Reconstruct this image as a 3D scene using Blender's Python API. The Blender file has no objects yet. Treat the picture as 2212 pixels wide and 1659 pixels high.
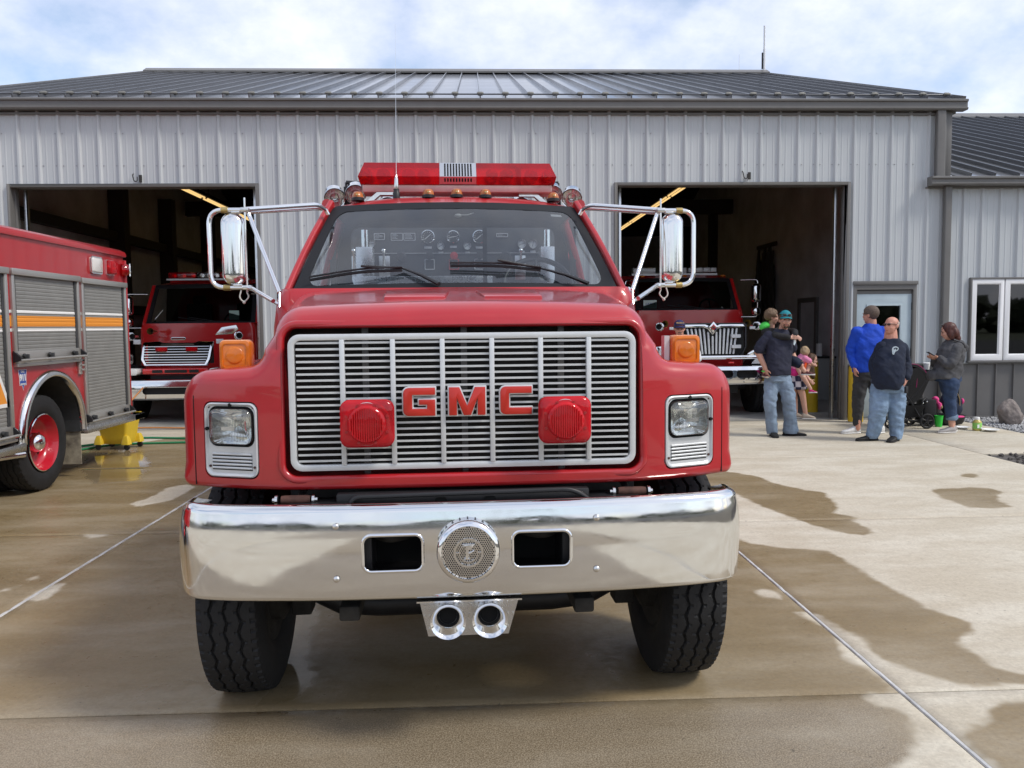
import bpy, bmesh, math, random
import numpy as np
from mathutils import Vector, Matrix, Quaternion
random.seed(7)
R = math.radians
sc = bpy.context.scene
COL = sc.collection

# ------------------------------------------------------------------ camera, sky, sun, exposure
cam_d = bpy.data.cameras.new("camera"); cam = bpy.data.objects.new("camera", cam_d); COL.objects.link(cam)
cam_d.sensor_width = 36.0
cam_d.lens = 36.0 * 1790.0 / 2212.0
cam_d.clip_end = 2000.0
cam_d.clip_start = 0.05
_yaw, _pitch, _roll = R(2.4), R(4.04), R(0.57)
_f = Vector((math.sin(_yaw)*math.cos(_pitch), math.cos(_yaw)*math.cos(_pitch), -math.sin(_pitch)))
_r0 = Vector((math.cos(_yaw), -math.sin(_yaw), 0)); _u0 = _r0.cross(_f)
_r = _r0*math.cos(_roll) - _u0*math.sin(_roll); _u = _r.cross(_f)
cam.matrix_world = Matrix(((_r.x, _u.x, -_f.x, 0), (_r.y, _u.y, -_f.y, 0), (_r.z, _u.z, -_f.z, 1.6), (0, 0, 0, 1)))
sc.camera = cam

SUN = Vector((0.62, -0.30, 0.76)).normalized()
world = bpy.data.worlds.new("World"); sc.world = world; world.use_nodes = True
wn, wl = world.node_tree.nodes, world.node_tree.links
bg = wn["Background"]; bg.inputs[1].default_value = 1.0
sky = wn.new("ShaderNodeTexSky"); sky.sky_type = 'NISHITA'; sky.sun_disc = False
sky.sun_elevation = math.asin(SUN.z); sky.sun_rotation = math.atan2(SUN.x, SUN.y)
sky.air_density = 1.0; sky.dust_density = 1.2; sky.ozone_density = 1.2
def _n(t, **k):
    n = wn.new(t)
    for a, b in k.items(): setattr(n, a, b)
    return n
def _math(op, a, b=None):
    n = _n("ShaderNodeMath", operation=op)
    for i, x in enumerate((a, b)):
        if x is None: continue
        if isinstance(x, (int, float)): n.inputs[i].default_value = x
        else: wl.new(x, n.inputs[i])
    return n.outputs[0]
tc = _n("ShaderNodeTexCoord"); sx = _n("ShaderNodeSeparateXYZ"); wl.new(tc.outputs["Generated"], sx.inputs[0])
zz = _math('ADD', _math('MAXIMUM', sx.outputs[2], 0.0), 0.46)
cx = _n("ShaderNodeCombineXYZ"); wl.new(_math('DIVIDE', sx.outputs[0], zz), cx.inputs[0]); wl.new(_math('DIVIDE', sx.outputs[1], zz), cx.inputs[1])
cx.inputs[2].default_value = 3.7
n1 = _n("ShaderNodeTexNoise"); n1.inputs["Scale"].default_value = 3.1; n1.inputs["Detail"].default_value = 9; n1.inputs["Roughness"].default_value = 0.56; n1.inputs["Distortion"].default_value = 0.0
wl.new(cx.outputs[0], n1.inputs["Vector"])
n2 = _n("ShaderNodeTexNoise"); n2.inputs["Scale"].default_value = 7.5; n2.inputs["Detail"].default_value = 8; n2.inputs["Roughness"].default_value = 0.6
wl.new(cx.outputs[0], n2.inputs["Vector"])
mr = _n("ShaderNodeMapRange", interpolation_type='SMOOTHSTEP'); wl.new(n1.outputs[0], mr.inputs[0]); mr.inputs[1].default_value = 0.24; mr.inputs[2].default_value = 0.62
ms = _n("ShaderNodeVectorMath", operation='SCALE'); wl.new(sky.outputs[0], ms.inputs[0]); ms.inputs["Scale"].default_value = 0.14
cr = _n("ShaderNodeValToRGB"); wl.new(n2.outputs[0], cr.inputs[0])
cr.color_ramp.elements[0].position = 0.30; cr.color_ramp.elements[0].color = (0.54, 0.60, 0.77, 1)
cr.color_ramp.elements[1].position = 0.62; cr.color_ramp.elements[1].color = (0.76, 0.785, 0.87, 1)
mx = _n("ShaderNodeMix", data_type='RGBA'); wl.new(_math('MULTIPLY', mr.outputs[0], 0.93), mx.inputs[0]); wl.new(ms.outputs[0], mx.inputs[6]); wl.new(cr.outputs[0], mx.inputs[7])
wl.new(mx.outputs[2], bg.inputs[0])

sun_d = bpy.data.lights.new("sun", 'SUN'); sun_d.energy = 1.75; sun_d.angle = R(12.0); sun_d.color = (1.0, 0.945, 0.86)
sun = bpy.data.objects.new("sun", sun_d); COL.objects.link(sun)
sun.rotation_euler = (-SUN).to_track_quat('-Z', 'Y').to_euler(); sun.location = (30, -20, 40)
sc.view_settings.view_transform = 'Standard'; sc.view_settings.look = 'None'
sc.view_settings.gamma = 1.0; sc.view_settings.exposure = 0.50; sc.view_settings.use_curve_mapping = False
sc.render.engine = 'CYCLES'
sc.cycles.use_denoising = True
sc.cycles.max_bounces = 10; sc.cycles.transparent_max_bounces = 16; sc.cycles.glossy_bounces = 6
sc.cycles.sample_clamp_indirect = 6.0
sc.cycles.caustics_reflective = False; sc.cycles.caustics_refractive = False

# ------------------------------------------------------------------ materials
MATS = {}
def P(name, col, rough=0.5, metal=0.0, var=0.0, vscale=6.0, bump=0.0, bscale=80.0, coat=0.0, emit=None, estr=0.0, rvar=0.0, vcol=None, stretch=None, spec=None, trans=0.0, ior=1.45, bdist=0.01, detail=6):
    """procedural principled material: colour variation by noise, noise relief, roughness variation"""
    m = bpy.data.materials.new(name); m.use_nodes = True; MATS[name] = m
    N, L = m.node_tree.nodes, m.node_tree.links
    b = N["Principled BSDF"]
    b.inputs["Base Color"].default_value = (*col, 1); b.inputs["Roughness"].default_value = rough; b.inputs["Metallic"].default_value = metal
    b.inputs["Coat Weight"].default_value = coat; b.inputs["Coat Roughness"].default_value = 0.06
    b.inputs["IOR"].default_value = ior; b.inputs["Transmission Weight"].default_value = trans
    if spec is not None: b.inputs["Specular IOR Level"].default_value = spec
    if emit: b.inputs["Emission Color"].default_value = (*emit, 1); b.inputs["Emission Strength"].default_value = estr
    if var or bump or rvar:
        t = N.new("ShaderNodeTexCoord"); v = t.outputs["Object"]
        if stretch:
            mp = N.new("ShaderNodeMapping"); mp.inputs["Scale"].default_value = stretch; L.new(v, mp.inputs[0]); v = mp.outputs[0]
    if var or rvar:
        n = N.new("ShaderNodeTexNoise"); n.inputs["Scale"].default_value = vscale; n.inputs["Detail"].default_value = detail; n.inputs["Roughness"].default_value = 0.62; L.new(v, n.inputs["Vector"])
        r = N.new("ShaderNodeMapRange"); r.inputs[1].default_value = 0.3; r.inputs[2].default_value = 0.7; L.new(n.outputs[0], r.inputs[0])
        if var:
            mixn = N.new("ShaderNodeMix"); mixn.data_type = 'RGBA'; L.new(r.outputs[0], mixn.inputs[0])
            c2 = vcol if vcol else tuple(max(0, c*(1-var)) for c in col); c1 = col if vcol else tuple(min(1, c*(1+var*0.6)) for c in col)
            mixn.inputs[6].default_value = (*c2, 1); mixn.inputs[7].default_value = (*c1, 1); L.new(mixn.outputs[2], b.inputs["Base Color"])
        if rvar:
            r2 = N.new("ShaderNodeMapRange"); r2.inputs[3].default_value = max(0, rough-rvar); r2.inputs[4].default_value = min(1, rough+rvar); L.new(n.outputs[0], r2.inputs[0]); r2.inputs[1].default_value = .3; r2.inputs[2].default_value = .7
            L.new(r2.outputs[0], b.inputs["Roughness"])
    if bump:
        n = N.new("ShaderNodeTexNoise"); n.inputs["Scale"].default_value = bscale; n.inputs["Detail"].default_value = 5; L.new(v, n.inputs["Vector"])
        bp = N.new("ShaderNodeBump"); bp.inputs["Strength"].default_value = bump; bp.inputs["Distance"].default_value = bdist; L.new(n.outputs[0], bp.inputs["Height"]); L.new(bp.outputs[0], b.inputs["Normal"])
    return m
def glass_mat(name, tint, refl=0.06, rough=0.02, dirt=0.0, filmcol=(.7, .75, .8)):
    """thin window glass: tinted see-through with a mirror share growing at grazing angles, plus a matt film: dust, lens colour, painted haze"""
    m = bpy.data.materials.new(name); m.use_nodes = True; MATS[name] = m
    N, L = m.node_tree.nodes, m.node_tree.links; N.remove(N["Principled BSDF"])
    out = N["Material Output"]
    t = N.new("ShaderNodeBsdfTransparent"); t.inputs[0].default_value = (*tint, 1)
    g = N.new("ShaderNodeBsdfGlossy"); g.inputs["Roughness"].default_value = rough
    fr = N.new("ShaderNodeFresnel"); fr.inputs[0].default_value = 1.52
    ad = N.new("ShaderNodeMath"); ad.operation = 'ADD'; L.new(fr.outputs[0], ad.inputs[0]); ad.inputs[1].default_value = refl; ad.use_clamp = True
    mxs = N.new("ShaderNodeMixShader"); L.new(ad.outputs[0], mxs.inputs[0]); L.new(t.outputs[0], mxs.inputs[1]); L.new(g.outputs[0], mxs.inputs[2])
    last = mxs.outputs[0]
    if dirt:
        d = N.new("ShaderNodeBsdfDiffuse"); d.inputs[0].default_value = (*filmcol, 1)
        tc_ = N.new("ShaderNodeTexCoord"); nz = N.new("ShaderNodeTexNoise"); nz.inputs["Scale"].default_value = 3.0; nz.inputs["Detail"].default_value = 8; L.new(tc_.outputs["Object"], nz.inputs["Vector"])
        mr_ = N.new("ShaderNodeMapRange"); mr_.inputs[1].default_value = .3; mr_.inputs[2].default_value = .75; mr_.inputs[3].default_value = dirt*0.55; mr_.inputs[4].default_value = dirt*1.5; L.new(nz.outputs[0], mr_.inputs[0])
        m2 = N.new("ShaderNodeMixShader"); L.new(mr_.outputs[0], m2.inputs[0]); L.new(last, m2.inputs[1]); L.new(d.outputs[0], m2.inputs[2]); last = m2.outputs[0]
    L.new(last, out.inputs[0]); return m

# ------------------------------------------------------------------ mesh helpers
def orth(d):
    d = Vector(d).normalized(); a = Vector((0, 0, 1)) if abs(d.z) < 0.9 else Vector((1, 0, 0))
    x = a.cross(d).normalized(); return x, d.cross(x), d
class MB:
    def __init__(s): s.v = []; s.f = []
    def add(s, vs, fs):
        o = len(s.v); s.v += [tuple(v) for v in vs]; s.f += [tuple(i+o for i in f) for f in fs]; return s
    def box(s, c, d, rz=0.0, rot=None):
        c = Vector(c); m = rot if rot is not None else Matrix.Rotation(rz, 3, 'Z')
        vs = [c + m @ Vector((x*d[0]/2, y*d[1]/2, z*d[2]/2)) for x in (-1, 1) for y in (-1, 1) for z in (-1, 1)]
        return s.add(vs, [(0, 1, 3, 2), (4, 6, 7, 5), (0, 4, 5, 1), (2, 3, 7, 6), (0, 2, 6, 4), (1, 5, 7, 3)])
    def bx(s, x0, x1, y0, y1, z0, z1): return s.box(((x0+x1)/2, (y0+y1)/2, (z0+z1)/2), (x1-x0, y1-y0, z1-z0))
    def rings(s, rings, caps=True, closed=False, op=''):
        n = len(rings[0]); vs = [p for r in rings for p in r]; fs = []
        k = len(rings)
        for i in range(k if closed else k-1):
            a = i*n; b = ((i+1) % k)*n
            for j in range(n):
                j2 = (j+1) % n; fs.append((a+j, a+j2, b+j2, b+j))
        if caps and not closed:
            if 's' not in op: fs.append(tuple(range(n-1, -1, -1)))
            if 'e' not in op: fs.append(tuple(range((k-1)*n, k*n)))
        return s.add(vs, fs)
    def tube(s, path, r, n=10, closed=False, caps=True, flat=1.0):
        p = [Vector(q) for q in path]; k = len(p); rr = r if isinstance(r, (list, tuple)) else [r]*k
        tang = []
        for i in range(k):
            a = p[(i-1) % k] if (closed or i > 0) else p[i]; b = p[(i+1) % k] if (closed or i < k-1) else p[i]
            tang.append((b-a).normalized())
        x, y, _ = orth(tang[0]); rings = []
        for i in range(k):
            if i: 
                q = tang[i-1].rotation_difference(tang[i]); x = q @ x
                x = (x - tang[i]*x.dot(tang[i])).normalized()
            y = tang[i].cross(x)
            rings.append([p[i] + (x*math.cos(2*math.pi*j/n) + y*math.sin(2*math.pi*j/n)*flat)*rr[i] for j in range(n)])
        return s.rings(rings, caps, closed)
    def lathe(s, prof, o=(0, 0, 0), axis=(0, 0, 1), n=32, op='', closed=False):
        """prof: (radius, height along axis); op: which ends stay open"""
        x, y, d = orth(axis); o = Vector(o); rings = []
        for r, h in prof: rings.append([o + d*h + (x*math.cos(2*math.pi*j/n) + y*math.sin(2*math.pi*j/n))*max(r, 1e-5) for j in range(n)])
        return s.rings(rings, True, closed, op)
    def prism(s, poly, o, xd, yd, depth):
        """poly in (x,y) of the frame o,xd,yd; extruded by depth along xd x yd"""
        o = Vector(o); xd = Vector(xd); yd = Vector(yd); nd = xd.cross(yd).normalized()
        a = [o + xd*p[0] + yd*p[1] for p in poly]; return s.rings([a, [q + nd*depth for q in a]])
    def frame(s, outer, inner, o, xd, yd, depth):
        """ring between two outlines with the same number of points, extruded"""
        o = Vector(o); xd = Vector(xd); yd = Vector(yd); nd = xd.cross(yd).normalized()
        A = [o + xd*p[0] + yd*p[1] for p in outer]; B = [o + xd*p[0] + yd*p[1] for p in inner]
        return s.rings([A, [q + nd*depth for q in A], [q + nd*depth for q in B], B], False, True)
    def grid(s, pts):
        nu, nv = len(pts), len(pts[0]); vs = [p for r in pts for p in r]
        return s.add(vs, [(i*nv+j, (i+1)*nv+j, (i+1)*nv+j+1, i*nv+j+1) for i in range(nu-1) for j in range(nv-1)])
    def ell(s, c, r, n=14, m=9, rot=None):
        c = Vector(c); r = (r, r, r) if isinstance(r, (int, float)) else r; rings = []
        for i in range(m+1):
            t = math.pi*i/m; t = min(max(t, 0.02), math.pi-0.02)
            ring = []
            for j in range(n):
                q = Vector((r[0]*math.sin(t)*math.cos(2*math.pi*j/n), r[1]*math.sin(t)*math.sin(2*math.pi*j/n), -r[2]*math.cos(t)))
                ring.append(c + (rot @ q if rot is not None else q))
            rings.append(ring)
        return s.rings(rings)
def rrect(w, h, r, seg=5, cx=0, cy=0):
    pts = []; r = min(r, w/2-1e-4, h/2-1e-4)
    for qx, qy, a0 in ((1, 1, 0), (-1, 1, 90), (-1, -1, 180), (1, -1, 270)):
        for i in range(seg+1):
            a = R(a0 + 90*i/seg); pts.append((cx + qx*(w/2-r) + r*math.cos(a), cy + qy*(h/2-r) + r*math.sin(a)))
    return pts
def circle(r, n=24, cx=0, cy=0): return [(cx+r*math.cos(2*math.pi*i/n), cy+r*math.sin(2*math.pi*i/n)) for i in range(n)]
def finish(me, smooth=35, bevel=0.0, seg=2, fix=True):
    bm = bmesh.new(); bm.from_mesh(me)
    if fix: bmesh.ops.remove_doubles(bm, verts=bm.verts, dist=1e-5)
    bmesh.ops.recalc_face_normals(bm, faces=bm.faces)
    if bevel:
        es = [e for e in bm.edges if len(e.link_faces) == 2 and e.calc_face_angle(0) > R(40)]
        bmesh.ops.bevel(bm, geom=es, offset=bevel, segments=seg, profile=0.5, affect='EDGES', clamp_overlap=True)
    bm.to_mesh(me); bm.free()
    if smooth:
        me.polygons.foreach_set("use_smooth", [True]*len(me.polygons)); me.set_sharp_from_angle(angle=R(smooth))
    me.update()
def obj(name, mb, mat, parent=None, smooth=35, bevel=0.0, seg=2, fix=True, kind=None, label=None, loc=None):
    me = bpy.data.meshes.new(name); me.from_pydata(mb.v, [], mb.f)
    me.materials.append(MATS[mat] if isinstance(mat, str) else mat)
    finish(me, smooth, bevel, seg, fix)
    o = bpy.data.objects.new(name, me); COL.objects.link(o)
    if parent: o.parent = parent
    if kind: o["kind"] = kind
    if label: o["label"] = label
    if loc: o.location = loc
    return o
def empty(name, loc=(0, 0, 0), rz=0, parent=None):
    o = bpy.data.objects.new(name, None); COL.objects.link(o); o.location = loc; o.rotation_euler = (0, 0, rz); o.empty_display_size = .1
    if parent: o.parent = parent
    return o
def tag(o, label, cat, group=None):
    o["label"] = label; o["category"] = cat
    if group: o["group"] = group
    return o
def thing(name, label, cat, loc=(0, 0, 0), rz=0, group=None): return tag(empty(name, loc, rz), label, cat, group)
def inst(o, loc=None, parent=None, rot=None):
    c = o.copy(); COL.objects.link(c)
    if parent: c.parent = parent
    if loc is not None: c.location = loc
    if rot is not None: c.rotation_euler = rot
    return c
def dup(root, loc, rz, label, group=None):
    r = root.copy(); COL.objects.link(r); r.location = loc; r.rotation_euler = (0, 0, rz); r["label"] = label
    for ch in list(root.children):
        c = ch.copy(); COL.objects.link(c); c.parent = r
        for g in ch.children:
            d = g.copy(); COL.objects.link(d); d.parent = c
    return r
def evaluate(o, name=None):
    """bake the modifiers of a temporary object into a plain mesh and remove the object"""
    bpy.context.view_layer.update(); dg = bpy.context.evaluated_depsgraph_get()
    me = bpy.data.meshes.new_from_object(o.evaluated_get(dg)); me.name = name or o.name
    old = o.data; bpy.data.objects.remove(o); bpy.data.meshes.remove(old); return me
def tmp(mb, mat=None):
    me = bpy.data.meshes.new("tmp"); me.from_pydata(mb.v, [], mb.f)
    if mat: me.materials.append(MATS[mat])
    bm = bmesh.new(); bm.from_mesh(me); bmesh.ops.remove_doubles(bm, verts=bm.verts, dist=1e-5); bmesh.ops.recalc_face_normals(bm, faces=bm.faces); bm.to_mesh(me); bm.free()
    o = bpy.data.objects.new("tmp", me); COL.objects.link(o); return o
def cut(name, mb, mat, cutters, parent=None, smooth=35, bevel=0.0):
    """solid minus cutters, as one mesh object"""
    o = tmp(mb, mat); cs = [tmp(c) for c in cutters]
    for c in cs:
        md = o.modifiers.new("b", 'BOOLEAN'); md.operation = 'DIFFERENCE'; md.object = c; md.solver = 'EXACT'
    me = evaluate(o, name)
    for c in cs: m_ = c.data; bpy.data.objects.remove(c); bpy.data.meshes.remove(m_)
    me.materials.clear(); me.materials.append(MATS[mat])
    for p in me.polygons: p.material_index = 0
    finish(me, smooth, bevel, 2)
    o = bpy.data.objects.new(name, me); COL.objects.link(o)
    if parent: o.parent = parent
    return o
def remesh(name, mb, mat, voxel, parent=None, smooth_it=4, fac=0.5, clip=None):
    """fuse overlapping volumes into one continuous smooth surface; clip = list of (point, normal) planes that cut it open"""
    o = tmp(mb, mat); md = o.modifiers.new("r", 'REMESH'); md.mode = 'VOXEL'; md.voxel_size = voxel; md.use_smooth_shade = True
    if smooth_it: s2 = o.modifiers.new("s", 'SMOOTH'); s2.iterations = smooth_it; s2.factor = fac
    me = evaluate(o, name)
    if clip:
        bm = bmesh.new(); bm.from_mesh(me)
        for pco, pno in clip: bmesh.ops.bisect_plane(bm, geom=bm.verts[:]+bm.edges[:]+bm.faces[:], plane_co=pco, plane_no=pno, clear_outer=True)
        bm.to_mesh(me); bm.free()
    if not me.materials: me.materials.append(MATS[mat])
    me.polygons.foreach_set("use_smooth", [True]*len(me.polygons)); me.update()
    o = bpy.data.objects.new(name, me); COL.objects.link(o)
    if parent: o.parent = parent
    return o
def text(name, body, mat, size, o, xd, yd, parent=None, depth=0.002, bold=0.0, align='CENTER', sx=1.0, spacing=1.0):
    cu = bpy.data.curves.new("t", 'FONT'); cu.body = body; cu.size = size; cu.extrude = depth; cu.align_x = align; cu.align_y = 'CENTER'; cu.offset = bold; cu.space_character = spacing; cu.resolution_u = 3
    t = bpy.data.objects.new("t", cu); COL.objects.link(t); bpy.context.view_layer.update()
    me = bpy.data.meshes.new_from_object(t.evaluated_get(bpy.context.evaluated_depsgraph_get())); bpy.data.objects.remove(t); bpy.data.curves.remove(cu)
    xd = Vector(xd).normalized(); yd = Vector(yd).normalized(); nd = xd.cross(yd); M4 = Matrix(((xd.x*sx, yd.x, nd.x, o[0]), (xd.y*sx, yd.y, nd.y, o[1]), (xd.z*sx, yd.z, nd.z, o[2]), (0, 0, 0, 1)))
    me.transform(M4); me.name = name; me.materials.clear(); me.materials.append(MATS[mat])
    ob = bpy.data.objects.new(name, me); COL.objects.link(ob)
    if parent: ob.parent = parent
    return ob
def arc(c, r, a0, a1, n, u=(1, 0, 0), w=(0, 0, 1)):
    c = Vector(c); u = Vector(u); w = Vector(w)
    return [c + u*(r*math.cos(R(a0+(a1-a0)*i/n))) + w*(r*math.sin(R(a0+(a1-a0)*i/n))) for i in range(n+1)]
def rounded_path(pts, r, seg=6, closed=False):
    """polyline with its corners rounded"""
    p = [Vector(q) for q in pts]; k = len(p); out = []
    for i in range(k):
        if not closed and i in (0, k-1): out.append(p[i]); continue
        a, b, c = p[i-1], p[i], p[(i+1) % k]; d1 = (a-b); d2 = (c-b); q = min(r, d1.length*.48, d2.length*.48)
        s, e = b + d1.normalized()*q, b + d2.normalized()*q
        for j in range(seg+1):
            t = j/seg; out.append(s*(1-t)**2 + b*2*t*(1-t) + e*t*t)
    return out
X_, Y_, Z_ = Vector((1, 0, 0)), Vector((0, 1, 0)), Vector((0, 0, 1))

P("paint_red", (0.42, 0.011, 0.016), 0.34, coat=0.7, var=0.10, vscale=3.0, rvar=0.06)
P("paint_red_dark", (0.36, 0.008, 0.015), 0.3, coat=0.6, var=0.06)
P("chrome", (0.80, 0.80, 0.80), 0.07, 1.0, rvar=0.04, vscale=9)
P("chrome_worn", (0.76, 0.76, 0.75), 0.09, 1.0, rvar=0.05, vscale=14, bump=0.04, bscale=5)
P("stainless", (0.70, 0.69, 0.67), 0.2, 1.0, rvar=0.08, vscale=30)
P("aluminium", (0.62, 0.63, 0.63), 0.34, 1.0, rvar=0.1, vscale=20)
P("silver_paint", (0.62, 0.635, 0.64), 0.36, 0.25, var=0.08, vscale=12)
P("rubber", (0.0145, 0.0150, 0.0165), 0.72, var=0.35, vscale=9, bump=0.15, bscale=120)
P("black_plastic", (0.018, 0.018, 0.02), 0.45)
P("rubber_seal", (0.016, 0.017, 0.020), 0.6, spec=.25)
P("black_metal", (0.014, 0.014, 0.016), 0.5, var=0.4, vscale=12)
P("black_void", (0.006, 0.006, 0.006), 0.9)
P("grime", (0.03, 0.028, 0.025), 0.85, var=0.5, vscale=10, bump=0.3, bscale=60)
P("amber_lens", (0.66, 0.175, 0.006), 0.22, coat=0.5, var=0.25, vscale=14)
P("white_paint", (0.78, 0.78, 0.76), 0.45, var=0.05)
P("brass", (0.45, 0.34, 0.14), 0.4, 0.9, var=.3)
# ------------------------------------------------------------------ ground, apron slabs
P("dirt", (0.10, 0.085, 0.06), 0.95, var=0.5, vscale=5)
P("grassland", (0.075, 0.085, 0.04), 0.95, var=0.5, vscale=0.3)
P("sealant", (0.55, 0.55, 0.54), 0.6, var=0.30, vscale=7, bump=0.4, bscale=40)
P("dark_joint", (0.05, 0.042, 0.035), 0.9, var=.5, vscale=20)
def concrete_mat():
    m = bpy.data.materials.new("concrete"); m.use_nodes = True; MATS["concrete"] = m
    N, L = m.node_tree.nodes, m.node_tree.links; b = N["Principled BSDF"]; b.inputs["Specular IOR Level"].default_value = .38
    def nz(scale, detail=6, rough=.6, vec=None):
        n = N.new("ShaderNodeTexNoise"); n.inputs["Scale"].default_value = scale; n.inputs["Detail"].default_value = detail; n.inputs["Roughness"].default_value = rough; L.new(vec, n.inputs["Vector"]); return n.outputs[0]
    def mrange(x, a, c, lo=0.0, hi=1.0, st=True):
        n = N.new("ShaderNodeMapRange"); n.interpolation_type = 'SMOOTHSTEP' if st else 'LINEAR'; L.new(x, n.inputs[0]); n.inputs[1].default_value = a; n.inputs[2].default_value = c; n.inputs[3].default_value = lo; n.inputs[4].default_value = hi; return n.outputs[0]
    def math_(op, a, c):
        n = N.new("ShaderNodeMath"); n.operation = op
        for i, x in enumerate((a, c)):
            if isinstance(x, (int, float)): n.inputs[i].default_value = x
            else: L.new(x, n.inputs[i])
        return n.outputs[0]
    def mix(f, a, c):
        n = N.new("ShaderNodeMix"); n.data_type = 'RGBA'
        for i, x in ((0, f), (6, a), (7, c)):
            if isinstance(x, tuple): n.inputs[i].default_value = (*x, 1)
            elif isinstance(x, (int, float)): n.inputs[i].default_value = x
            else: L.new(x, n.inputs[i])
        return n.outputs[2]
    g = N.new("ShaderNodeNewGeometry"); pos = g.outputs["Position"]
    mp = N.new("ShaderNodeMapping"); mp.inputs["Scale"].default_value = (0.9, 2.3, 1); L.new(pos, mp.inputs[0])   # broom strokes run along x
    at = N.new("ShaderNodeAttribute"); at.attribute_name = "wet"; ap = N.new("ShaderNodeAttribute"); ap.attribute_name = "puddle"; ao = N.new("ShaderNodeAttribute"); ao.attribute_name = "worn"
    edge = nz(3.0, 8, .65, pos); streak = nz(1.3, 7, .6, mp.outputs[0]); fine = nz(160, 3, .6, pos); mid = nz(14, 6, .65, pos); big = nz(0.8, 5, .55, pos)
    wet = mrange(math_('ADD', at.outputs["Fac"], math_('MULTIPLY', math_('SUBTRACT', edge, .5), 0.95)), .38, .62)
    wet = math_('MULTIPLY', wet, mrange(nz(.9, 7, .6, mp.outputs[0]), .30, .58, .74, 1.0))
    dry = mix(mrange(streak, .35, .68), (0.490, 0.435, 0.335), (0.585, 0.540, 0.440))
    dry = mix(mrange(mid, .4, .75, 0, .35), dry, (0.34, 0.29, 0.22))
    wcol = mix(mrange(streak, .32, .7), (0.222, 0.162, 0.082), (0.285, 0.214, 0.116))
    wcol = mix(mrange(big, .35, .65, 0, .55), wcol, (0.225, 0.164, 0.082))
    agg = mix(mrange(fine, .42, .62), (0.155, 0.120, 0.080), (0.36, 0.30, 0.215))
    wcol = mix(math_('MULTIPLY', ao.outputs["Fac"], .8), wcol, agg)
    col = mix(wet, dry, wcol)
    speck = mrange(fine, .62, .74, 0, .5); col = mix(speck, col, (0.10, 0.08, 0.055))
    grain = N.new('ShaderNodeVectorMath'); grain.operation = 'SCALE'; L.new(col, grain.inputs[0]); L.new(mrange(nz(48, 5, .7, pos), .32, .68, .86, 1.10, False), grain.inputs['Scale']); col = grain.outputs[0]
    dk = nz(34, 2, .5, pos); col = mix(mrange(dk, .70, .76, 0, .55), col, (0.05, 0.042, 0.03))
    L.new(col, b.inputs["Base Color"])
    pud = mrange(math_('ADD', ap.outputs["Fac"], math_('MULTIPLY', math_('SUBTRACT', edge, .5), .8)), .4, .65)
    rw = mrange(mid, .3, .7, .26, .50)
    rr = N.new("ShaderNodeMix"); rr.data_type = 'FLOAT'; L.new(wet, rr.inputs[0]); rr.inputs[2].default_value = .85; L.new(rw, rr.inputs[3])
    r2 = N.new("ShaderNodeMix"); r2.data_type = 'FLOAT'; L.new(pud, r2.inputs[0]); L.new(rr.outputs[0], r2.inputs[2]); r2.inputs[3].default_value = .06; L.new(r2.outputs[0], b.inputs["Roughness"])
    bp = N.new("ShaderNodeBump"); bp.inputs["Distance"].default_value = .004
    hh = math_('ADD', math_('MULTIPLY', fine, .5), math_('MULTIPLY', mid, .5)); L.new(hh, bp.inputs["Height"])
    L.new(mrange(pud, 0, 1, .45, .04, False), bp.inputs["Strength"]); L.new(bp.outputs[0], b.inputs["Normal"])
concrete_mat()
WET = [
 [(2.68,8.79),(2.88,8.53),(3.0,7.96),(3.13,7.7),(3.26,7.59),(3.17,7.15),(2.97,6.76),(3.13,6.56),(3.02,6.47),(3.01,6.08),(2.88,6.02),(2.69,6.2),(2.58,6.58),(2.52,6.92),(2.46,7.25),(2.42,7.66),(2.01,7.9),(2.3,9.02)],
 [(1.72,6.12),(1.9,6.01),(2.04,5.8),(2.27,5.7),(2.42,5.61),(2.44,5.36),(2.47,5.13),(2.46,4.9),(2.48,4.61),(2.5,4.47),(2.54,4.32),(2.57,4.22),(2.55,4.13),(2.47,4.01),(2.37,3.87),(2.36,3.78),(2.37,3.66),(2.39,3.61),(2.54,3.54),(2.46,3.44),(2.14,3.44),(2.07,3.51),(2.03,3.58),(1.96,3.67),(1.91,3.77),(1.91,3.92),(1.95,4.05),(1.88,4.11),(1.84,4.38),(1.75,4.39),(1.81,4.11),(1.76,3.82),(1.78,3.63),(1.8,3.48),(1.81,3.41),(1.63,3.39),(1.64,3.3),(1.7,3.22),(1.72,3.15),(1.71,3.07),(1.63,2.98),(1.57,2.89),(1.49,2.81),(1.3,2.64),(1.25,.1),(-1.2,.1),(-1.45,1.65),(-2.65,1.5),(-7.25,3.17),(-7.02,7.68),(-6.08,8.94),(-5.6,10.66),(-4.27,12.59),(-2.39,12.91),(2.0,12.31),(2.1,9.37)],
 [(4.31,7.64),(4.5,7.67),(4.72,7.7),(4.88,7.63),(4.87,7.44),(4.65,7.14),(4.6,6.86),(4.36,6.81),(4.21,6.85),(4.22,7.05),(4.2,7.32)],
 [(5.0,8.31),(5.08,8.37),(5.15,8.39),(5.19,8.33),(5.16,8.26),(5.06,8.21),(4.98,8.25)],
 [(2.17,3.26),(2.37,3.31),(2.6,2.9),(1.9,2.2),(1.77,2.61),(1.85,2.85),(1.84,3.03),(2.0,3.11)]]
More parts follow.
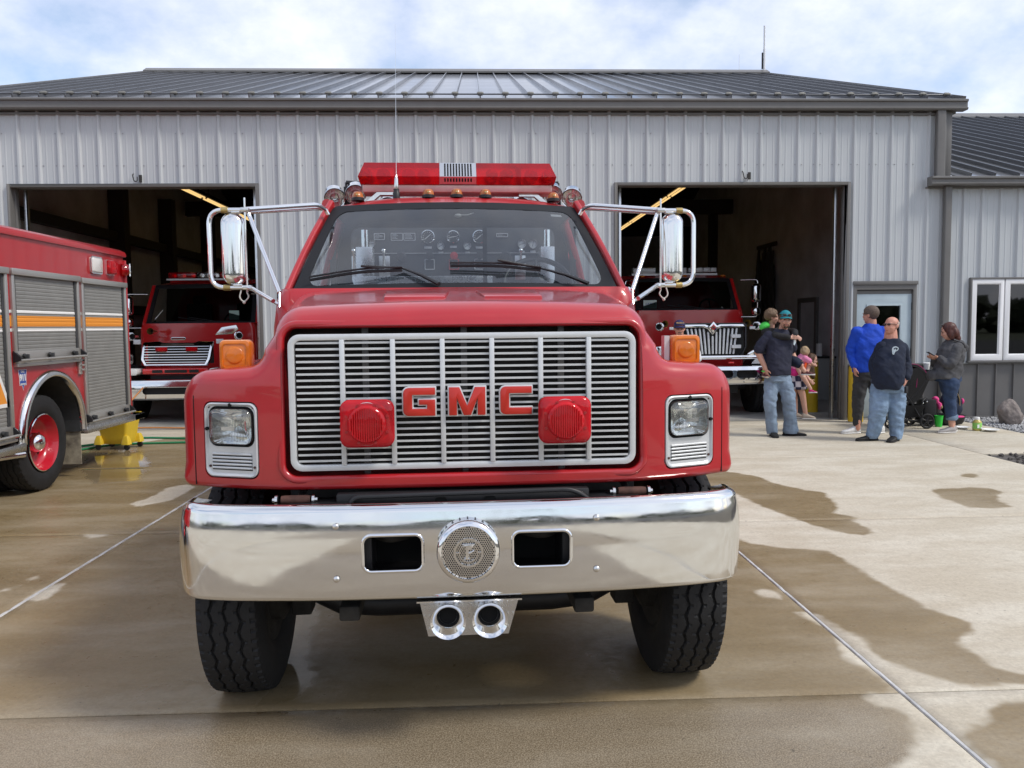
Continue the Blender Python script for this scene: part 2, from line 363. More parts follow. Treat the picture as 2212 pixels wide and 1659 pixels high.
DRY = [[(1.63,4.86),(1.73,4.83),(1.79,4.73),(1.74,4.63),(1.65,4.69)],
 [(-3.22,7.65),(-3.12,7.88),(-3.14,8.41),(-3.01,8.59),(-2.88,8.43),(-2.84,8.11),(-2.88,7.82),(-2.99,7.63),(-3.07,7.49)],
 [(-2.72,4.96),(-2.72,5.13),(-2.67,5.27),(-2.62,5.25),(-2.59,5.14),(-2.58,4.97),(-2.59,4.9)],
 [(-2.95,5.11),(-2.94,5.23),(-2.88,5.27),(-2.88,5.15)], [(-2.95,5.36),(-2.89,5.46),(-2.83,5.39),(-2.88,5.33)], [(-3.09,6.53),(-2.91,6.52),(-2.83,6.48),(-2.99,6.39)]]
PUD = [[(-5.24,11.28),(-4.54,11.2),(-3.9,10.01),(-3.58,8.8),(-4.01,8.71),(-4.65,9.76)], [(-1.59,3.69),(-1.44,3.69),(-1.24,3.71),(-1.16,3.56),(-1.29,3.5),(-1.48,3.51),(-1.59,3.59)], [(-1.09,4.42),(-0.94,4.79),(-0.77,3.55),(-0.93,3.39)]]
WORN = [[(-2.74,3.42),(-1.98,3.4),(-0.84,3.36),(0.12,3.37),(0.9,3.37),(1.69,3.35),(1.6,.1),(-2.9,.1)]]
def sdist(px, py, poly):
    """signed distance to a polygon, positive inside"""
    d = np.full(px.shape, 1e9); ins = np.zeros(px.shape, bool); n = len(poly)
    for i in range(n):
        ax, ay = poly[i]; bx, by = poly[(i+1) % n]; ex, ey = bx-ax, by-ay; wx, wy = px-ax, py-ay
        t = np.clip((wx*ex+wy*ey)/max(ex*ex+ey*ey, 1e-9), 0, 1); d = np.minimum(d, np.hypot(wx-ex*t, wy-ey*t))
        c = (ay > py) != (by > py); 
        if ey != 0: ins ^= c & (px < ax + (py-ay)*ex/ey)
    return np.where(ins, d, -d)
def field(px, py, polys, w, wy=None):
    r = np.zeros(px.shape)
    for p in polys: r = np.maximum(r, np.clip(sdist(px, py, p)/w*0.5+0.5, 0, 1))
    return r
apron = empty("apron"); apron["kind"] = "structure"; apron["label"] = "tan concrete apron of large slabs in front of the station, partly wet"
XS = [-11.74, -7.22, -2.70, 1.82, 6.07]; YS = [-12.2, -9.08, -5.96, -2.84, 0.285, 3.41, 6.535, 9.66, 12.79]
def slab(x0, x1, y0, y1, step, gx=.012, gy=.0055):
    x0 += gx; x1 -= gx; y0 += gy; y1 -= gy
    nx = max(2, int((x1-x0)/step)); ny = max(2, int((y1-y0)/step))
    mb = MB(); c = .006
    gxs = [x0, x0+c] + [x0+c+(x1-x0-2*c)*i/nx for i in range(1, nx)] + [x1-c, x1]; gys = [y0, y0+c] + [y0+c+(y1-y0-2*c)*i/ny for i in range(1, ny)] + [y1-c, y1]
    mb.grid([[(x, y, -0.005 if (x in (x0, x1) or y in (y0, y1)) else 0.0) for y in gys] for x in gxs])
    mb.add([(x0, y0, -.005), (x1, y0, -.005), (x1, y1, -.005), (x0, y1, -.005), (x0, y0, -.12), (x1, y0, -.12), (x1, y1, -.12), (x0, y1, -.12)], [(0, 1, 5, 4), (1, 2, 6, 5), (2, 3, 7, 6), (3, 0, 4, 7)])
    o = obj("concrete_slab", mb, "concrete", apron, smooth=60, fix=False)
    co = np.empty(len(o.data.vertices)*3); o.data.vertices.foreach_get("co", co); px, py = co[0::3], co[1::3]
    w = field(px, py, WET, .12) * (1 - field(px, py, DRY, .09))
    if y1 < 1.5: w = np.where((px > -3.2) & (px < 1.9) & ~((px < -1.35) & (py > -2.9)), .8, .1)
    for nm, val in (("wet", w), ("puddle", field(px, py, PUD, .2)), ("worn", field(px, py, WORN, .12))):
        a = o.data.attributes.new(nm, 'FLOAT', 'POINT'); a.data.foreach_set("value", val.astype(np.float32))
    return o
for i in range(len(XS)-1):
    for j in range(len(YS)-1):
        near = YS[j+1] > 1 and XS[i+1] > -7
        slab(XS[i], XS[i+1], YS[j], YS[j+1], .055 if near else .3)
for x0, x1 in ((-8.3, -3.2), (2.0, 6.07)): slab(x0, x1, 12.79, 13.33, .2)          # sills of the two bays
slab(-3.2, 2.0, 12.79, 13.33, .2)
for y0, y1 in ((9.66, 13.33),): slab(6.07, 7.75, y0, y1, .3)
slab(7.75, 16, 9.66, 11.3, .5)
for x in XS[1:-1]:                                                  # white joint filler between the slab rows
    mb = MB(); n = 260
    pts = []
    for k in range(n+1):
        y = 0.3 + (13.0-0.3)*k/n; w = .0105*(1+.10*math.sin(k*1.7)) ; gap = .0 if (k*7919) % 23 else -.006
        pts.append([(x-w, y, -.004), (x-w*.6, y, .0015+gap), (x+w*.6, y, .0015+gap), (x+w, y, -.004)])
    mb.grid(pts); o = obj("joint_sealant", mb, "sealant", apron)
mb = MB(); mb.bx(-40, 40, -60, 13.4, -.5, -.125); obj("subgrade", mb, "dirt", apron)
# land all round
mb = MB(); mb.grid([[(x, y, -.13) for y in (-900, -60, 60, 900)] for x in (-900, -60, 60, 900)])
g = obj("ground", mb, "grassland"); g["kind"] = "structure"; g["label"] = "flat grassland around the station"
mb = MB(); mb.bx(-60, 60, -40, -12.25, -.12, -.02); P("asphalt", (0.06, 0.06, 0.06), .9, var=.3, vscale=3); o = obj("road", mb, "asphalt"); o["kind"] = "structure"; o["label"] = "asphalt lot beyond the apron, behind the viewer"
# gravel beds
P("gravel_light", (0.42, 0.42, 0.42), .85, var=.55, vscale=35); P("gravel_dark", (0.11, 0.10, 0.09), .9, var=.6, vscale=30)
def gravel(name, poly, z, n, size, mat, label):
    rnd = random.Random(len(name)+n); xs = [p[0] for p in poly]; ys = [p[1] for p in poly]; mb = MB(); k = 0
    mb.prism(poly, (0, 0, -.1), X_, Y_, .1+z-.012)
    while k < n:
        x, y = rnd.uniform(min(xs), max(xs)), rnd.uniform(min(ys), max(ys))
        if sdist(np.array([x]), np.array([y]), poly)[0] < size*.6: continue
        s = size*rnd.uniform(.5, 1.25); q = Matrix.Rotation(rnd.uniform(0, 6), 3, 'Z') @ Matrix.Rotation(rnd.uniform(-.6, .6), 3, 'X'); c = Vector((x, y, z+s*rnd.uniform(-.1, .35)))
        pv = [(1, 0, 0), (-1, 0, 0), (0, .8, 0), (0, -.75, 0), (0, 0, .6), (0, 0, -.6)]
        mb.add([c + q @ Vector((a*s*rnd.uniform(.7, 1.1), b*s, d*s)) for a, b, d in pv], [(0, 2, 4), (2, 1, 4), (1, 3, 4), (3, 0, 4), (2, 0, 5), (1, 2, 5), (3, 1, 5), (0, 3, 5)]); k += 1
    o = obj(name, mb, mat, smooth=0, fix=False); o["kind"] = "stuff"; o["label"] = label; return o
gravel("gravel_bed", [(7.77, 11.33), (12.5, 11.33), (12.5, 13.28), (7.77, 13.28)], .0, 4200, .030, "gravel_light", "pale loose gravel bed along the wall of the low wing")
gravel("gravel_patch", [(6.09, 3.0), (12, 3.0), (12, 9.64), (6.09, 9.64)], -.005, 6000, .032, "gravel_dark", "dark gravel and mulch patch beside the apron")
# a far line of trees behind the viewer, seen only in the glass and chrome
P("far_foliage", (0.05, 0.06, 0.03), .9, var=.5, vscale=.3)
mb = MB(); rnd = random.Random(4)
for k in range(1500):
    x = rnd.uniform(-120, 120); y = -75-rnd.uniform(0, 14)-abs(x)*.12; h = 5+3*math.sin(x*.13)+2*math.sin(x*.41+1)
    c = Vector((x, y, rnd.uniform(0, 1)**.8*h)); q = Matrix.Rotation(rnd.uniform(0, 6), 3, 'Z') @ Matrix.Rotation(rnd.uniform(0, 3), 3, 'X'); s = rnd.uniform(.7, 1.9)
    mb.add([c + q @ Vector(v)*s for v in ((1, 0, 0), (-1, 0, .2), (0, .8, 0), (0, -.75, .1), (0, 0, .7), (.2, 0, -.7))], [(0, 2, 4), (2, 1, 4), (1, 3, 4), (3, 0, 4), (2, 0, 5), (1, 2, 5), (3, 1, 5), (0, 3, 5)])
o = obj("treeline", mb, "far_foliage", smooth=0, fix=False); o["kind"] = "stuff"; o["label"] = "far line of trees behind the viewer"
# ------------------------------------------------------------------ fire station
P("siding_grey", (0.500, 0.524, 0.535), 0.42, 0.0, var=0.05, vscale=2.0, rvar=.06, stretch=(1, 1, .15))
P("siding_dark", (0.135, 0.13, 0.125), 0.45, var=0.08, vscale=3)
P("trim_grey", (0.15, 0.145, 0.138), 0.42, var=0.08, vscale=4)
P("roof_metal", (0.095, 0.097, 0.105), 0.34, 0.0, var=0.07, vscale=1.5, rvar=.06, coat=.6)
P("clamp_metal", (0.27, 0.265, 0.24), 0.6, 0.4)
P("screw_metal", (0.35, 0.35, 0.36), 0.4, 0.7)
P("door_blue", (0.42, 0.50, 0.54), 0.5, var=.06)
P("vinyl_white", (0.80, 0.80, 0.80), 0.4)
P("interior_wall", (0.60, 0.63, 0.66), 0.8, var=0.25, vscale=1.2)
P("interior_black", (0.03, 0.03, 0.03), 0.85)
P("interior_steel", (0.035, 0.033, 0.03), 0.7)
P("floor_concrete", (0.38, 0.37, 0.34), 0.5, var=0.25, vscale=1.5, rvar=.12)
P("lamp_amber", (0.6, 0.4, 0.12), .5, emit=(1.0, 0.66, 0.26), estr=0.72)
glass_mat("glass_dark", (0.10, 0.11, 0.12), refl=0.05)
st = thing("fire_station", "grey ribbed metal fire station with two open bays and a dark metal roof", "building", (0, 13.3, 0))
WY = 0.0
RIB0, RP = 3.965, 0.3048
def prof(x):
    """depth of the ribbed sheet towards the viewer at x"""
    t = (x-RIB0) % RP; t = min(t, RP-t); d = 0.0
    if t < .014: d = .032
    elif t < .036: d = .032*(.036-t)/.022
    u = ((x-RIB0) % RP)
    for c in (RP/3, 2*RP/3):
        q = abs(u-c)
        if q < .008: d = .004
        elif q < .014: d = .004*(.014-q)/.006
    return d
def breaks(x0, x1):
    s = {x0, x1}; k = math.floor((x0-RIB0)/RP)-1
    while RIB0+k*RP < x1+RP:
        c = RIB0+k*RP
        for q in (-.036, -.014, .014, .036): s.add(c+q)
        for m_ in (RP/3, 2*RP/3):
            for q in (-.014, -.008, .008, .014): s.add(c+m_+q)
        k += 1
    return sorted(q for q in s if x0-1e-9 <= q <= x1+1e-9)
def dprof(x):
    t = (x-RIB0) % RP; t = min(t, RP-t)
    return .030 if t < .010 else (.030*(.016-t)/.006 if t < .016 else 0)
def dbreaks(x0, x1):
    s = {x0, x1}; k = math.floor((x0-RIB0)/RP)-1
    while RIB0+k*RP < x1+RP:
        for q in (-.016, -.010, .010, .016): s.add(RIB0+k*RP+q)
        k += 1
    return sorted(q for q in s if x0-1e-9 <= q <= x1+1e-9)
def siding(parent, x0, x1, z0, z1, mat="siding_grey", y=0.0, pf=prof, bf=breaks):
    """a run of sheets, each three ribs wide, every sheet an object"""
    W = RP*3; k = math.floor((x0-RIB0-.036)/W); a = x0
    while a < x1-1e-6:
        b = min(x1, RIB0+.036+(k+1)*W)
        if b-a > .004:
            xs = bf(a, b); mb = MB(); off = .0006*((k*37) % 5)
            mb.grid([[(x, y-pf(x)-off, z) for z in (z0, z1)] for x in xs])
            xb = [(x, y-pf(x)-off+.003) for x in xs]
            mb.grid([[(p[0], p[1], z) for z in (z0, z1)] for p in xb])
            obj("siding_panel", mb, mat, parent, smooth=20, fix=False)
        a = b; k += 1
wall = empty("front_wall", parent=st)
LD, RD, DH = (-7.15, -3.42), (2.265, 5.985), 3.80
EAVE, CORNER = 4.98, 7.66
siding(wall, -8.3, LD[0], .0, EAVE)
siding(wall, LD[0], LD[1], DH, EAVE); siding(wall, RD[0], RD[1], DH, EAVE)
siding(wall, LD[1], RD[0], .0, EAVE)
siding(wall, RD[1], 7.40, 2.24, EAVE); siding(wall, RD[1], 6.115, .915, 2.24); siding(wall, 7.165, 7.40, .915, 2.24); siding(wall, 7.40, 7.60, 3.9, EAVE)
siding(wall, RD[1], 6.115, .02, .895, "siding_dark", -.002, dprof, dbreaks); siding(wall, 7.165, 7.40, .02, .895, "siding_dark", -.002, dprof, dbreaks)
wing = empty("side_wing_wall", parent=st)
siding(wing, 7.40, 8.06, .915, 3.8); siding(wing, 8.06, 9.20, 2.30, 3.8); siding(wing, 9.20, 20, .915, 3.8)
siding(wing, 7.40, 20, .02, .895, "siding_dark", -.002, dprof, dbreaks)
mb = MB()
for x0, x1 in ((RD[1], 6.115), (7.165, 20)):
    mb.bx(x0, x1, -.048, -.002, .893, .912); mb.bx(x0, x1, -.045, 0, 0.0, .03)
obj("wainscot_trim", mb, "trim_grey", st, bevel=.003)
# jambs and heads of the two bays
for x0, x1 in (LD, RD):
    mb = MB()
    mb.bx(x0-.05, x0, -.05, .20, 0, DH+.05); mb.bx(x1, x1+.05, -.05, .20, 0, DH+.05); mb.bx(x0, x1, -.05, .20, DH, DH+.05)
    mb.bx(x0, x0+.02, .06, .11, 0, DH); mb.bx(x1-.02, x1, .06, .11, 0, DH)
    obj("door_jamb", mb, "trim_grey", st, bevel=.004)
    for xx in (x0+.06, x1-.10):
        mb = MB(); mb.bx(xx, xx+.04, .21, .30, 0, DH); obj("door_track", mb, "aluminium", st, bevel=.003)
# eaves, gutters, downspouts
def gutter(x0, x1, y, z0, z1, name="gutter"):
    h = z1-z0; p = [(0, z0), (-.015, z0), (-.03, z0+.02), (-.03, z0+.035), (-.008, z0+.045), (-.008, z0+h-.05), (-.035, z0+h-.035), (-.035, z0+h-.01), (-.022, z1), (.13, z1), (.13, z0)]
    mb = MB(); mb.rings([[(x, y+a, z) for a, z in p] for x in (x0, x1)]); return obj(name, mb, "trim_grey", st, smooth=20)
gutter(-8.6, 7.86, -.14, 4.955, 5.125)
mb = MB(); mb.bx(-8.5, 7.75, -.009, .2, 4.93, 4.955); mb.bx(-8.3, 7.40, -.05, -.002, 4.90, 4.93); obj("eave_trim", mb, "trim_grey", st)
gutter(7.27, 20.3, -.20, 3.765, 3.905)
mb = MB(); mb.bx(7.28, 20.2, -.069, .1, 3.74, 3.765); obj("eave_trim", mb, "trim_grey", st)
for x0, x1, z0, z1, y in ((7.385, 7.525, 3.90, 4.95, -.14), (7.555, 7.665, .05, 3.76, -.125)):
    mb = MB(); mb.rings([[(x0+a*(x1-x0), y+b*.09, z) for a, b in rrect(1, 1, .14, 3, .5, .5)] for z in (z0, z1)])
    obj("downspout", mb, "trim_grey", st, smooth=30)
mb = MB(); mb.bx(7.575, 7.665, -.06, .02, 3.9, 4.95); mb.bx(7.545, 7.575, -.075, .02, 3.9, 4.95); obj("corner_trim", mb, "trim_grey", st, bevel=.004)
mb = MB(); mb.bx(7.60, 7.64, 0.02, 9.2, 3.9, 5.0); mb.add([(7.60, .02, 5), (7.60, 9, 5), (7.60, 9, 8.05), (7.64, .02, 5), (7.64, 9, 5), (7.64, 9, 8.05)], [(0, 1, 2), (3, 5, 4), (0, 2, 5, 3)]); obj("gable_wall", mb, "siding_grey", st)
# roofs: standing seam sheets, one object each
def roof(x0, x1, y0, z0, y1, z1, pitch, first):
    sl = Vector((0, y1-y0, z1-z0)); up = Vector((0, -(z1-z0), y1-y0)).normalized(); a = x0; k = 0
    proto = None; clampo = None
    xs = [x0]; q = first
    while q < x1-.02:
        if q > x0+.02: xs.append(q)
        q += pitch
    xs.append(x1)
    def sheet(w):
        m_ = MB(); o0 = Vector((0, y0, z0)); pr = [(0.002, 0), (w-.022, 0), (w-.019, .062), (w-.003, .062), (w-.001, 0), (w-.001, -.02), (.002, -.02)]
        m_.rings([[o0 + sl*t + X_*px + up*pz for px, pz in pr] for t in (0, 1)]); return m_
    for a, b in zip(xs[:-1], xs[1:]):
        if proto and abs((b-a)-pitch) < 1e-4: inst(proto, (a, 0, 0), st)
        else:
            o = obj("roof_panel", sheet(b-a), "roof_metal", st, smooth=20, loc=(a, 0, 0))
            if abs((b-a)-pitch) < 1e-4: proto = o
    return xs, sl, up
xs, sl, up = roof(-8.42, 7.80, -.10, 5.125, 9.0, 8.20, .3955, 2.488-.3955*27)
cb = MB(); c0 = Vector((0, -.10, 5.125)) + sl*.02 + up*.055
cb.box(c0+up*.012, (.075, .055, .05)); cb.box(c0+up*.012+Vector((0, -.035, 0)), (.105, .02, .025)); cb.lathe([(.011, 0), (.011, .05)], c0+up*.02, (1, 0, 0), 8)
proto = None
for x in xs[1:-1]:
    if proto is None: proto = obj("seam_clamp", cb, "clamp_metal", st, bevel=.004, loc=(x-.011, 0, 0))
    else: inst(proto, (x-.011, 0, 0), st)
mb = MB(); mb.tube([Vector((-8.3, -.10, 5.125))+sl*.02+up*.06, Vector((7.7, -.10, 5.125))+sl*.02+up*.06], .012, 8); obj("snow_rail", mb, "roof_metal", st)
mb = MB(); mb.rings([[(x, 9-.22, 8.165+.045), (x, 9-.22, 8.165), (x, 9.0, 8.30-.02), (x, 9.25, 8.165), (x, 9.25, 8.165+.045), (x, 9.0, 8.33)] for x in (-8.44, 7.82)]); obj("ridge_cap", mb, "trim_grey", st)
mb = MB(); mb.grid([[(-8.4, 9.0, 8.2), (7.78, 9.0, 8.2)], [(-8.4, 18.4, 5.0), (7.78, 18.4, 5.0)]]); obj("rear_roof", mb, "roof_metal", st)
for x in (-8.43, 7.805):
    mb = MB(); o0 = Vector((x, -.12, 5.10)); mb.rings([[o0+sl*t+X_*a+up*b for a, b in ((-.03, -.1), (.03, -.1), (.03, .075), (-.03, .075))] for t in (0, 1)]); obj("rake_trim", mb, "trim_grey", st)
roof(7.72, 20.2, -.19, 3.90, 9.0, 7.08, .3955, 7.72+.21)
mb = MB(); mb.rings([[(x, 8.8, 7.06), (x, 8.8, 7.01), (x, 9.0, 7.1), (x, 9.1, 7.1), (x, 9.0, 7.2)] for x in (7.7, 20.25)]); obj("ridge_cap", mb, "trim_grey", st)
# screws in the sheets
mb = MB()
for z, step in ((4.62, 3), (4.13, 1)):
    k = -40
    while k < 14:
        x = RIB0+k*RP
        if -8.2 < x < 7.3: mb.lathe([(.010, 0), (.010, .006), (.004, .009)], (x+.055, -.002, z), (0, -1, 0), 6); mb.lathe([(.010, 0), (.010, .006)], (x-.055, -.002, z), (0, -1, 0), 6)
        k += step
k = 0
for z in (3.2, 2.4, 1.6, .5):
    for k in range(-24, 5):
        x = RIB0+k*RP
        if LD[1]+.1 < x < RD[0]-.1: mb.lathe([(.009, 0), (.009, .006)], (x+.055, -.002, z), (0, -1, 0), 6)
o = obj("wall_screws", mb, "screw_metal", st); o["kind"] = "stuff"
# rope hooks above the bays
for x, z in ((-5.28, 3.90), (4.27, 3.92)):
    mb = MB(); mb.tube(rounded_path([(x, -.03, z+.1), (x, -.07, z+.08), (x+.02, -.07, z-.02), (x+.07, -.07, z-.02), (x+.07, -.07, z+.05)], .03), .008, 6); mb.bx(x+.09, x+.13, -.06, -.03, z-.03, z+.08); obj("rope_hook", mb, "interior_steel", st)
# entry door
D0, D1 = 6.115, 7.165
mb = MB(); mb.frame([(D0, 0), (D1, 0), (D1, 2.24), (D0, 2.24)], [(D0+.06, .0), (D1-.06, .0), (D1-.06, 2.12), (D0+.06, 2.12)], (0, -.04, 0), X_, Z_, -.14); mb.bx(D0-.012, D1+.012, -.062, -.041, 2.20, 2.26)
fr_ = obj("door_frame", mb, "trim_grey", st, bevel=.004)
dr = empty("entry_door", parent=st)
L0, L1, HT = D0+.065, D1-.065, 2.05
gx0, gx1, gz0, gz1 = L0+.20, L1-.19, .95, 1.86
mb = MB(); mb.frame([(L0, .03), (L1, .03), (L1, HT), (L0, HT)], [(gx0, gz0), (gx1, gz0), (gx1, gz1), (gx0, gz1)], (0, .0, 0), X_, Z_, -.045); obj("door_leaf", mb, "door_blue", dr, bevel=.003)
mb = MB(); mb.bx(L0, L1, 0, .05, HT+.0, HT+.06); obj("door_header", mb, "trim_grey", dr)
mb = MB(); mb.frame([(gx0-.03, gz0-.03), (gx1+.03, gz0-.03), (gx1+.03, gz1+.03), (gx0-.03, gz1+.03)], [(gx0, gz0), (gx1, gz0), (gx1, gz1), (gx0, gz1)], (0, -.001, 0), X_, Z_, .012); obj("window_trim", mb, "door_blue", dr, bevel=.003)
mb = MB(); mb.bx(gx0, gx1, .02, .026, gz0, gz1); obj("door_glass", mb, "glass_dark", dr)
mb = MB()
for z in (.3, 1.1, 1.85): mb.bx(L1-.005, L1+.03, -.012, .006, z-.06, z+.06)
obj("hinge", mb, "interior_steel", dr)
mb = MB(); mb.lathe([(.03, 0), (.03, .01), (.012, .012), (.012, .05), (.03, .055), (.03, .075), (.01, .085)], (L0+.07, -.001, 1.0), (0, -1, 0), 16); obj("door_knob", mb, "stainless", dr)
mb = MB(); mb.bx(L0, L1, -.05, .09, .0, .028); obj("door_sill", mb, "aluminium", dr)
mb = MB(); mb.bx(D0+.02, D1-.02, .051, .07, 0.03, 2.2); obj("door_backing", mb, "interior_black", dr)
# window of the low wing
for k, (x0, x1) in enumerate(((8.075, 8.615), (8.635, 9.19))):
    w = empty("window", parent=st)
    mb = MB(); mb.frame([(x0, .95), (x1, .95), (x1, 2.275), (x0, 2.275)], [(x0+.085, 1.045), (x1-.065, 1.045), (x1-.065, 2.20), (x0+.085, 2.20)], (0, -.055, 0), X_, Z_, -.07)
    obj("window_frame", mb, "vinyl_white", w, bevel=.008)
    mb = MB(); mb.frame([(x0+.07, 1.03), (x1-.05, 1.03), (x1-.05, 2.215), (x0+.07, 2.215)], [(x0+.095, 1.055), (x1-.075, 1.055), (x1-.075, 2.19), (x0+.095, 2.19)], (0, -.035, 0), X_, Z_, -.03); obj("sash", mb, "vinyl_white", w, bevel=.004)
    mb = MB(); mb.bx(x0+.09, x1-.07, -.022, -.016, 1.04, 2.21); obj("pane", mb, "glass_dark", w)
    mb = MB(); mb.bx(x0, x1, .03, .05, .96, 2.27); obj("window_backing", mb, "interior_black", w)
mb = MB(); mb.frame([(8.05, .92), (9.215, .92), (9.215, 2.305), (8.05, 2.305)], [(8.075, .95), (9.19, .95), (9.19, 2.275), (8.075, 2.275)], (0, -.066, 0), X_, Z_, -.07); mb.bx(8.03, 9.24, -.085, -.002, .895+.02, .949); obj("window_casing", mb, "trim_grey", st, bevel=.003)
# interior shell of the bays
mb = MB(); mb.grid([[(-8.2, .06, .0), (-8.2, 18, .0)], [(7.5, .06, .0), (7.5, 18, .0)]]); obj("bay_floor", mb, "floor_concrete", st)
for x0, x1, y0, y1 in ((7.42, 7.52, .1, 18), (-8.30, -8.2, .1, 18), (-8.2, 7.42, 18, 18.1)):
    mb = MB(); mb.bx(x0, x1, y0, y1, 0, 4.9)
    if y0 < 1: mb.rings([[(x, .1, 4.9), (x, 18, 4.9), (x, 9.0, 7.75)] for x in (x0+.01, x1-.01)])
    obj("bay_wall", mb, "interior_wall", st)
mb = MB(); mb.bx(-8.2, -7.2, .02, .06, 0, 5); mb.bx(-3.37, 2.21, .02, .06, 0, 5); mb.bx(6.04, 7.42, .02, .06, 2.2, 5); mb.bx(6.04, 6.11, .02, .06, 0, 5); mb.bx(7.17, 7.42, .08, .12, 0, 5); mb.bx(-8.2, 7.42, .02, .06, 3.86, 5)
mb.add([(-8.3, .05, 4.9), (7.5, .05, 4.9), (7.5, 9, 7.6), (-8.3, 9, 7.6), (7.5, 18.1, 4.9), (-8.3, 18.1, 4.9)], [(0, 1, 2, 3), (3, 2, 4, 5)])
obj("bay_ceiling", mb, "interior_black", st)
for y in (5.95, 8.9, 12.2, 15.5):                                       # steel frames and girts along both side walls
    for x0, x1, z0 in ((-8.19, -7.85, 0), (7.2, 7.41, 0))[:1 if y < 12 else 2]:
        mb = MB(); mb.bx(x0, x1, y-.15, y+.15, z0, 4.95); obj("steel_column", mb, "interior_steel", st)
for z in (2.05, 3.68):
    mb = MB(); mb.bx(-8.19, -7.99, .15, 17.9, z-.1, z+.1); obj("wall_girt", mb, "interior_steel", st)
for y in (4.6, 10.6):
    mb = MB(); mb.bx(-8.1, 7.4, y-.1, y+.1, 4.75, 5.15); obj("rafter", mb, "interior_steel", st)
mb = MB(); mb.bx(7.36, 7.42, 4.45, 4.55, 0, 2.15); mb.bx(7.36, 7.42, 5.40, 5.50, 0, 2.15); mb.bx(7.36, 7.42, 4.55, 5.40, 2.05, 2.15); obj("inner_door_frame", mb, "trim_grey", st)
mb = MB(); mb.bx(7.40, 7.418, 4.55, 5.40, 0.01, 2.05); obj("inner_door", mb, "interior_wall", st)
# fluorescent strips hung in the bays
def strip(x, y, z, first=None, lab=None):
    if first is None:
        t = thing("fluorescent_light", lab, "ceiling light", (x, y, z), 0, "strip lights in the bays")
        mb = MB(); mb.bx(-.09, .09, -1.15, 1.15, .0, .05); mb.bx(-.05, .05, -1.15, 1.15, .05, .10); obj("housing", mb, "interior_steel", t)
        for q in (-.045, .045):
            mb = MB(); mb.tube([(q, -1.12, -.022), (q, 1.12, -.022)], .02, 8); obj("tube", mb, "lamp_amber", t)
        mb = MB()
        for yy in (-.9, .9): mb.tube([(0, yy, .1), (0, yy, .9)], .005, 5)
        obj("hanger", mb, "interior_steel", t)
        return t
    return dup(first, (x, y, z), 0, lab)
f0 = None
for x, side in ((-6.2, "left bay"), (4.55, "right bay")):
    for k, y in enumerate((18.3, 20.75, 23.2, 25.65)):
        nm = ("nearest the door", "second from the door", "third from the door", "farthest from the door")[k]
        o = strip(x, y, 4.6, f0, "lit amber strip light in the %s, %s of its row" % (side, nm))
        if f0 is None: f0 = o
# mast on the ridge
t = thing("radio_mast", "thick white radio mast standing on the right end of the ridge", "antenna", (7.74, 22.3, 8.25))
mb = MB(); mb.tube([(0, 0, 0), (0, 0, .62)], .036, 8); obj("mast_base", mb, "vinyl_white", t)
mb = MB(); mb.tube([(0, 0, .5), (0, 0, 1.22)], .026, 6); obj("whip", mb, "vinyl_white", t)
mb = MB(); mb.tube([(-.05, 0, .1), (-.05, 0, .52)], .022, 6); mb.bx(-.06, .03, -.02, .02, .3, .36); obj("mast_clamp", mb, "black_metal", t)
t = thing("radio_mast", "thin dark whip aerial behind the ridge, left of the white mast", "antenna", (7.16, 22.6, 8.2))
mb = MB(); mb.tube([(0, 0, 0), (0, 0, .62)], .009, 6); obj("whip", mb, "stainless", t)
# ------------------------------------------------------------------ the red fire truck in front
glass_mat("windshield", (0.74, 0.79, 0.82), refl=0.06, rough=0.01, dirt=0.028, filmcol=(.55, .64, .76))  # bluish film: sky haze put into the dust colour
glass_mat("cab_glass", (0.80, 0.84, 0.86), refl=0.0, rough=0.01, dirt=0.02)
glass_mat("lens_clear", (0.92, 0.94, 0.94), refl=0.03, rough=0.04, dirt=.05, filmcol=(.9, .92, .92))  # white film: bright reflections put into the lens colour
glass_mat("lens_red", (0.92, 0.03, 0.04), refl=0.02, rough=0.05, dirt=0.26, filmcol=(.88, .02, .035))  # film in the lens's own red
P("reflector", (0.86, 0.86, 0.84), 0.07, 1.0, rvar=.05, vscale=30, bump=.10, bscale=28)
P("reflector_soft", (0.85, 0.82, 0.80), 0.25, 0.9)
glass_mat("flasher_red", (0.98, 0.04, 0.05), refl=0.02, rough=0.06, dirt=0.45, filmcol=(.95, .025, .04))  # film holds the lens's own red, making it brighter
P("amber_dim", (0.44, 0.125, 0.012), .3, coat=.4, var=.2, vscale=20)
P("rust", (0.085, 0.038, 0.028), .8, var=.5, vscale=30)
P("letter_red", (0.50, 0.022, 0.012), .35, coat=.3)
P("panel_black", (0.022, 0.023, 0.025), .5, var=.3, vscale=8)
P("gauge_white", (0.75, 0.75, 0.73), .4)
P("label_silver", (0.55, 0.55, 0.55), .4, .5)
P("dash", (0.03, 0.03, 0.033), .7, var=.3, vscale=10)
P("tray_pale", (0.72, 0.64, 0.62), .4, .2, var=.2)
P("mud_white", (0.55, 0.53, 0.48), .7)
